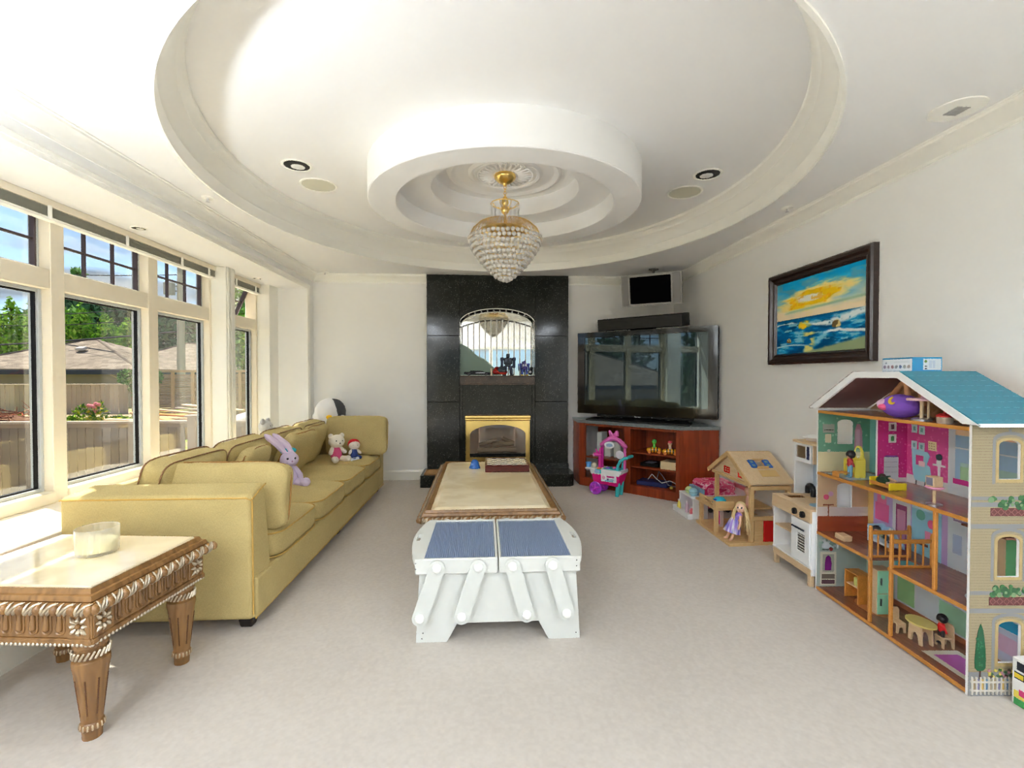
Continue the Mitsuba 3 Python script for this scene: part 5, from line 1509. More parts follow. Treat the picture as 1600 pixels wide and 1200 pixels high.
bi += [(chair, (160, 216, 230)), (R(0.625, 0.89, 0.675, 0.945), (206, 70, 140)), (R(0.615, 0.885, 0.655, 0.915), (246, 214, 220)), (R(0.61, 0.775, 0.615, 0.80), (60, 40, 50)), (R(0.67, 0.775, 0.675, 0.80), (60, 40, 50)),
       (R(0.49, 0.905, 0.565, 0.915), (240, 236, 240)), (R(0.52, 0.80, 0.532, 0.905), (240, 236, 240)), (R(0.515, 0.915, 0.54, 0.94), (236, 240, 240)), (Point(0.527, 0.955).buffer(0.018, 6), (40, 60, 64))]
bi += [(R(0.012, S2, 0.47, S3), (222, 228, 236)), (R(0.06, 0.86, 0.43, S3), (168, 204, 232)), (R(0.06, 1.09, 0.43, S3), (244, 216, 184)), (R(0.06, 1.02, 0.43, 1.027), (226, 234, 240)), (R(0.10, 0.86, 0.40, 0.95), (180, 216, 210)), (R(0.24, 0.86, 0.40, 0.93), (176, 216, 176)), (R(0.05, 0.835, 0.44, 0.862), (206, 60, 150))]
# middle floor back wall
bi += [(R(0.012, S1, DW - 0.012, S2 - 0.012), (198, 176, 226)), (R(0.985, S1, DW - 0.012, S2 - 0.012), (226, 190, 120)), (R(0.88, 0.60, 0.955, 0.735), (238, 130, 180)), (R(0.86, 0.49, 0.97, 0.60), (232, 110, 170)), (Point(0.905, 0.645).buffer(0.018, 6), (150, 214, 190)), (R(0.85, 0.67, 0.90, 0.75), (140, 206, 226)),
       (R(0.70, S1, 0.83, 0.66), (226, 230, 234)), (R(0.725, S1, 0.805, 0.63), (150, 70, 120)), (R(0.735, S1, 0.795, 0.60), (206, 150, 180)), (R(0.705, 0.67, 0.825, 0.745), (236, 206, 190)), (R(0.715, 0.68, 0.815, 0.735), (196, 110, 130)), (R(0.72, 0.655, 0.81, 0.662), (120, 60, 90))]
bi += [(R(0.50, S1, 0.69, S2 - 0.012), (160, 216, 238)), (R(0.50, 0.64, 0.69, 0.72), (200, 232, 244)), (Point(0.63, 0.61).buffer(0.03, 6), (110, 190, 180)), (Point(0.56, 0.575).buffer(0.025, 6), (236, 110, 160)), (R(0.55, 0.47, 0.60, 0.53), (226, 150, 190)), (R(0.58, 0.44, 0.66, 0.455), (110, 60, 50))]
bi += [(R(0.20, S1, 0.46, S2 - 0.012), (214, 228, 240)), (R(0.30, 0.64, 0.43, 0.73), (150, 130, 170)), (R(0.31, 0.65, 0.42, 0.685), (236, 236, 240)), (R(0.38, 0.47, 0.43, 0.57), (170, 190, 220)), (R(0.28, 0.47, 0.33, 0.57), (190, 150, 170)), (R(0.02, S1, 0.20, S2 - 0.012), (226, 206, 170)), (R(0.03, 0.42, 0.16, 0.64), (120, 206, 150)), (R(0.05, 0.40, 0.12, 0.46), (236, 90, 170)), (R(0.05, 0.66, 0.14, 0.74), (240, 190, 200))]
# ground floor back wall
bi += [(R(0.012, 0.02, DW - 0.012, S1 - 0.012), (222, 232, 240)), (R(0.80, 0.02, DW - 0.012, S1 - 0.012), (196, 214, 200)), (R(0.93, 0.24, 1.0, 0.33), (150, 176, 160)), (R(0.62, 0.20, 0.80, 0.36), (120, 200, 214)), (R(0.66, 0.06, 0.78, 0.22), (170, 220, 160)),
       (R(0.38, 0.20, 0.47, 0.36), (196, 120, 170)), (R(0.395, 0.22, 0.455, 0.34), (236, 236, 240)), (R(0.33, 0.06, 0.50, 0.19), (170, 220, 190)), (R(0.30, 0.24, 0.36, 0.26), (80, 70, 90)), (R(0.012, 0.21, 0.31, 0.30), (40, 170, 220)), (R(0.05, 0.26, 0.12, 0.32), (236, 240, 246)), (R(0.18, 0.27, 0.25, 0.33), (236, 240, 246)), (R(0.012, 0.055, 0.31, 0.205), (206, 216, 240)), (R(0.10, 0.10, 0.24, 0.18), (226, 196, 226))]
ch1 = R(0.03, 0.14, 0.09, 0.26)
bi += [(ch1, (244, 240, 244)), (__import__('shapely').union_all([Point(rr.uniform(0.035, 0.085), rr.uniform(0.15, 0.25)).buffer(0.007, 4) for _ in range(14)]), (206, 60, 130)), (R(0.085, 0.03, 0.09, 0.14), (236, 240, 244)), (R(0.03, 0.03, 0.035, 0.14), (236, 240, 244)), (R(0.012, 0.02, DW - 0.012, 0.05), (170, 110, 76))]
prints('back_wall_print', bi, on_back, 'printed room papers of the back wall')
# floors: plank boards with a honey front edge
def floorboard(z, holes=None, u0=0.012, u1=DW - 0.012):
    pg = R(0.0, u0, DDEP - 0.008, u1)
    if holes is not None:
        pg = pg.difference(holes)
    b = part(hs, 'floor_board', dh(prism(pg, z - 0.014, z)), 'toy_floor', label='dark plank-printed floor', smooth=False)
    ed = R(-0.003, u0, 0.004, u1)
    if holes is not None:
        ed = ed.difference(holes.buffer(0.002))
    part(b, 'front_edge', dh(cat([prism(q, z - 0.016, z + 0.001) for q in getattr(ed, 'geoms', [ed])])), 'honey', smooth=False)
    return b


LIFT = R(-0.01, 0.45, 0.215, 0.575)
b0 = floorboard(0.024)
floorboard(S1, LIFT)
floorboard(S2)
floorboard(S3)
def rug(items, z):
    prs = [(dh(prism(pg, z, z + 0.0008 + 0.0004 * k)), c) for k, (pg, c) in enumerate(items)]
    m, c = colored(*prs)
    add(f'{hs}__rug_print', m, 'paint', c, smooth=False)


rug([(R(0.055, 0.05, 0.235, 0.30), (206, 204, 190)), (R(0.085, 0.085, 0.205, 0.265), (176, 90, 170))], 0.0245)
rug([(affinity.scale(Point(0.15, 0.74).buffer(0.1, 24), 0.75, 1.2), (186, 130, 84))], 0.0245)
rug([(R(0.02, 0.78, 0.30, 1.0), (150, 160, 168)), (R(0.04, 0.80, 0.28, 0.98), (176, 186, 190))], S2 + 0.0005)
# partition of the top floor with its pink paper, set back from the front edge
part(hs, 'partition', dh(box(0.16, DDEP - 0.008, PU, PU + 0.012, S2, S3 - 0.014)), 'paint', WHT, smooth=False)
pi_ = [(R(0.162, S2, DDEP - 0.009, S3 - 0.014), (190, 44, 120)), (__import__('shapely').union_all([Point(rr.uniform(0.17, 0.33), rr.uniform(0.82, 1.15)).buffer(0.005, 3) for _ in range(80)]), (206, 84, 146)), (R(0.162, S2, DDEP - 0.009, 0.80), (214, 196, 196)), (R(0.20, S2, 0.285, 0.92), (206, 206, 210)), (R(0.205, 0.92, 0.28, 0.93), (110, 60, 130)), (__import__('shapely').union_all([R(0.205, z, 0.28, z + 0.003) for z in (0.83, 0.86, 0.89)]), (170, 170, 178)),
       (R(0.225, 1.075, 0.27, 1.125), (222, 220, 216)), (R(0.225, 1.005, 0.27, 1.055), (222, 220, 216)), (R(0.238, 1.085, 0.257, 1.113), (90, 60, 70)), (R(0.238, 1.015, 0.257, 1.045), (60, 130, 70))]
prints('partition_print', pi_, lambda pg, h: dh(wallpoly(pg, 'y', PU - h, PU)), 'pink printed paper of the partition')
# gable front and roof
top_z, s0, s1, e0, e1 = 1.42, 0.36, 0.69, -0.058, 1.09
outer = [(e0, 1.19), (s0, top_z), (s1, top_z), (e1, 1.19)]
inner = [(e1 - 0.075, 1.19), (s1 - 0.014, top_z - 0.032), (s0 + 0.014, top_z - 0.032), (e0 + 0.075, 1.19)]
part(hs, 'gable', dh(wallpoly(Polygon(outer + inner), 'x', -0.028, -0.014)), 'paint', WHT, label='white trapezoid gable frame', smooth=False)


def slab_roof(p, q, t):
    (u0, z0), (u1, z1) = p, q
    d = np.array([u1 - u0, z1 - z0])
    n = np.array([-d[1], d[0]]) / np.linalg.norm(d) * t
    return dh(wallpoly(Polygon([p, q, (u1 + n[0], z1 + n[1]), (u0 + n[0], z0 + n[1])]), 'x', -0.026, 0.36))


TEAL = (42, 116, 136)
rp = part(hs, 'roof_panel', slab_roof((e0, 1.186), (s0, 1.416), 0.008), 'paint', TEAL, label='teal roof slope', smooth=False)
rows = []
d_ = np.array([s0 - e0, 0.23]) / math.hypot(s0 - e0, 0.23)
nn_ = np.array([-d_[1], d_[0]])
for i in range(9):
    for j in range(9):
        s = 0.03 + i * 0.049 + 0.006
        w = -0.015 + 0.042 * j + 0.02 * (i % 2)
        if w + 0.03 > 0.355:
            continue
        o = np.array([e0, 1.186]) + d_ * s + nn_ * 0.0082
        rows.append(map3(box(0, 0.026, -0.0022, 0.0022, 0, 0.0006), (DO[0] + DU[0] * o[0] + DD[0] * w, DO[1] + DU[1] * o[0] + DD[1] * w, o[1]), (DD[0], DD[1], 0), (DU[0] * d_[0], DU[1] * d_[0], d_[1]), (DU[0] * nn_[0], DU[1] * nn_[0], nn_[1])))
part(rp, 'shingle_marks', cat(rows), 'paint', (70, 142, 160), smooth=False, kind='stuff')
part(rp, 'eave_edge', slab_roof((e0 - 0.004, 1.182), (e0 + 0.008, 1.189), 0.010), 'paint', WHT, smooth=False)
part(hs, 'roof_panel', slab_roof((s1, 1.416), (e1, 1.186), 0.008), 'paint', (124, 92, 92), label='mauve inner roof slope', smooth=False)
part(hs, 'roof_panel', slab_roof((s0, 1.414), (s1, 1.414), 0.008), 'paint', (236, 236, 240), label='flat roof top', smooth=False)
part(hs, 'roof_back', dh(wallpoly(Polygon([(e0 + 0.05, 1.185), (s0, 1.412), (s1, 1.412), (e1 - 0.05, 1.185)]), 'x', DDEP - 0.008, DDEP)), 'paint', (190, 148, 110), smooth=False)
# lift posts, rails and landing
for (d, u, z0, z1) in ((0.0, 0.583, 0.024, 0.553), (0.0, 0.437, 0.024, 0.553), (0.215, 0.583, S1, 0.553), (0.215, 0.437, S1, 0.553), (0.0, 0.18, S1, S2 - 0.014), (0.20, 0.215, S1, 0.68)):
    part(hs, 'post', dh(cbox(d, d + 0.017, u - 0.0085, u + 0.0085, z0, z1, 0.003)), 'honey')
    if z1 == 0.553:
        part(hs, 'finial', dh(blob((d + 0.0085, u, z1 + 0.004), 0.009, 2)), 'honey', smooth=50)
for u in (0.583, 0.437):
    part(hs, 'rail', dh(cbox(0.017, 0.215, u - 0.006, u + 0.006, 0.515, 0.537, 0.003)), 'honey')
    part(hs, 'rail', dh(cbox(0.017, 0.215, u - 0.005, u + 0.005, S1, S1 + 0.014, 0.003)), 'honey')
    for k in range(4):
        part(hs, 'baluster', dh(cyl((0.05 + 0.042 * k, u, S1 + 0.01), (0.05 + 0.042 * k, u, 0.52), 0.0042, n=8)), 'honey')
part(hs, 'landing', dh(cat(cbox(0.17, DDEP - 0.008, 0.012, 0.225, 0.68, 0.69, 0.002))), 'toy_floor', smooth=False)

# ------------------------------------------------------------------ things on and in the dollhouse


def dth(name, label, cat_, group=None):
    return thing(name, label, cat_, group)


t = dth('toy_box', 'small blue and white carton lying on the flat dollhouse roof', 'box')
part(t, 'carton', dh(cbox(0.10, 0.255, 0.43, 0.635, 1.4222, 1.497, 0.002)), 'paint', (46, 130, 176))
bxw = [(R(0.434, 1.426, 0.631, 1.489), (226, 234, 242))]
for k in range(7):
    bxw += [(Point(0.616 - 0.027 * k, 1.448).buffer(0.0095, 6), ((120, 110, 140), (140, 130, 150), (150, 120, 130), (130, 140, 150), (90, 110, 150), (150, 160, 160), (160, 150, 150))[k])]
bxw += [(R(0.60, 1.466, 0.609, 1.473), (110, 120, 150)), (R(0.45, 1.472, 0.55, 1.475), (200, 206, 214))]
m, c = colored(*[(dh(wallpoly(pg, 'x', 0.0995 - 0.0002 * k, 0.1002)), cc) for k, (pg, cc) in enumerate(bxw)])
add(t + '__white_panel', m, 'paint', c, smooth=False, exact=True)
bxl = [(R(0.155, 1.430, 0.248, 1.488), (190, 200, 206)), (Point(0.168, 1.475).buffer(0.007, 6), (90, 120, 60)), (R(0.163, 1.434, 0.175, 1.440), (60, 60, 70)), (R(0.163, 1.446, 0.175, 1.452), (60, 60, 70)), (R(0.185, 1.44, 0.20, 1.48), (170, 184, 200)), (R(0.205, 1.44, 0.216, 1.48), (170, 184, 200))]
m, c = colored(*[(dh(wallpoly(pg, 'y', 0.4295 - 0.0002 * k, 0.4302)), cc) for k, (pg, cc) in enumerate(bxl)])
add(t + '__label_panel', m, 'paint', c, smooth=False, exact=True)
# attic
t = dth('plush_pouch', 'purple plush pouch with a yellow moon in the dollhouse attic', 'soft toy')
part(t, 'pouch', dh(blob((0.10, 0.50, S3 + 0.062), (0.075, 0.105, 0.063), 4, 0.04)), 'plush', (128, 84, 190), smooth=50)
part(t, 'patch', dh(blob((0.048, 0.555, S3 + 0.068), (0.028, 0.034, 0.030), 3)), 'plush', (226, 190, 214), smooth=50)
part(t, 'patch', dh(blob((0.036, 0.535, S3 + 0.055), (0.026, 0.03, 0.018), 3)), 'plush', (226, 96, 140), smooth=50)
moon = Point(0, 0).buffer(0.022, 16).difference(Point(-0.011, 0.009).buffer(0.020, 16))
part(t, 'moon', dh(move(wallpoly(moon, 'x', -0.004, 0.004), (0.034, 0.478, S3 + 0.092), 0, 0, 20)), 'paint', (232, 200, 60))
t = dth('fashion_doll', 'tan doll lying head down behind the purple pouch in the dollhouse attic', 'doll')
part(t, 'legs', dh(cat(chain((0.13, 0.60, S3 + 0.115, 0.014), (0.13, 0.52, S3 + 0.185, 0.018), (0.13, 0.46, S3 + 0.19, 0.022)), chain((0.11, 0.47, S3 + 0.10, 0.013), (0.11, 0.475, S3 + 0.18, 0.018), (0.13, 0.46, S3 + 0.19, 0.02)), chain((0.13, 0.46, S3 + 0.19, 0.022), (0.12, 0.40, S3 + 0.16, 0.018), (0.12, 0.385, S3 + 0.08, 0.014)))), 'paint', (196, 140, 96), smooth=50)
part(t, 'body', dh(chain((0.13, 0.46, S3 + 0.185, 0.022), (0.19, 0.45, S3 + 0.12, 0.022), (0.22, 0.45, S3 + 0.05, 0.026))), 'paint', (196, 140, 96), smooth=50)
part(t, 'head', dh(blob((0.24, 0.45, S3 + 0.034), 0.032, 2)), 'paint', (196, 140, 96), smooth=50)
t = dth('doll_table', 'pink round doll table on a silver foot in the dollhouse attic', 'toy furniture')
part(t, 'foot', dh(lathe([(0, 0), (0.042, 0), (0.042, 0.008), (0.03, 0.014), (0, 0.014)], 28, (0.06, 0.325, S3))), 'silver')
part(t, 'stem', dh(cyl((0.06, 0.325, S3 + 0.012), (0.06, 0.325, S3 + 0.10), 0.008)), 'beech')
part(t, 'stem', dh(cyl((0.085, 0.315, S3 + 0.012), (0.085, 0.315, S3 + 0.10), 0.006)), 'beech')
part(t, 'top', dh(lathe([(0, 0.10), (0.06, 0.10), (0.062, 0.105), (0.058, 0.112), (0, 0.112)], 32, (0.06, 0.325, S3))), 'paint', (236, 190, 200))
part(t, 'cup', dh(lathe([(0, 0.112), (0.014, 0.112), (0.012, 0.15), (0, 0.15)], 16, (0.06, 0.31, S3))), 'paint', (226, 170, 190))
t = dth('doll_cabinet', 'small wooden doll cabinet with round plates at the back of the dollhouse attic', 'toy furniture')
part(t, 'case', dh(cat(cbox(0.20, 0.27, 0.18, 0.31, S3, S3 + 0.012), cbox(0.20, 0.27, 0.18, 0.31, S3 + 0.085, S3 + 0.095), cbox(0.20, 0.27, 0.18, 0.19, S3, S3 + 0.09), cbox(0.20, 0.27, 0.30, 0.31, S3, S3 + 0.09), cbox(0.262, 0.27, 0.18, 0.31, S3, S3 + 0.09))), 'beech', smooth=False)
for u in (0.285, 0.245, 0.208):
    part(t, 'plate', dh(cyl((0.25, u, S3 + 0.052), (0.256, u, S3 + 0.052), 0.021, n=20)), 'paint', (222, 222, 236))
t = dth('doll_pot', 'small cooking pot with a red lid at the right of the dollhouse attic', 'toy')
part(t, 'pot', dh(lathe([(0, 0), (0.03, 0), (0.032, 0.03), (0, 0.03)], 24, (0.05, 0.185, S3))), 'paint', (196, 176, 156))
part(t, 'lid', dh(lathe([(0.034, 0.03), (0.034, 0.036), (0.02, 0.046), (0.006, 0.048), (0.006, 0.054), (0, 0.055)], 24, (0.05, 0.185, S3))), 'paint', (196, 40, 40))
# top floor
t = dth('doll_vanity', 'yellow doll vanity with an oval mirror in the green dollhouse room', 'toy furniture')
YL = (238, 222, 96)
part(t, 'side', dh(move(wallpoly(Polygon([(0, 0), (0.06, 0), (0.06, 0.105), (0.0, 0.105)]), 'y', 0, 0.008), (0.10, 0.93, S2 + 0.001))), 'paint', YL)
part(t, 'side', dh(move(wallpoly(Polygon([(0, 0), (0.06, 0), (0.06, 0.105), (0.0, 0.105)]), 'y', 0, 0.008), (0.10, 0.835, S2 + 0.001))), 'paint', YL)
vb = Polygon([(0.0, 0.0), (0.105, 0.0), (0.105, 0.11), (0.092, 0.125), (0.088, 0.155), (0.07, 0.185), (0.0525, 0.19), (0.035, 0.185), (0.017, 0.155), (0.013, 0.125), (0, 0.11)])
part(t, 'back', dh(move(wallpoly(vb, 'x', 0, 0.008), (0.155, 0.835, S2 + 0.001))), 'paint', YL)
part(t, 'top', dh(cbox(0.10, 0.16, 0.835, 0.94, S2 + 0.075, S2 + 0.083, 0.002)), 'paint', YL)
part(t, 'mirror', dh(move(wallpoly(affinity.scale(Point(0, 0).buffer(0.03, 20), 0.7, 1.1), 'x', -0.002, 0), (0.1545, 0.8875, S2 + 0.145))), 'mirror_silver', smooth=False)


def minidoll(name, label, d, u, z, hair, top, legs, rx=0.0, rz=0.0, s=1.0, skin=(200, 150, 116), ry=0.0):
    t = dth(name, label, 'doll')
    fr = lambda m: dh(move(m, (d, u, z), rz, rx, ry, s))
    part(t, 'body', fr(cat(chain((0, 0, 0.075, 0.014), (0, 0, 0.10, 0.016)), chain((0, 0.014, 0.098, 0.006), (0.004, 0.026, 0.07, 0.005)), chain((0, -0.014, 0.098, 0.006), (0.004, -0.026, 0.07, 0.005)))), 'paint', top, smooth=50)
    part(t, 'legs', fr(cat(chain((0, 0.008, 0.07, 0.010), (0, 0.010, 0.012, 0.006)), chain((0, -0.008, 0.07, 0.010), (0, -0.010, 0.012, 0.006)), blob((-0.006, 0.010, 0.006), (0.012, 0.006, 0.006), 1), blob((-0.006, -0.010, 0.006), (0.012, 0.006, 0.006), 1))), 'paint', legs, smooth=50)
    part(t, 'head', fr(blob((-0.002, 0, 0.13), (0.017, 0.016, 0.019), 2)), 'paint', skin, smooth=50)
    part(t, 'hair', fr(blob((0.004, 0, 0.136), (0.024, 0.025, 0.024), 3, 0.08, 4)), 'paint', hair, smooth=50)
    return t


minidoll('doll_figure', 'small doll with big black hair and a red top standing by the yellow vanity', 0.075, 0.845, S2 + 0.001, (24, 20, 22), (160, 40, 44), (110, 160, 186), s=1.05)
single('doll_stool', dh(cat(cbox(0.005, 0.10, 0.845, 0.905, S2 + 0.026, S2 + 0.032), cbox(0.005, 0.012, 0.845, 0.905, S2 + 0.001, S2 + 0.028), cbox(0.093, 0.10, 0.845, 0.905, S2 + 0.001, S2 + 0.028))), 'honey', 'low wooden doll bench in front of the yellow vanity', 'toy furniture', smooth=False)
t = dth('doll_bed', 'yellow and wooden doll bed in the pink dollhouse room', 'toy furniture')
part(t, 'base', dh(cbox(0.06, 0.145, 0.52, 0.66, S2 + 0.012, S2 + 0.022, 0.002)), 'honey')
part(t, 'headboard', dh(cbox(0.055, 0.150, 0.655, 0.663, S2 + 0.001, S2 + 0.05, 0.002)), 'paint', (240, 214, 40))
part(t, 'footboard', dh(cbox(0.055, 0.150, 0.515, 0.523, S2 + 0.001, S2 + 0.04, 0.002)), 'paint', (240, 214, 40))
part(t, 'side_rail', dh(cbox(0.055, 0.062, 0.52, 0.66, S2 + 0.010, S2 + 0.030, 0.002)), 'honey')
minidoll('doll_figure', 'small doll in dark green lying on the yellow doll bed', 0.112, 0.535, S2 + 0.038, (50, 34, 26), (34, 60, 40), (206, 170, 140), rx=-84, s=0.78)
t = dth('doll_plant', 'dark green leafy clump on the yellow doll bed', 'toy')
part(t, 'clump', dh(blob((0.085, 0.60, S2 + 0.040), (0.024, 0.04, 0.019), 3, 0.25, 5)), 'plush', (30, 52, 34), smooth=50)
part(t, 'pebble', dh(blob((0.085, 0.60, S2 + 0.030), (0.016, 0.02, 0.010), 2)), 'paint', (214, 176, 130))
part(t, 'pebble', dh(blob((0.085, 0.555, S2 + 0.030), (0.014, 0.018, 0.010), 2)), 'paint', (214, 176, 150))
t = dth('doll_tv', 'pink and wooden doll television on a stem table in the pink dollhouse room', 'toy furniture')
part(t, 'foot', dh(lathe([(0, 0), (0.032, 0), (0.032, 0.006), (0.012, 0.011), (0, 0.011)], 24, (0.05, 0.235, S2))), 'silver')
part(t, 'stem', dh(cyl((0.05, 0.235, S2 + 0.01), (0.05, 0.235, S2 + 0.075), 0.007)), 'beech')
part(t, 'table', dh(lathe([(0, 0.072), (0.022, 0.074), (0.038, 0.084), (0.036, 0.088), (0, 0.088)], 24, (0.05, 0.235, S2))), 'paint', (226, 160, 196))
part(t, 'case', dh(cbox(0.028, 0.075, 0.215, 0.262, S2 + 0.088, S2 + 0.138, 0.002)), 'beech')
part(t, 'screen', dh(cbox(0.0272, 0.029, 0.22, 0.257, S2 + 0.094, S2 + 0.133, 0.001)), 'paint', (120, 120, 140))
# middle floor
t = dth('doll_sofa', 'pale blue doll chaise with a swan-necked back on the middle dollhouse floor', 'toy furniture')
bk = Polygon([(0.0, 0.0), (0.17, 0.0), (0.165, 0.03), (0.13, 0.045), (0.09, 0.095), (0.06, 0.10), (0.035, 0.09), (0.02, 0.105), (0.0, 0.105)])
# (u decreasing to the near end)
part(t, 'back', dh(move(wallpoly(affinity.scale(bk, -1, 1, origin=(0.085, 0)), 'x', 0, 0.008), (0.26, 0.665, S1 + 0.012))), 'paint', (176, 210, 236))
part(t, 'end', dh(cbox(0.175, 0.265, 0.825, 0.833, S1 + 0.012, S1 + 0.115, 0.003)), 'paint', (190, 220, 240))
part(t, 'seat', dh(cbox(0.175, 0.262, 0.665, 0.83, S1 + 0.02, S1 + 0.034, 0.004)), 'paint', (226, 232, 240))
for d, u in ((0.185, 0.68), (0.185, 0.815), (0.25, 0.68), (0.25, 0.815)):
    part(t, 'leg', dh(cyl((d, u, S1), (d, u, S1 + 0.022), 0.006, n=10)), 'honey')
t2 = minidoll('doll_figure', 'small black-haired doll lying on the pale blue doll chaise', 0.205, 0.685, S1 + 0.052, (22, 20, 26), (150, 160, 120), (34, 44, 60), rx=-72, s=0.9)
t = dth('toy_bunny', 'tiny white bunny with a pink dress sitting on the doll chaise', 'toy')
part(t, 'body', dh(chain((0.215, 0.70, S1 + 0.046, 0.014), (0.215, 0.70, S1 + 0.07, 0.009))), 'paint', (230, 70, 150))
part(t, 'head', dh(blob((0.212, 0.70, S1 + 0.088), 0.013, 2)), 'paint', (240, 232, 222))
for sg in (-1, 1):
    part(t, 'ear', dh(chain((0.214, 0.70 + sg * 0.006, S1 + 0.098, 0.004), (0.216, 0.70 + sg * 0.009, S1 + 0.12, 0.004))), 'paint', (240, 232, 222))
single('doll_stool', dh(cbox(0.03, 0.085, 0.83, 0.91, S1 + 0.001, S1 + 0.034, 0.003)), 'beech', 'pale wooden doll block on the middle dollhouse floor', 'toy furniture')
t = dth('toy_shoe', 'tiny teal toy boat on the middle dollhouse floor by the near side wall', 'toy')
part(t, 'hull', dh(hull([(0.20, 0.045, S1 + 0.02, 0.008), (0.25, 0.045, S1 + 0.022, 0.004), (0.18, 0.045, S1 + 0.022, 0.004)])), 'paint', (90, 170, 190))
part(t, 'keel', dh(hull([(0.205, 0.045, S1 + 0.009, 0.008), (0.235, 0.045, S1 + 0.009, 0.008)])), 'paint', (206, 160, 110))
# ground floor
t = dth('doll_kitchen', 'mint green doll fridge with dark handles on the dollhouse ground floor', 'toy furniture')
part(t, 'case', dh(cbox(0.10, 0.19, 0.655, 0.725, 0.026, 0.285, 0.003)), 'beech')
for z0, z1 in ((0.03, 0.145), (0.15, 0.28)):
    dr_ = part(t, 'door', dh(cbox(0.104, 0.186, 0.650, 0.656, z0, z1, 0.002)), 'paint', (160, 226, 190))
    part(dr_, 'handle', dh(cbox(0.118, 0.126, 0.645, 0.651, z0 + 0.05, z0 + 0.09, 0.001)), 'paint', (60, 70, 70))
t = dth('doll_shelf', 'open wooden doll cupboard left of the mint green doll fridge', 'toy furniture')
part(t, 'case', dh(cat(cbox(0.08, 0.17, 0.885, 0.892, 0.026, 0.20), cbox(0.08, 0.17, 0.775, 0.782, 0.026, 0.20), cbox(0.08, 0.17, 0.775, 0.892, 0.194, 0.20), cbox(0.163, 0.17, 0.775, 0.892, 0.026, 0.20))), 'honey', smooth=False)
part(t, 'shelf', dh(cbox(0.085, 0.165, 0.782, 0.885, 0.115, 0.12)), 'beech')
part(t, 'goods', dh(cbox(0.10, 0.15, 0.79, 0.84, 0.12, 0.17)), 'paint', (206, 206, 120))
t = dth('doll_table', 'oval yellow-topped doll dining table on the dollhouse ground floor', 'toy furniture')
ov = affinity.scale(Point(0.115, 0.375).buffer(0.075, 28), 0.72, 1.0)
part(t, 'top', dh(prism(ov, 0.126, 0.134)), 'paint', (222, 206, 120))
lgp = Polygon([(-0.042, 0), (-0.024, 0), (-0.017, 0.04), (-0.006, 0.052), (0.006, 0.052), (0.017, 0.04), (0.024, 0), (0.042, 0), (0.036, 0.10), (-0.036, 0.10)])
part(t, 'base', dh(cat(move(wallpoly(lgp, 'x', -0.004, 0.004), (0.088, 0.375, 0.026)), move(wallpoly(lgp, 'x', -0.004, 0.004), (0.142, 0.375, 0.026)))), 'beech', smooth=False, label='two arched leg boards')


def dchair(label, d, u, rz, seat):
    t = dth('doll_chair', label, 'toy furniture')
    fr = lambda m: dh(move(m, (d, u, 0.0255), rz))
    bp = Polygon([(-0.028, 0), (-0.018, 0), (-0.012, 0.03), (0.012, 0.03), (0.018, 0), (0.028, 0), (0.026, 0.105), (0.018, 0.118), (-0.018, 0.118), (-0.026, 0.105)])
    part(t, 'back', fr(wallpoly(bp, 'x', 0.022, 0.028)), 'beech', smooth=False)
    part(t, 'seat', fr(cbox(-0.028, 0.022, -0.025, 0.025, 0.048, 0.054, 0.002)), 'beech')
    fpg = Polygon([(-0.025, 0), (-0.015, 0), (-0.01, 0.03), (0.01, 0.03), (0.015, 0), (0.025, 0), (0.025, 0.05), (-0.025, 0.05)])
    part(t, 'front_legs', fr(wallpoly(fpg, 'x', -0.026, -0.020)), 'beech', smooth=False)


dchair('wooden doll chair at the left end of the yellow doll table', 0.085, 0.485, 90, None)
dchair('wooden doll chair behind the yellow doll table', 0.20, 0.335, 0, None)
t = minidoll('doll_figure', 'small doll in red sitting on the chair behind the yellow doll table', 0.185, 0.335, 0.04, (20, 18, 20), (206, 30, 30), (40, 36, 40), s=0.95)
t = dth('toy_tub', 'silver grey toy tub on the middle floor by the near side wall', 'toy')
part(t, 'tub', dh(blob((0.10, 0.06, S1 + 0.018), (0.05, 0.04, 0.017), 2)), 'paint', (170, 176, 184))
# carton at the lower right corner of the photograph
t = thing('toy_carton', 'white printed toy carton on the carpet at the lower right, beside the dollhouse', 'box')
part(t, 'carton', cbox(2.255, 2.50, 1.66, 1.90, 0.0, 0.20, 0.003), 'paint', (238, 238, 236))
pp = []
for k, (a0, z0, a1, z1, c_) in enumerate(((0.01, 0.11, 0.06, 0.14, (40, 44, 50)), (0.01, 0.115, 0.045, 0.135, (226, 200, 60)), (0.02, 0.15, 0.05, 0.185, (30, 34, 44)), (0.07, 0.105, 0.14, 0.14, (60, 60, 64)), (0.01, 0.03, 0.05, 0.06, (226, 206, 90)), (0.01, 0.0, 0.06, 0.028, (60, 150, 80)), (0.03, 0.045, 0.08, 0.07, (206, 60, 120)), (0.09, 0.03, 0.13, 0.07, (70, 76, 90)))):
    pp.append((box(2.255 + a0, 2.255 + a1, 1.6592 - 0.0002 * k, 1.6605, z0 + 0.002, z1 + 0.002), c_))
    pp.append((box(2.2542 - 0.0002 * k, 2.2555, 1.90 - a1, 1.90 - a0, z0 + 0.002, z1 + 0.002), c_))
m, c = colored(*pp)
add(t + '__print', m, 'paint', c, smooth=False, exact=True)
labels[t + '__print'] = {'kind': 'stuff'}

# ------------------------------------------------------------------ play kitchen
KO, KU = np.array([2.145, 3.005]), np.array([0.06, 0.9982])
KD = np.array([0.9982, -0.06])


def kt(m):
    return map3(m, (KO[0], KO[1], 0), (KD[0], KD[1], 0), (KU[0], KU[1], 0), (0, 0, 1))


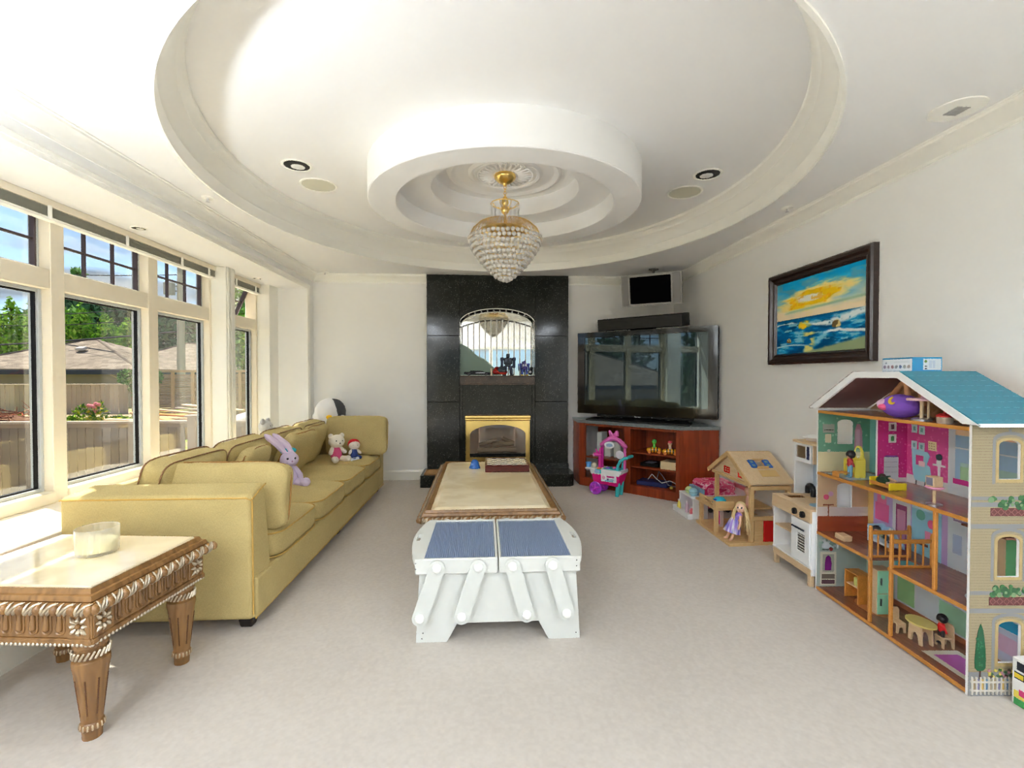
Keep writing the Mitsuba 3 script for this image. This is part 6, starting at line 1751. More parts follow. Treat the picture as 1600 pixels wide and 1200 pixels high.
kk = thing('play_kitchen', 'white and pale wood play kitchen with an oven beside the dollhouse', 'play kitchen')
KW, KDp = 0.465, 0.30
for u in (0.0, KW - 0.012):
    part(kk, 'side_panel', kt(cbox(0.0, KDp, u, u + 0.012, 0.075, 0.505, 0.002)), 'paint', WHT)
for u in (0.02, KW - 0.014):
    part(kk, 'hutch_side', kt(cbox(0.15, KDp, u, u + 0.012, 0.516, 0.91, 0.002)), 'paint', WHT)
part(kk, 'back_panel', kt(cbox(KDp - 0.012, KDp, 0.012, KW - 0.012, 0.075, 0.505)), 'beech')
part(kk, 'splashback', kt(cbox(KDp - 0.012, KDp, 0.03, 0.452, 0.505, 0.90)), 'paint', (170, 184, 200), label='grey-blue splashback')
ct = R(-0.008, 0.0, KDp, KW).difference(R(0.05, 0.325, 0.19, 0.435))
part(kk, 'counter', kt(prism(ct, 0.500, 0.516)), 'beech', smooth=False, label='pale wood counter with a sink cut-out')
part(kk, 'sink', kt(cat(cbox(0.05, 0.19, 0.325, 0.435, 0.44, 0.446), cbox(0.045, 0.05, 0.325, 0.435, 0.44, 0.505), cbox(0.19, 0.195, 0.325, 0.435, 0.44, 0.505), cbox(0.05, 0.19, 0.32, 0.325, 0.44, 0.505), cbox(0.05, 0.19, 0.435, 0.44, 0.44, 0.505))), 'paint', (128, 78, 40), label='brown sink basin', smooth=False)
part(kk, 'front_board', kt(cbox(-0.010, 0.004, 0.0, KW, 0.425, 0.502, 0.002)), 'beech')
for u in (0.165, 0.075):
    part(kk, 'knob', kt(cat(cyl((-0.010, u, 0.465), (-0.026, u, 0.465), 0.021, n=24), cbox(-0.034, -0.024, u - 0.005, u + 0.005, 0.447, 0.483, 0.002))), 'paint', (18, 18, 20), label='black knob')
part(kk, 'divider', kt(cbox(0.0, KDp - 0.012, 0.222, 0.234, 0.125, 0.425)), 'paint', WHT)
part(kk, 'shelf', kt(cbox(0.004, KDp - 0.012, 0.234, KW - 0.012, 0.285, 0.295)), 'beech')
part(kk, 'bottom_board', kt(cbox(-0.004, KDp, 0.0, KW, 0.118, 0.130, 0.002)), 'paint', WHT)
part(kk, 'plinth', kt(cbox(0.0, 0.014, 0.0, KW, 0.068, 0.118, 0.002)), 'beech')
for d in (0.0, KDp - 0.03):
    for u in (0.012, KW - 0.042):
        part(kk, 'leg', kt(cbox(d, d + 0.03, u, u + 0.03, 0.0, 0.07, 0.002)), 'beech')
dpoly = R(0.014, 0.135, 0.216, 0.42).difference(R(0.062, 0.205, 0.150, 0.325))
od = part(kk, 'oven_door', kt(wallpoly(dpoly, 'x', -0.008, 0.004)), 'paint', WHT, smooth=False, label='white oven door')
part(od, 'handle', kt(hull([(-0.022, 0.055, 0.362, 0.006), (-0.022, 0.185, 0.362, 0.006)])), 'paint', (26, 34, 48), label='dark bar handle')
part(od, 'window', kt(cbox(-0.002, 0.002, 0.06, 0.152, 0.203, 0.327)), 'paint', (70, 62, 56))
for k in range(6):
    part(od, 'rack_line', kt(cbox(-0.006, -0.001, 0.062, 0.150, 0.217 + 0.019 * k, 0.222 + 0.019 * k, 0.001)), 'paint', (226, 226, 222))
part(kk, 'hob', kt(cyl((0.11, 0.10, 0.516), (0.11, 0.10, 0.520), 0.055, n=32)), 'paint', (150, 184, 206), label='pale blue hob disc')
mw = part(kk, 'microwave', kt(cat(cbox(0.16, KDp - 0.012, 0.25, 0.451, 0.895, 0.908), cbox(0.16, KDp - 0.012, 0.25, 0.451, 0.768, 0.780), cbox(0.16, KDp - 0.012, 0.25, 0.262, 0.768, 0.905), cbox(0.16, KDp - 0.012, 0.439, 0.451, 0.768, 0.905), cbox(0.276, KDp - 0.012, 0.25, 0.451, 0.768, 0.905))), 'beech', smooth=False)
mfd = R(0.254, 0.770, 0.452, 0.904).difference(R(0.318, 0.796, 0.438, 0.886))
part(mw, 'door', kt(wallpoly(mfd, 'x', 0.148, 0.160)), 'paint', WHT, smooth=False)
part(mw, 'window', kt(box(0.156, 0.158, 0.318, 0.438, 0.796, 0.886)), 'pane', smooth=False)
part(mw, 'display', kt(cbox(0.145, 0.149, 0.272, 0.300, 0.796, 0.890, 0.001)), 'paint', (18, 24, 60), label='dark blue display')
part(kk, 'top_shelf', kt(prism(R(0.13, 0.0, KDp, 0.475).difference(R(0.13, 0.435, 0.17, 0.475)).union(Point(0.17, 0.435).buffer(0.04)), 0.908, 0.922)), 'beech', smooth=25)
arc = [(0.222, 0.375 - 0.034 * math.cos(a), 0.560 + 0.034 * math.sin(a)) for a in np.linspace(0, PI, 14)]
part(kk, 'tap', kt(tube([(0.222, 0.341, 0.517)] + arc + [(0.222, 0.409, 0.53)], 0.017, 12)), 'paint', (14, 14, 16), label='black arched tap')
t = thing('toy_bowl', 'white bowl on the top shelf of the play kitchen', 'bowl')
part(t, 'bowl', kt(lathe([(0.02, 0.9225), (0.04, 0.926), (0.07, 0.95), (0.072, 0.953), (0.066, 0.952), (0.038, 0.932), (0, 0.929)], 32, (0.215, 0.33, 0))), 'paint', (242, 242, 244), smooth=40)
part(t, 'lid', kt(lathe([(0.066, 0.951), (0.05, 0.966), (0.02, 0.972), (0, 0.973)], 32, (0.215, 0.33, 0))), 'paint', (236, 238, 240), smooth=40)

# ------------------------------------------------------------------ small wooden house
wh = thing('wooden_dollhouse', 'small natural pine dollhouse with red windows and a blue shuttered skylight', 'dollhouse')
base = Polygon([(1.995, 3.770), (2.535, 3.800), (2.555, 4.46), (2.012, 4.43)])
part(wh, 'base', prism(base, 0.0, 0.026), 'pine', smooth=False)
GXX = 2.18
eL, ap, eR = (4.49, 0.497), (4.13, 0.712), (3.77, 0.502)
part(wh, 'gable', wallpoly(Polygon([(4.43, 0.50), (4.13, 0.692), (3.82, 0.50)]), 'x', GXX, GXX + 0.012), 'beech', smooth=False, label='pale gable board')
for y0, y1 in ((4.125, 4.225), (3.895, 3.985)):
    w = part(wh, 'window_frame', map3(frame_rect(y0, y1, 0.525, 0.583, 0.014, -0.006, 0.004), (GXX, 0, 0), (1, 0, 0), (0, 1, 0), (0, 0, 1)), 'paint', (206, 36, 30), label='red window frame')
    part(w, 'cross_bar', cat(cbox(GXX - 0.004, GXX + 0.001, (y0 + y1) / 2 - 0.005, (y0 + y1) / 2 + 0.005, 0.535, 0.575, 0.001), cbox(GXX - 0.003, GXX + 0.001, y0 + 0.01, y1 - 0.01, 0.549, 0.559, 0.001)), 'paint', (206, 36, 30))
part(wh, 'beam', cbox(GXX - 0.012, GXX + 0.022, 3.80, 4.44, 0.482, 0.506, 0.002), 'pine')


def roofpanel(p, q, x0, x1, hole=None):
    (y0, z0), (y1, z1) = p, q
    d = np.array([y1 - y0, z1 - z0])
    L = np.linalg.norm(d)
    d /= L
    n = np.array([-d[1], d[0]])
    if n[1] < 0:
        n = -n
    pg = R(x0, 0, x1, L)
    if hole is not None:
        pg = pg.difference(hole)
    return lambda m: map3(m, (0, y0, z0), (1, 0, 0), (0, d[0], d[1]), (0, n[0], n[1])), pg, L


fR, pgR, LR = roofpanel(eR, ap, 2.162, 2.545, R(2.33, 0.20, 2.40, 0.29))
part(wh, 'roof_panel', fR(prism(pgR, 0.0, 0.014)), 'beech', smooth=False, label='pale wooden roof slope with a skylight')
fL, pgL, LL = roofpanel(eL, ap, 2.162, 2.545)
part(wh, 'roof_panel', fL(prism(pgL, 0.0, 0.014)), 'beech', smooth=False)
for f_, L in ((fR, LR), (fL, LL)):
    part(wh, 'barge_board', f_(cbox(2.152, 2.164, -0.008, L + 0.006, -0.02, 0.018, 0.002)), 'pine')
part(wh, 'ridge', cbox(2.145, 2.545, 4.118, 4.142, 0.712, 0.724, 0.002), 'pine')
BLU = (26, 84, 170)
for x0, x1 in ((2.272, 2.33), (2.40, 2.458)):
    sh = part(wh, 'shutter', fR(prism(R(x0, 0.195, x1, 0.295), 0.014, 0.020)), 'paint', BLU, label='blue shutter', smooth=False)
    part(sh, 'shutter_slot', fR(cat(prism(R(x0 + 0.016, 0.255, x1 - 0.016, 0.28), 0.0202, 0.021), prism(R(x0 + 0.016, 0.21, x1 - 0.016, 0.235), 0.0202, 0.021))), 'paint', (110, 150, 150), smooth=False)
for s0_, s1_ in ((0.186, 0.200), (0.288, 0.300)):
    part(wh, 'skylight_sill', fR(cbox(2.315, 2.415, s0_, s1_, 0.012, 0.034, 0.003)), 'pine')
part(wh, 'roof_patch', fR(prism(R(2.31, 0.085, 2.46, 0.165), 0.0142, 0.0152)), 'paint', (214, 178, 112), smooth=False)
for (x, y, z0, z1) in ((GXX, 3.79, 0.026, 0.484), (GXX, 4.375, 0.243, 0.484), (2.50, 3.80, 0.026, 0.49), (2.51, 4.42, 0.026, 0.48), (2.005, 4.035, 0.026, 0.225), (2.01, 4.33, 0.026, 0.225), (GXX, 4.06, 0.026, 0.225)):
    part(wh, 'post', cbox(x, x + 0.032, y, y + 0.032, z0, z1, 0.002), 'pine')
part(wh, 'deck', prism(Polygon([(1.998, 4.02), (2.52, 4.04), (2.54, 4.45), (2.005, 4.43)]), 0.225, 0.242), 'pine', smooth=False)
part(wh, 'upper_beam', cbox(GXX, 2.53, 3.788, 3.812, 0.455, 0.488, 0.002), 'pine')
part(wh, 'floor_beam', cbox(GXX + 0.01, 2.53, 3.788, 3.812, 0.205, 0.235, 0.002), 'pine')
rl = wallpoly(R(4.03, 0.243, 4.34, 0.305).difference(R(4.07, 0.256, 4.25, 0.268)).difference(R(4.07, 0.278, 4.25, 0.290)), 'x', 2.0, 2.012)
part(wh, 'terrace_rail', rl, 'pine', smooth=False, label='slotted terrace rail')
part(wh, 'terrace_rail', cbox(2.0, 2.17, 4.02, 4.034, 0.243, 0.305, 0.002), 'pine')
part(wh, 'side_panel', wallpoly(R(2.22, 0.026, 2.53, 0.205).difference(R(2.295, 0.026, 2.40, 0.20)), 'y', 3.80, 3.812), 'pine', smooth=False)
dd = part(wh, 'door', cbox(2.30, 2.395, 3.792, 3.806, 0.028, 0.198, 0.002), 'paint', (196, 24, 24), label='red door')
part(dd, 'knob', blob((2.385, 3.789, 0.11), 0.006, 1), 'paint', (230, 200, 60))
part(wh, 'stair', cat([cbox(2.42, 2.50, 4.10 + 0.04 * k, 4.14 + 0.04 * k, 0.026 + 0.03 * k, 0.036 + 0.03 * k, 0.002) for k in range(6)]), 'pine', kind='stuff')

# things at the small wooden house
dl = thing('doll', 'blonde long-haired doll in a lilac dress leaning on the pine dollhouse', 'doll')
bx, by = 2.06, 3.87
SK = (236, 190, 160)
part(dl, 'body', cat(chain((bx + 0.045, by - 0.02, 0.20, 0.026), (bx + 0.06, by - 0.03, 0.235, 0.022), (bx + 0.065, by - 0.035, 0.255, 0.010), n=14),
                     chain((bx + 0.0, by + 0.012, 0.115, 0.013), (bx - 0.02, by + 0.025, 0.04, 0.0105), (bx - 0.038, by + 0.03, 0.034, 0.010), n=12), chain((bx + 0.01, by - 0.03, 0.115, 0.013), (bx - 0.005, by - 0.022, 0.04, 0.0105), (bx - 0.024, by - 0.028, 0.034, 0.010), n=12),
                     chain((bx + 0.05, by - 0.055, 0.23, 0.011), (bx + 0.035, by - 0.075, 0.18, 0.009), (bx + 0.02, by - 0.08, 0.14, 0.009), n=10), chain((bx + 0.05, by + 0.015, 0.23, 0.011), (bx + 0.04, by + 0.045, 0.19, 0.009), n=10)), 'paint', SK, smooth=60)
dre = lathe([(0.020, 0.140), (0.034, 0.125), (0.055, 0.05), (0.066, 0.0)], 40)
v = dre.vertices.copy()
a_ = np.arctan2(v[:, 1], v[:, 0])
v[:, :2] *= (1 + 0.07 * np.cos(9 * a_) * np.clip((0.13 - v[:, 2]) / 0.13, 0, 1))[:, None]
dre = move(mesh(v, dre.faces), (bx + 0.002, by - 0.005, 0.09), 0, 0, 16)
nz = meshkit.noise(dre.vertices * 85, 4)
sp = meshkit.noise(dre.vertices * 60 + 9, 8)
cc = np.where((np.abs(nz - 0.5) < 0.07)[:, None], [236, 232, 246], np.where((sp > 0.62)[:, None], [90, 96, 200], [160, 132, 214]))
add(dl + '__dress', dre, 'paint', cc, smooth=True, exact=True)
labels[dl + '__dress'] = {'label': 'lilac flared dress'}
part(dl, 'bodice', chain((bx + 0.042, by - 0.018, 0.212, 0.029), (bx + 0.054, by - 0.026, 0.238, 0.027), n=14), 'paint', (150, 120, 206), smooth=60)
hx, hy, hz = bx + 0.062, by - 0.032, 0.302
fv = np.array([-0.62, -0.78, 0.0])
sv = np.array([0.78, -0.62, 0.0])
hc = np.array([hx, hy, hz])
part(dl, 'head', cat(blob(hc, (0.038, 0.039, 0.044), 3), blob(hc + fv * 0.038 + [0, 0, -0.007], 0.005, 1)), 'paint', (244, 204, 178), smooth=60)
for s in (-1, 1):
    part(dl, 'eye', blob(hc + fv * 0.034 + sv * s * 0.014 + [0, 0, 0.006], (0.006, 0.006, 0.007), 2), 'gloss', (40, 40, 60))
part(dl, 'mouth', blob(hc + fv * 0.0345 + [0, 0, -0.021], (0.007, 0.006, 0.0028), 1), 'paint', (206, 90, 100))
hr = []
rh = np.random.default_rng(21)
f0 = math.atan2(fv[1], fv[0])
for k in range(190):
    a = f0 + rh.uniform(0.95, 2 * PI - 0.95)
    e = np.array([math.cos(a), math.sin(a), 0])
    L = rh.uniform(0.13, 0.23)
    p0 = hc + [0.002, 0.002, 0.044]
    p1 = hc + [0, 0, 0.014] + e * 0.044
    p2 = p1 + np.array([0.022 * e[0], 0.022 * e[1], -L * 0.5])
    p3 = p2 + np.array([rh.uniform(-0.012, 0.016), 0.01 * e[1] + rh.uniform(-0.014, 0.014), -L * 0.5])
    t_ = np.linspace(0, 1, 9)[:, None]
    c1 = p0 * (1 - t_) ** 3 + 3 * p1 * (1 - t_) ** 2 * t_ + 3 * (p2 + p1) / 2 * (1 - t_) * t_ ** 2 + p3 * t_ ** 3
    hr.append(tube(c1, np.linspace(0.0042, 0.002, 9), 5))
part(dl, 'hair', cat(hr + [blob(hc + np.array([0, 0, 0.012]) - fv * 0.010, (0.039, 0.040, 0.038), 3)]), 'paint', (232, 208, 156), label='long blonde hair', smooth=60, kind='stuff')
t = thing('doll', 'second doll with red-brown hair sitting on the deck of the pine dollhouse', 'doll')
part(t, 'body', chain((2.30, 4.02, 0.27, 0.03), (2.30, 4.02, 0.33, 0.026), (2.30, 4.02, 0.36, 0.012)), 'paint', (226, 176, 160), smooth=60)
part(t, 'head', blob((2.295, 4.015, 0.395), (0.036, 0.038, 0.04), 3), 'paint', (226, 176, 150), smooth=60)
part(t, 'hair', blob((2.31, 4.02, 0.40), (0.04, 0.046, 0.046), 3, 0.08, 5), 'paint', (140, 60, 44), smooth=60)
for s in (-1, 1):
    part(t, 'leg', chain((2.29, 4.02 + s * 0.02, 0.262, 0.016), (2.22, 4.02 + s * 0.025, 0.262, 0.012)), 'paint', (226, 176, 150), smooth=60)
t = thing('toy_dress', 'pink paper fashion board standing under the pine dollhouse deck', 'toy')
part(t, 'board', cbox(2.13, 2.16, 4.19, 4.26, 0.027, 0.215, 0.003), 'paint', (236, 220, 226))
part(t, 'dress', wallpoly(Polygon([(4.20, 0.05), (4.25, 0.05), (4.245, 0.14), (4.235, 0.2), (4.212, 0.2), (4.205, 0.14)]), 'x', 2.126, 2.131), 'paint', (226, 36, 150))
t = thing('toy_helmet', 'teal and blue toy helmet on the terrace of the pine dollhouse', 'toy')
part(t, 'shell', lathe([(0.056, 0.262), (0.060, 0.272), (0.054, 0.30), (0.034, 0.322), (0, 0.328)], 32, (2.075, 4.10, 0)), 'paint', (40, 170, 196), smooth=50)
part(t, 'brim', lathe([(0, 0.252), (0.05, 0.252), (0.066, 0.262), (0.064, 0.270), (0.056, 0.268)], 32, (2.075, 4.10, 0)), 'paint', (70, 196, 206), smooth=50)
part(t, 'vent', blob((2.04, 4.09, 0.30), (0.018, 0.02, 0.014), 2), 'paint', (40, 60, 170))
part(t, 'stand', lathe([(0, 0.2425), (0.035, 0.2425), (0.03, 0.254), (0, 0.254)], 20, (2.075, 4.10, 0)), 'paint', (190, 140, 110))
# white toy stall with bottles, and the pink case behind it
ws = thing('toy_stall', 'small white toy stall with a low front tray left of the pine dollhouse', 'toy furniture')
part(ws, 'side', cbox(2.02, 2.17, 4.515, 4.527, 0.0, 0.20, 0.003), 'paint', WHT)
part(ws, 'side', cbox(2.03, 2.17, 4.855, 4.867, 0.0, 0.20, 0.003), 'paint', WHT)
part(ws, 'top', cbox(2.025, 2.17, 4.515, 4.867, 0.188, 0.20, 0.003), 'paint', WHT)
part(ws, 'tray', cat(cbox(1.965, 2.02, 4.50, 4.875, 0.0, 0.012), cbox(1.965, 1.973, 4.50, 4.875, 0.0, 0.055), cbox(1.965, 2.02, 4.50, 4.508, 0.0, 0.055), cbox(1.965, 2.02, 4.867, 4.875, 0.0, 0.055)), 'paint', WHT, smooth=False)
part(ws, 'floor', cbox(2.02, 2.17, 4.527, 4.855, 0.0, 0.02), 'paint', WHT)
for (y, x, r, h, c, lab) in ((4.80, 2.00, 0.018, 0.10, (236, 222, 110), 'pale yellow toy bottle in the white stall'), (4.695, 2.04, 0.02, 0.105, (226, 200, 216), 'lilac toy bottle in the white stall'), (4.58, 2.04, 0.022, 0.075, (226, 120, 130), 'coral toy bottle in the white stall')):
    t = thing('toy_bottle', lab, 'toy bottle', 'toy bottles in the white stall')
    z0 = 0.0135 if x < 2.02 else 0.0205
    part(t, 'bottle', lathe([(0, z0), (r, z0), (r, z0 + h * 0.7), (r * 0.5, z0 + h * 0.85), (r * 0.5, z0 + h)], 20, (x, y, 0)), 'paint', c, smooth=40)
    part(t, 'cap', lathe([(r * 0.6, z0 + h), (r * 0.6, z0 + h * 1.12), (0, z0 + h * 1.12)], 16, (x, y, 0)), 'paint', (240, 240, 240))
t = thing('toy_bag', 'brown and pink toy basket inside the white stall', 'toy')
part(t, 'basket', blob((2.10, 4.60, 0.062), (0.03, 0.035, 0.04), 2), 'paint', (90, 52, 40))
part(t, 'cover', blob((2.11, 4.66, 0.13), (0.02, 0.03, 0.03), 2), 'paint', (196, 50, 80))
for (y, x, r, c, lab) in ((4.62, 2.07, 0.042, (150, 200, 214), 'pale blue toy ball on top of the white stall'), (4.735, 2.075, 0.036, (196, 214, 150), 'pale green toy ball on top of the white stall')):
    t = thing('toy_ball', lab, 'toy ball')
    part(t, 'ball', blob((x, y, 0.201 + r), r, 3), 'gloss', c, smooth=60)
    part(t, 'band', lathe([(r * 1.005, 0.201 + r - 0.004), (r * 1.012, 0.201 + r), (r * 1.005, 0.201 + r + 0.004)], 32, (x, y, 0)), 'gloss', tuple(int(q * 0.8) for q in c))
single('toy_tray', cbox(2.12, 2.16, 4.56, 4.84, 0.2005, 0.275, 0.006), 'paint', 'pale blue and dark toy case lying on the white stall', 'toy', color=(120, 150, 176))
pk = thing('toy_suitcase', 'pink patterned toy suitcase behind the white stall', 'toy suitcase')
ms_ = rbox(2.20, 2.56, 4.70, 4.98, 0.04, 0.315, 0.05, 16)
vv_, ff_ = trimesh.remesh.subdivide_to_size(ms_.vertices, ms_.faces, 0.012)
nz = meshkit.fbm(vv_ * 26, 3, 5)
cc = np.where((np.abs(nz - 0.5) < 0.035)[:, None], [250, 206, 220], np.where((nz > 0.58)[:, None], [206, 40, 100], [234, 92, 138]))
add(pk + '__shell', mesh(vv_, ff_), 'gloss', cc, smooth=True, exact=True)
part(pk, 'seam', tube([(2.205, 4.695, 0.18), (2.555, 4.695, 0.18), (2.565, 4.985, 0.18), (2.205, 4.985, 0.18)], 0.008, 8, True), 'paint', (246, 214, 226))
for y in (4.73, 4.95):
    part(pk, 'wheel', wheel((2.30, y, 0.022), 0.022, 0.02), 'paint', (60, 60, 66))
    part(pk, 'wheel', wheel((2.48, y, 0.022), 0.022, 0.02), 'paint', (60, 60, 66))
t = thing('magazine', 'large pale book leaning on the wall behind the pine dollhouse', 'book')
part(t, 'cover', move(cbox(-0.006, 0.006, -0.17, 0.17, 0, 0.42, 0.002), (2.545, 4.62, 0.0), 0, 0, 6), 'paint', (222, 206, 206))
part(t, 'stripe', move(cbox(-0.008, 0.0, -0.16, 0.16, 0.26, 0.30, 0.001), (2.545, 4.62, 0.0), 0, 0, 6), 'paint', (206, 110, 120))

# ------------------------------------------------------------------ pink toy cart
PO, PU_ = np.array([1.235, 5.575]), np.array([0.79, -0.61]) / math.hypot(0.79, 0.61)
PN = np.array([-PU_[1], PU_[0]])


def ct_(m):
    """x along the cart's long side (to its handle), y to its back, z up."""
    return map3(m, (PO[0], PO[1], 0), (PU_[0], PU_[1], 0), (PN[0], PN[1], 0), (0, 0, 1))


pcart = thing('toy_cart', 'pink, white and teal toy ice-cream cart with a purple wheel before the cabinet', 'toy cart')
PINK, HOT, WHC, TEA, PUR = (232, 110, 190), (226, 24, 130), (246, 246, 248), (60, 190, 196), (170, 60, 196)
part(pcart, 'body', ct_(hull([(0.055, 0.03, 0.15, 0.015), (0.33, 0.03, 0.13, 0.015), (0.055, 0.20, 0.15, 0.015), (0.33, 0.20, 0.13, 0.015), (0.03, 0.015, 0.26, 0.015), (0.365, 0.015, 0.25, 0.015), (0.03, 0.215, 0.26, 0.015), (0.365, 0.215, 0.25, 0.015)])), 'gloss', HOT)
part(pcart, 'counter', ct_(cat(rbox(0.005, 0.39, -0.005, 0.235, 0.262, 0.305, 0.012, 10), rbox(-0.075, 0.03, 0.02, 0.16, 0.285, 0.305, 0.009, 8))), 'gloss', WHC)
part(pcart, 'scallop', ct_(cat([cyl((0.035 + 0.04 * k, -0.007, 0.262), (0.035 + 0.04 * k, 0.002, 0.262), 0.020, n=16) for k in range(9)])), 'gloss', WHC, kind='stuff')
part(pcart, 'tray', ct_(rbox(0.15, 0.365, 0.03, 0.20, 0.296, 0.310, 0.006, 8)), 'gloss', TEA)
for k, (x, y, c) in enumerate(((0.20, 0.08, (120, 90, 190)), (0.26, 0.13, (230, 110, 170)), (0.31, 0.08, (110, 120, 210)))):
    part(pcart, 'scoop', ct_(blob((x, y, 0.314), (0.026, 0.022, 0.014), 2)), 'gloss', c, smooth=50)
stick = [(R(0.15, 0.17, 0.335, 0.255), (236, 240, 246)), (Point(0.18, 0.215).buffer(0.022, 8), (236, 180, 206)), (R(0.22, 0.22, 0.31, 0.24), (206, 70, 140)), (R(0.22, 0.195, 0.31, 0.205), (140, 170, 210)), (R(0.20, 0.175, 0.30, 0.188), (110, 180, 210)), (Point(0.235, 0.20).buffer(0.012, 8), (90, 80, 120))]
m, c = colored(*[(ct_(wallpoly(pg, 'y', -0.006 - 0.0003 * k, 0.02)), cc_) for k, (pg, cc_) in enumerate(stick)])
add(pcart + '__sticker', m, 'gloss', c, smooth=False, exact=True)
part(pcart, 'badge', ct_(rbox(0.075, 0.15, -0.014, 0.0, 0.255, 0.305, 0.006, 8)), 'gloss', TEA)
part(pcart, 'badge_panel', ct_(cbox(0.072, 0.135, -0.017, -0.012, 0.262, 0.298, 0.003)), 'paint', (170, 190, 226))
for y in (0.005, 0.205):
    wl_ = part(pcart, 'wheel', ct_(cat(tube([(0.075 + 0.066 * math.cos(a), y, 0.078 + 0.066 * math.sin(a)) for a in np.linspace(0, 2 * PI, 28, endpoint=False)], 0.012, 8, True), cyl((0.075, y - 0.004, 0.078), (0.075, y + 0.004, 0.078), 0.058, n=28))), 'gloss', PUR)
    part(wl_, 'hub', ct_(cat(*[hull([(0.075, y - 0.010, 0.078, 0.016), (0.075 + 0.05 * math.cos(a), y - 0.006, 0.078 + 0.05 * math.sin(a), 0.008)], 8) for a in np.arange(5) * 2 * PI / 5 + PI / 2])), 'gloss', (206, 60, 206))
for y in (0.05, 0.17):
    part(pcart, 'leg', ct_(hull([(0.335, y, 0.15, 0.026), (0.325, y, 0.008, 0.022)])), 'gloss', TEA)
for x, y in ((0.105, 0.13), (0.37, 0.17)):
    part(pcart, 'arch_post', ct_(cyl((x, y, 0.30), (x, y, 0.58), 0.016)), 'gloss', PINK if x > 0.2 else (216, 40, 160))
ar = [(0.105 + 0.265 * t_, 0.13 + 0.04 * t_, 0.575 + 0.085 * math.sin(PI * t_)) for t_ in np.linspace(0, 1, 15)]
part(pcart, 'arch', ct_(cat([hull([(a[0], a[1] - 0.01, a[2], 0.03), (b[0], b[1] - 0.01, b[2], 0.03), (a[0], a[1] + 0.02, a[2] - 0.01, 0.026), (b[0], b[1] + 0.02, b[2] - 0.01, 0.026)], 8) for a, b in zip(ar[:-1], ar[1:])])), 'gloss', PINK, smooth=50)
bw = part(pcart, 'bow', ct_(cat(hull([(0.235, 0.14, 0.688, 0.016), (0.195, 0.14, 0.74, 0.016), (0.205, 0.14, 0.69, 0.016)]), hull([(0.235, 0.14, 0.688, 0.016), (0.285, 0.14, 0.74, 0.018), (0.29, 0.14, 0.70, 0.018)]), blob((0.238, 0.135, 0.69), 0.018, 2))), 'gloss', PINK, label='pink bow', smooth=50)
part(pcart, 'sign', ct_(move(wallpoly(affinity.scale(Point(0, 0).buffer(0.05, 24), 1.25, 0.85), 'y', -0.006, 0.006), (0.215, 0.085, 0.585))), 'gloss', WHC, label='white oval sign')
part(pcart, 'sign_print', ct_(move(wallpoly(affinity.scale(Point(0, 0).buffer(0.03, 16), 1.4, 0.7), 'y', -0.008, -0.005), (0.215, 0.085, 0.585))), 'paint', (150, 170, 200))
part(pcart, 'dispenser', ct_(cat(cyl((0.10, 0.075, 0.30), (0.10, 0.075, 0.45), 0.02), hull([(0.10, 0.075, 0.46, 0.026), (0.05, 0.05, 0.47, 0.022)]), hull([(0.10, 0.075, 0.49, 0.018), (0.105, 0.075, 0.54, 0.010)]), hull([(0.07, 0.07, 0.49, 0.012), (0.055, 0.065, 0.525, 0.008)]))), 'gloss', (206, 40, 150), smooth=50)
part(pcart, 'nozzle', ct_(blob((0.035, 0.045, 0.462), (0.018, 0.018, 0.02), 2)), 'gloss', (246, 180, 210))
part(pcart, 'cone_holder', ct_(cyl((0.115, 0.02, 0.30), (0.115, 0.02, 0.32), 0.03, 0.026)), 'gloss', (196, 110, 50))
for y in (0.03, 0.19):
    part(pcart, 'handle', ct_(tube([(0.335, y, 0.295), (0.34, y, 0.36), (0.37, y, 0.42), (0.42, y, 0.455), (0.455, y, 0.462)], 0.017, 10)), 'gloss', TEA)
part(pcart, 'handle_bar', ct_(cyl((0.45, 0.02, 0.462), (0.45, 0.20, 0.462), 0.015)), 'gloss', TEA)
part(pcart, 'cup', ct_(lathe([(0, 0.306), (0.026, 0.306), (0.034, 0.362), (0.028, 0.362), (0.022, 0.312), (0, 0.312)], 20, (-0.045, 0.07, 0))), 'gloss', (90, 160, 226))
part(pcart, 'ball', ct_(blob((0.035, 0.055, 0.336), 0.030, 2)), 'gloss', (238, 234, 206), smooth=50)
part(pcart, 'heart_panel', ct_(move(wallpoly(Point(0, 0).buffer(0.05, 16), 'y', -0.004, 0.004), (0.325, 0.13, 0.475))), 'gloss', (238, 230, 240))

# ------------------------------------------------------------------ outside the bay windows
struct('ground', cat(box(-90, -2.9, -40, 90, -0.95, -0.75)), 'concrete', 'concrete patio outside the windows', smooth=False)
struct('yard', cat(box(-90, -2.0, 8.16, 90, -0.94, -0.12)), 'yard_ground', 'raised neighbouring yard beyond the grey fence', smooth=False)
rf = np.random.default_rng(5)
nf = thing('fence', 'grey board fence with a flat cap close outside the bay windows', 'fence')
x = -9.6
k = 0
while x < -3.0:
    w = 0.128
    if not (-4.83 < x + w / 2 < -4.60):
        part(nf, 'board', cbox(x + 0.003, x + w - 0.003, 8.0 + 0.004 * (k % 2), 8.02 + 0.004 * (k % 2), -0.74, 0.585, 0.003), 'matte', tuple(np.array([136, 125, 119]) + rf.integers(-10, 11)))
    x += w
    k += 1
part(nf, 'cap', cat(cbox(-9.7, -4.78, 7.94, 8.08, 0.635, 0.670, 0.004)), 'matte', (170, 156, 146))
part(nf, 'cap', cbox(-4.58, -3.0, 7.94, 8.08, 0.635, 0.670, 0.004), 'matte', (160, 152, 148))
part(nf, 'rail', cbox(-9.7, -4.78, 7.985, 8.03, 0.565, 0.635, 0.003), 'matte', (140, 126, 118))
part(nf, 'rail', cbox(-4.58, -3.0, 7.985, 8.03, 0.565, 0.635, 0.003), 'matte', (140, 132, 128))
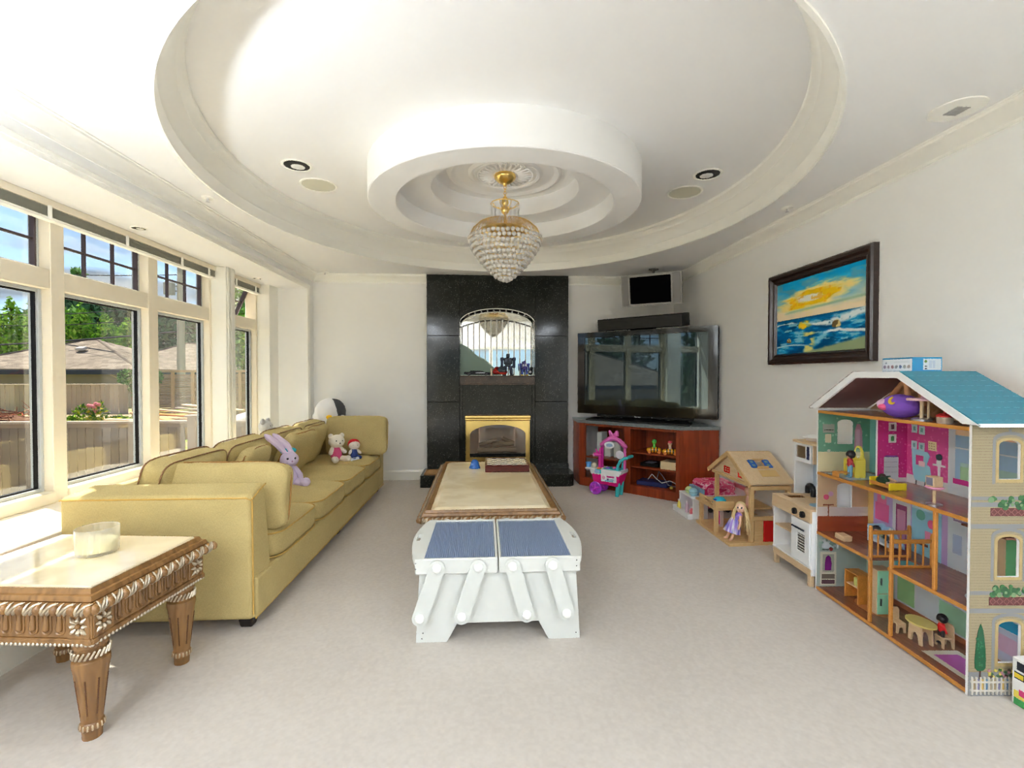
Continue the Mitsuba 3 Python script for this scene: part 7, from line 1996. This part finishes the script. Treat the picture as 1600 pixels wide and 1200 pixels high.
part(nf, 'post', cbox(-4.79, -4.66, 7.94, 8.08, -0.75, 0.74, 0.005), 'matte', (164, 150, 142))
part(nf, 'post_cap', cbox(-4.82, -4.63, 7.91, 8.11, 0.74, 0.765, 0.006), 'matte', (172, 160, 152))
ff = thing('fence', 'pale weathered board fence below the garage eaves', 'fence')
k = 0
x = -21.0
while x < -14.5:
    part(ff, 'board', cbox(x + 0.008, x + 0.172, 20.0 + 0.01 * (k % 2), 20.03 + 0.01 * (k % 2), -0.15, 1.03, 0.004), 'matte', tuple(np.array([196, 178, 162]) + rf.integers(-14, 15)))
    x += 0.18
    k += 1
part(ff, 'cap', cbox(-21.0, -14.38, 19.95, 20.08, 1.03, 1.07, 0.005), 'matte', (214, 200, 186))
lf = thing('fence', 'brown horizontal slat fence with pale posts seen through the third bay window', 'fence')
for j in range(21):
    z = -0.05 + 0.072 * j
    part(lf, 'slat', cbox(-12.2, -10.35, 18.0, 18.02, z, z + 0.05, 0.003), 'matte', tuple(np.array([168, 136, 112]) + rf.integers(-12, 13)))
for j in range(12):
    z = -0.05 + 0.127 * j
    part(lf, 'slat', cbox(-10.35, -7.0, 18.0, 18.02, z, z + 0.118, 0.003), 'matte', tuple(np.array([172, 140, 116]) + rf.integers(-12, 13)))
for x in (-12.2, -11.32, -10.62, -9.9, -8.95, -8.0, -7.0):
    part(lf, 'post', cbox(x - 0.05, x + 0.05, 17.94, 18.0, -0.15, 1.58, 0.004), 'matte', (212, 176, 138))
part(lf, 'cap', cbox(-12.3, -6.9, 17.92, 18.08, 1.52, 1.60, 0.005), 'matte', (196, 164, 132))


def hip_building(name, label, x0, x1, y0, y1, zg, ze, zr, ra, rb, ry, wall, over=0.45, roofmat='shingle'):
    b = thing(name, label, 'building')
    part(b, 'wall', box(x0 + over, x1 - over, y0 + over, y1 - over, zg, ze + 0.02), 'matte', wall, smooth=False)
    v = np.array([[x0, y0, ze], [x1, y0, ze], [x1, y1, ze], [x0, y1, ze], [ra, ry, zr], [rb, ry, zr]], float)
    for f in ([[0, 1, 5], [0, 5, 4]], [[1, 2, 5]], [[2, 3, 4], [2, 4, 5]], [[3, 0, 4]]):
        idx = sorted({i for t_ in f for i in t_})
        up = v.copy()
        low = v.copy()
        low[:, 2] -= 0.10
        vv = np.vstack([up, low])
        m = trimesh.convex.convex_hull(np.vstack([up[idx], low[idx]]))
        part(b, 'roof_slope', m, roofmat, smooth=False)
    part(b, 'fascia', cat(cbox(x0, x1, y0 - 0.03, y0 + 0.05, ze - 0.26, ze - 0.05, 0.01), cbox(x1 - 0.05, x1 + 0.03, y0, y1, ze - 0.26, ze - 0.05, 0.01)), 'matte', (66, 70, 86))
    for (p, q) in ((0, 4), (1, 5), (4, 5)):
        part(b, 'hip_cap', tube(np.linspace(v[p], v[q], 8), 0.07, 6), 'matte', (120, 112, 106))
    return b


g = hip_building('garage', 'beige garage with a hipped shingle roof beyond the board fence', -26.0, -16.4, 23.6, 30.5, -0.15, 1.72, 3.34, -21.4, -20.9, 27.05, (150, 138, 128))
part(g, 'roof_vent', move(cbox(-0.2, 0.2, -0.15, 0.15, 0, 0.14, 0.02), (-20.6, 25.6, 2.72), 0, 22), 'matte', (196, 190, 190))
part(g, 'downpipe', tube([(-17.9, 23.9, 1.45), (-17.6, 23.95, 1.3), (-17.55, 24.0, 0.4)], 0.05, 6), 'matte', (190, 176, 160))
hip_building('garage', 'grey garage with a dark hipped shingle roof seen through the third bay window', -24.3, -14.3, 31.0, 39.0, -0.15, 1.83, 3.68, -21.1, -19.6, 35.0, (110, 104, 100))
hip_building('garage', 'low neighbouring house with a shingle roof to the left of the patio', -34.0, -22.0, -13.0, 0.0, -0.9, 0.75, 3.2, -29.0, -26.5, -6.5, (160, 148, 136))
dh_ = thing('house', 'white house with a domed skylight far behind the garage roof', 'house')
part(dh_, 'wall', box(-34.0, -30.6, 45, 50, 0, 4.6), 'matte', (226, 226, 224), smooth=False)
part(dh_, 'roof', cat(cbox(-35.4, -30.2, 44.3, 50.5, 4.55, 4.85, 0.03), trimesh.convex.convex_hull(np.array([[-35.0, 44.6, 4.85], [-30.6, 44.6, 4.85], [-30.6, 50, 4.85], [-35.0, 50, 4.85], [-33.6, 46.5, 5.3], [-31.8, 46.5, 5.3], [-31.8, 48, 5.3], [-33.6, 48, 5.3]]))), 'matte', (96, 104, 122), smooth=False)
part(dh_, 'dome', lathe([(0.9, 5.0), (0.85, 5.3), (0.6, 5.6), (0.3, 5.72), (0, 5.75)], 24, (-33.9, 46.0, 0)), 'matte', (236, 238, 242), smooth=50)
for x in (-33.2, -32.6, -31.9):
    w = part(dh_, 'window_frame', box(x - 0.02, x + 0.42, 44.95, 45.0, 3.05, 4.25), 'matte', (236, 236, 236), smooth=False)
    part(w, 'pane', box(x + 0.03, x + 0.37, 44.93, 44.96, 3.1, 4.2), 'gloss', (70, 84, 104), smooth=False)


# trees: a crown of many small leaves round branch clumps, and a trunk
def leaf_cloud(centres, radii, n, size, cols, rg, flat=0.0, droop=0.0):
    centres, radii = np.asarray(centres, float), np.asarray(radii, float)
    wts = radii.prod(1) ** (2 / 3)
    idx = rg.choice(len(centres), n, p=wts / wts.sum())
    d = rg.standard_normal((n, 3))
    d /= np.linalg.norm(d, axis=1, keepdims=True)
    p = centres[idx] + d * radii[idx] * rg.uniform(0.72, 1.06, (n, 1))
    a = rg.standard_normal((n, 3))
    a[:, 2] *= 1 - flat
    a[:, 2] -= droop
    a /= np.linalg.norm(a, axis=1, keepdims=True)
    b = np.cross(a, d + 0.4 * rg.standard_normal((n, 3)))
    b /= np.linalg.norm(b, axis=1, keepdims=True) + 1e-9
    s = size * rg.uniform(0.6, 1.35, (n, 1))
    v = np.stack([p - a * s, p + b * s * 0.42, p + a * s, p - b * s * 0.42], 1).reshape(-1, 3)
    i = np.arange(n) * 4
    f = np.stack([np.stack([i, i + 1, i + 2], 1), np.stack([i, i + 2, i + 3], 1)], 1).reshape(-1, 3)
    cols = np.asarray(cols, float)
    c = cols[rg.integers(0, len(cols), n)] * rg.uniform(0.85, 1.12, (n, 1))
    return mesh(v, f), np.repeat(np.clip(c, 0, 255), 4, 0)


def tree(name, label, cat_, kind, x, y, z0, h, r, cols, n, size, seed, group=None):
    rg = np.random.default_rng(seed)
    t = thing(name, label, cat_, group)
    if kind == 'column':
        zz = np.linspace(0.08, 0.97, 12)
        cen = [(x + rg.normal(0, 0.08 * r), y + rg.normal(0, 0.08 * r), z0 + h * u) for u in zz]
        rad = [(r * (1 - u ** 2.6) ** 0.6 * rg.uniform(0.9, 1.08),) * 2 + (h * 0.09,) for u in zz]
        tr_r = 0.08 * r
    elif kind == 'conifer':
        cen, rad = [], []
        for u in np.linspace(0.14, 0.98, 17):
            m_ = max(3, int(9 * (1 - u)))
            a0 = rg.uniform(0, 6)
            for q in range(m_):
                a = a0 + 2 * PI * q / m_
                L = r * (1 - u) * rg.uniform(0.75, 1.15) + 0.05 * r
                for w in (0.4, 0.8, 1.0):
                    cen.append((x + math.cos(a) * L * w, y + math.sin(a) * L * w, z0 + h * u - 0.10 * L * w))
                    rad.append((0.20 * r * (1.25 - u), 0.20 * r * (1.25 - u), 0.055 * r))
        tr_r = 0.06 * r
    else:
        cen, rad = [], []
        for q in range(16):
            a, u = rg.uniform(0, 2 * PI), rg.uniform(0, 1)
            L = r * 0.68 * math.sqrt(rg.uniform(0.05, 1))
            cen.append((x + math.cos(a) * L, y + math.sin(a) * L, z0 + h * (0.36 + 0.5 * u) * 1.0))
            rad.append((r * rg.uniform(0.26, 0.44),) * 2 + (h * rg.uniform(0.10, 0.17),))
        tr_r = 0.07 * r
    m, c = leaf_cloud(cen, rad, n, size, cols, rg, 0.4 if kind == 'conifer' else 0.0, 0.3 if kind == 'conifer' else 0.0)
    add(t + '__crown', m, 'matte', c, smooth=False, exact=True)
    labels[t + '__crown'] = {'kind': 'stuff'}
    br = [tube([(x, y, z0), (x + 0.05 * r, y, z0 + h * 0.5), (x, y, z0 + h * 0.93)], [tr_r, tr_r * 0.7, tr_r * 0.2], 8)]
    for q in range(0, len(cen), max(1, len(cen) // 14)):
        cz = cen[q]
        br.append(tube([(x, y, z0 + (cz[2] - z0) * 0.72), ((x + cz[0]) / 2, (y + cz[1]) / 2, z0 + (cz[2] - z0) * 0.9), cz], [tr_r * 0.4, tr_r * 0.25, tr_r * 0.08], 5))
    part(t, 'trunk', cat(br), 'matte', (84, 66, 52))
    return t


GR1 = [(122, 172, 60), (146, 190, 72), (92, 140, 52), (168, 198, 86)]
GR2 = [(70, 108, 84), (88, 126, 98), (54, 86, 70), (104, 138, 110)]
GR3 = [(112, 156, 84), (136, 176, 100), (86, 126, 68), (154, 184, 118)]
HG = 'columnar cedars behind the garage'
for k, (x, y, h, r) in enumerate(((-32.4, 33.0, 6.1, 0.95), (-30.9, 33.0, 6.4, 0.95), (-29.4, 33.2, 6.9, 1.0), (-28.0, 33.0, 6.3, 0.95), (-26.6, 33.0, 6.0, 0.95), (-25.2, 33.4, 5.6, 0.95), (-23.8, 33.2, 5.2, 0.9))):
    tree('cedar_tree', ('columnar green cedar at the left edge of the view', 'columnar green cedar, second from the left edge', 'tallest columnar cedar of the row behind the garage', 'columnar cedar left of the first window mullion', 'columnar cedar mostly behind the first window mullion', 'columnar cedar just right of the first window mullion', 'shortest columnar cedar behind the garage ridge')[k], 'tree', 'column', x, y, -0.15, h, r, GR1, 2600, 0.17, 40 + k, HG)
tree('conifer_tree', 'dark drooping conifer rising behind the cedars at the first mullion', 'tree', 'conifer', -35.0, 41.0, -0.15, 10.6, 3.6, GR2, 3600, 0.36, 60)
tree('conifer_tree', 'tall green conifer at the left of the second bay window', 'tree', 'conifer', -34.0, 42.0, -0.15, 10.4, 4.2, GR3, 3600, 0.36, 61)
tree('conifer_tree', 'dark conifer top at the far left edge of the view', 'tree', 'conifer', -39.0, 39.0, -0.15, 8.6, 3.2, GR2, 2600, 0.34, 66)
tree('pine_tree', 'round-topped dark pine in the middle of the second bay window', 'tree', 'broad', -31.0, 42.5, -0.15, 9.2, 3.6, GR2, 4200, 0.36, 62)
tree('broadleaf_tree', 'mixed green tree behind the garage ridge', 'tree', 'broad', -31.5, 37.0, -0.15, 6.6, 3.0, GR3, 3000, 0.3, 63)
tree('broadleaf_tree', 'dark round tree behind the utility pole', 'tree', 'broad', -25.0, 40.0, -0.15, 7.2, 2.4, GR2, 3000, 0.3, 64)
for k, (x, y, h, r) in enumerate(((-24.4, 43.0, 5.5, 1.9), (-21.6, 43.0, 6.1, 2.0), (-27.2, 44.5, 5.0, 1.8), (-19.0, 43.5, 6.2, 2.1))):
    tree('bush', ('bright green bush behind the pole', 'bright green bush behind the dark garage roof', 'small bright bush left of the pole', 'bright green bush at the right of the third bay window')[k], 'bush', 'broad', x, y, -0.15, h, r, GR1, 1800, 0.22, 70 + k)
tree('broadleaf_tree', 'leafy green tree filling the narrow bay window', 'tree', 'broad', -12.9, 27.5, -0.15, 7.6, 2.2, GR3, 4200, 0.22, 80)
tree('broadleaf_tree', 'yellow-green tree at the right of the narrow bay window', 'tree', 'broad', -10.8, 26.0, -0.15, 7.2, 1.9, GR1, 3200, 0.2, 81)
for k, (x, y) in enumerate(((-10.3, 3.4), (-10.5, 4.6), (-10.4, 5.8), (-10.3, 7.0), (-9.0, -4.2), (-9.2, -3.0), (-9.1, -7.0), (-9.3, -8.4))):
    tree('hedge_tree', 'columnar hedge cedar standing to the left of the patio', 'tree', 'column', x, y, -0.8, 3.6 if k < 4 else 4.6, 0.7, GR2 if k > 3 else GR1, 1500, 0.13, 90 + k, 'hedge cedars left of the patio')
for k, (x, y, h) in enumerate(((-36, 8, 12), (-42, -4, 13), (-40, -16, 12), (-30, 14, 9))):
    tree('conifer_tree', 'tall conifer far to the left of the house', 'tree', 'conifer', x, y, -0.8, h, 4.0, GR2, 2600, 0.4, 110 + k, 'far conifers left of the house')
# half-dead cedar by the far fence
rg = np.random.default_rng(130)
t = thing('cedar_shrub', 'cedar with a green top and bare brown stems at the board fence end', 'shrub')
m, c = leaf_cloud([(-11.9 + 0.22 * k, 17.2, 1.35) for k in range(-2, 3)] + [(-12.0, 17.1, 1.0)], [(0.26, 0.3, 0.26)] * 5 + [(0.2, 0.2, 0.3)], 1800, 0.07, [(84, 124, 60), (100, 140, 70), (64, 96, 50)], rg)
add(t + '__crown', m, 'matte', c, smooth=False, exact=True)
labels[t + '__crown'] = {'kind': 'stuff'}
part(t, 'stems', cat([tube([(-12.2 + 0.6 * a, 17.2, -0.15), (-12.2 + 0.6 * a + b, 17.2, 0.5), (-12.25 + 0.7 * a, 17.15, 1.2)], [0.035, 0.03, 0.015], 5) for a, b in zip(rg.uniform(0, 1, 34), rg.normal(0, 0.06, 34))]), 'matte', (128, 92, 72), kind='stuff')
# brush pile, weeds, planks
rg = np.random.default_rng(140)
t = thing('brush_pile', 'heap of reddish brown cut branches above the fence cap at the left edge', 'brush pile')
tw = []
for k in range(420):
    a, u = rg.uniform(0, 2 * PI), rg.uniform(0, 1)
    p = np.array([-12.6 + rg.normal(0, 0.85), 12.8 + rg.normal(0, 0.5), 0])
    hh = 0.62 * math.exp(-((p[0] + 12.7) / 1.1) ** 2)
    p[2] = -0.1 + hh * rg.uniform(0.2, 1.0)
    d = rg.standard_normal(3) * [1, 1, 0.35]
    d = d / np.linalg.norm(d) * rg.uniform(0.15, 0.4)
    tw.append((tube([p - d, p + [0, 0, 0.03], p + d], [0.012, 0.015, 0.006], 4), ((120, 84, 70), (150, 110, 90), (96, 66, 60), (166, 96, 76))[k % 4]))
m, c = colored(*tw)
add(t + '__branches', m, 'matte', c, smooth=False, exact=True)
labels[t + '__branches'] = {'kind': 'stuff'}
part(t, 'soil', blob((-12.6, 12.9, -0.15), (1.5, 0.8, 0.55), 3, 0.15, 4), 'matte', (110, 84, 72))
t = thing('weeds', 'clump of green and yellow flowering weeds before the board fence', 'weeds')
m, c = leaf_cloud([(-11.2 + 0.28 * k, 13.0 + 0.2 * (k % 3), 0.08) for k in range(9)] + [(-10.2, 13.2, 0.30), (-10.5, 13.0, 0.25)], [(0.3, 0.3, 0.26)] * 9 + [(0.2, 0.2, 0.4)] * 2, 2600, 0.06, [(110, 150, 50), (90, 130, 46), (140, 170, 60), (200, 190, 60), (70, 110, 50)], rg)
add(t + '__leaves', m, 'matte', c, smooth=False, exact=True)
labels[t + '__leaves'] = {'kind': 'stuff'}
part(t, 'blossom', cat([blob((-10.25 + rg.normal(0, 0.06), 13.1, 0.62 + rg.normal(0, 0.06)), 0.05, 1) for _ in range(9)]), 'matte', (236, 150, 160), label='pink blossom', kind='stuff')
for k in range(6):
    a = rg.uniform(-0.5, 0.5)
    single('plank', move(cbox(-0.8, 0.8, -0.09, 0.09, 0, 0.035, 0.004), (-8.3 + 0.2 * k, 12.0 + 0.25 * k, 0.30 + 0.045 * k), math.degrees(a) - 12, rg.uniform(-4, 4), rg.uniform(2, 9)), 'matte', ('lowest pale plank of the lumber pile', 'second pale plank of the lumber pile', 'orange-brown plank of the lumber pile', 'long tan plank of the lumber pile', 'grey plank across the lumber pile', 'topmost plank of the lumber pile')[k], 'plank', color=((214, 184, 150), (200, 160, 120), (196, 132, 84), (206, 176, 140), (176, 166, 160), (224, 196, 160))[k], group='planks piled beyond the grey fence')
single('lumber_stack', cat([cbox(-9.0, -7.1, 11.8 + 0.28 * k, 12.05 + 0.28 * k, -0.12, 0.30, 0.01) for k in range(6)]), 'matte', 'stack of squared timber under the loose planks', 'lumber', color=(186, 156, 126), kind='stuff')
single('rock', blob((-5.75, 12.0, 0.12), (0.55, 0.4, 0.40), 3, 0.18, 3, 4), 'matte', 'pale pointed boulder beyond the fence in the narrow bay window', 'rock', color=(206, 204, 204))
# utility pole, transformer, wires
up = thing('utility_pole', 'grey utility pole with a transformer seen through the third bay window', 'utility pole')
part(up, 'pole', cyl((-15.1, 24.6, -0.15), (-15.05, 24.6, 6.95), 0.19, 0.15, n=14), 'matte', (170, 166, 160))
part(up, 'transformer', cat(cyl((-15.45, 24.35, 5.38), (-15.45, 24.35, 5.92), 0.24, n=20), cyl((-15.45, 24.35, 5.92), (-15.45, 24.35, 5.98), 0.26, 0.18, n=20)), 'matte', (150, 152, 154))
part(up, 'bracket', cat(cbox(-15.45, -15.05, 24.5, 24.56, 5.55, 5.6), cbox(-15.45, -15.05, 24.5, 24.56, 5.8, 5.85)), 'matte', (110, 110, 110))
for k, (p, q, sag) in enumerate((((-15.1, 24.6, 5.0), (-46, 40, 7.2), 0.8), ((-15.1, 24.6, 3.6), (-50, 34, 3.4), 0.5), ((-15.1, 24.6, 3.5), (-5, 30, 5.8), 0.3), ((-15.1, 24.6, 3.9), (-8, 45, 2.6), 0.3), ((-15.1, 24.6, 6.4), (-46, 34, 10.5), 0.8), ((-15.1, 24.6, 4.4), (-46, 40, 6.2), 0.7))):
    p, q = np.array(p), np.array(q)
    t_ = np.linspace(0, 1, 24)[:, None]
    pts = p * (1 - t_) + q * t_
    pts[:, 2] -= sag * 4 * (t_ * (1 - t_))[:, 0]
    single('power_line', tube(pts, 0.022 if k != 1 else 0.045, 4), 'matte', ('black power line crossing the second bay window', 'thick black cable above the garage ridge', 'power line rising to the right of the pole', 'power line falling to the right of the pole', 'high power line across the upper panes', 'lower power line behind the second bay window')[k], 'power line', color=(60, 62, 68), group='wires of the utility pole')
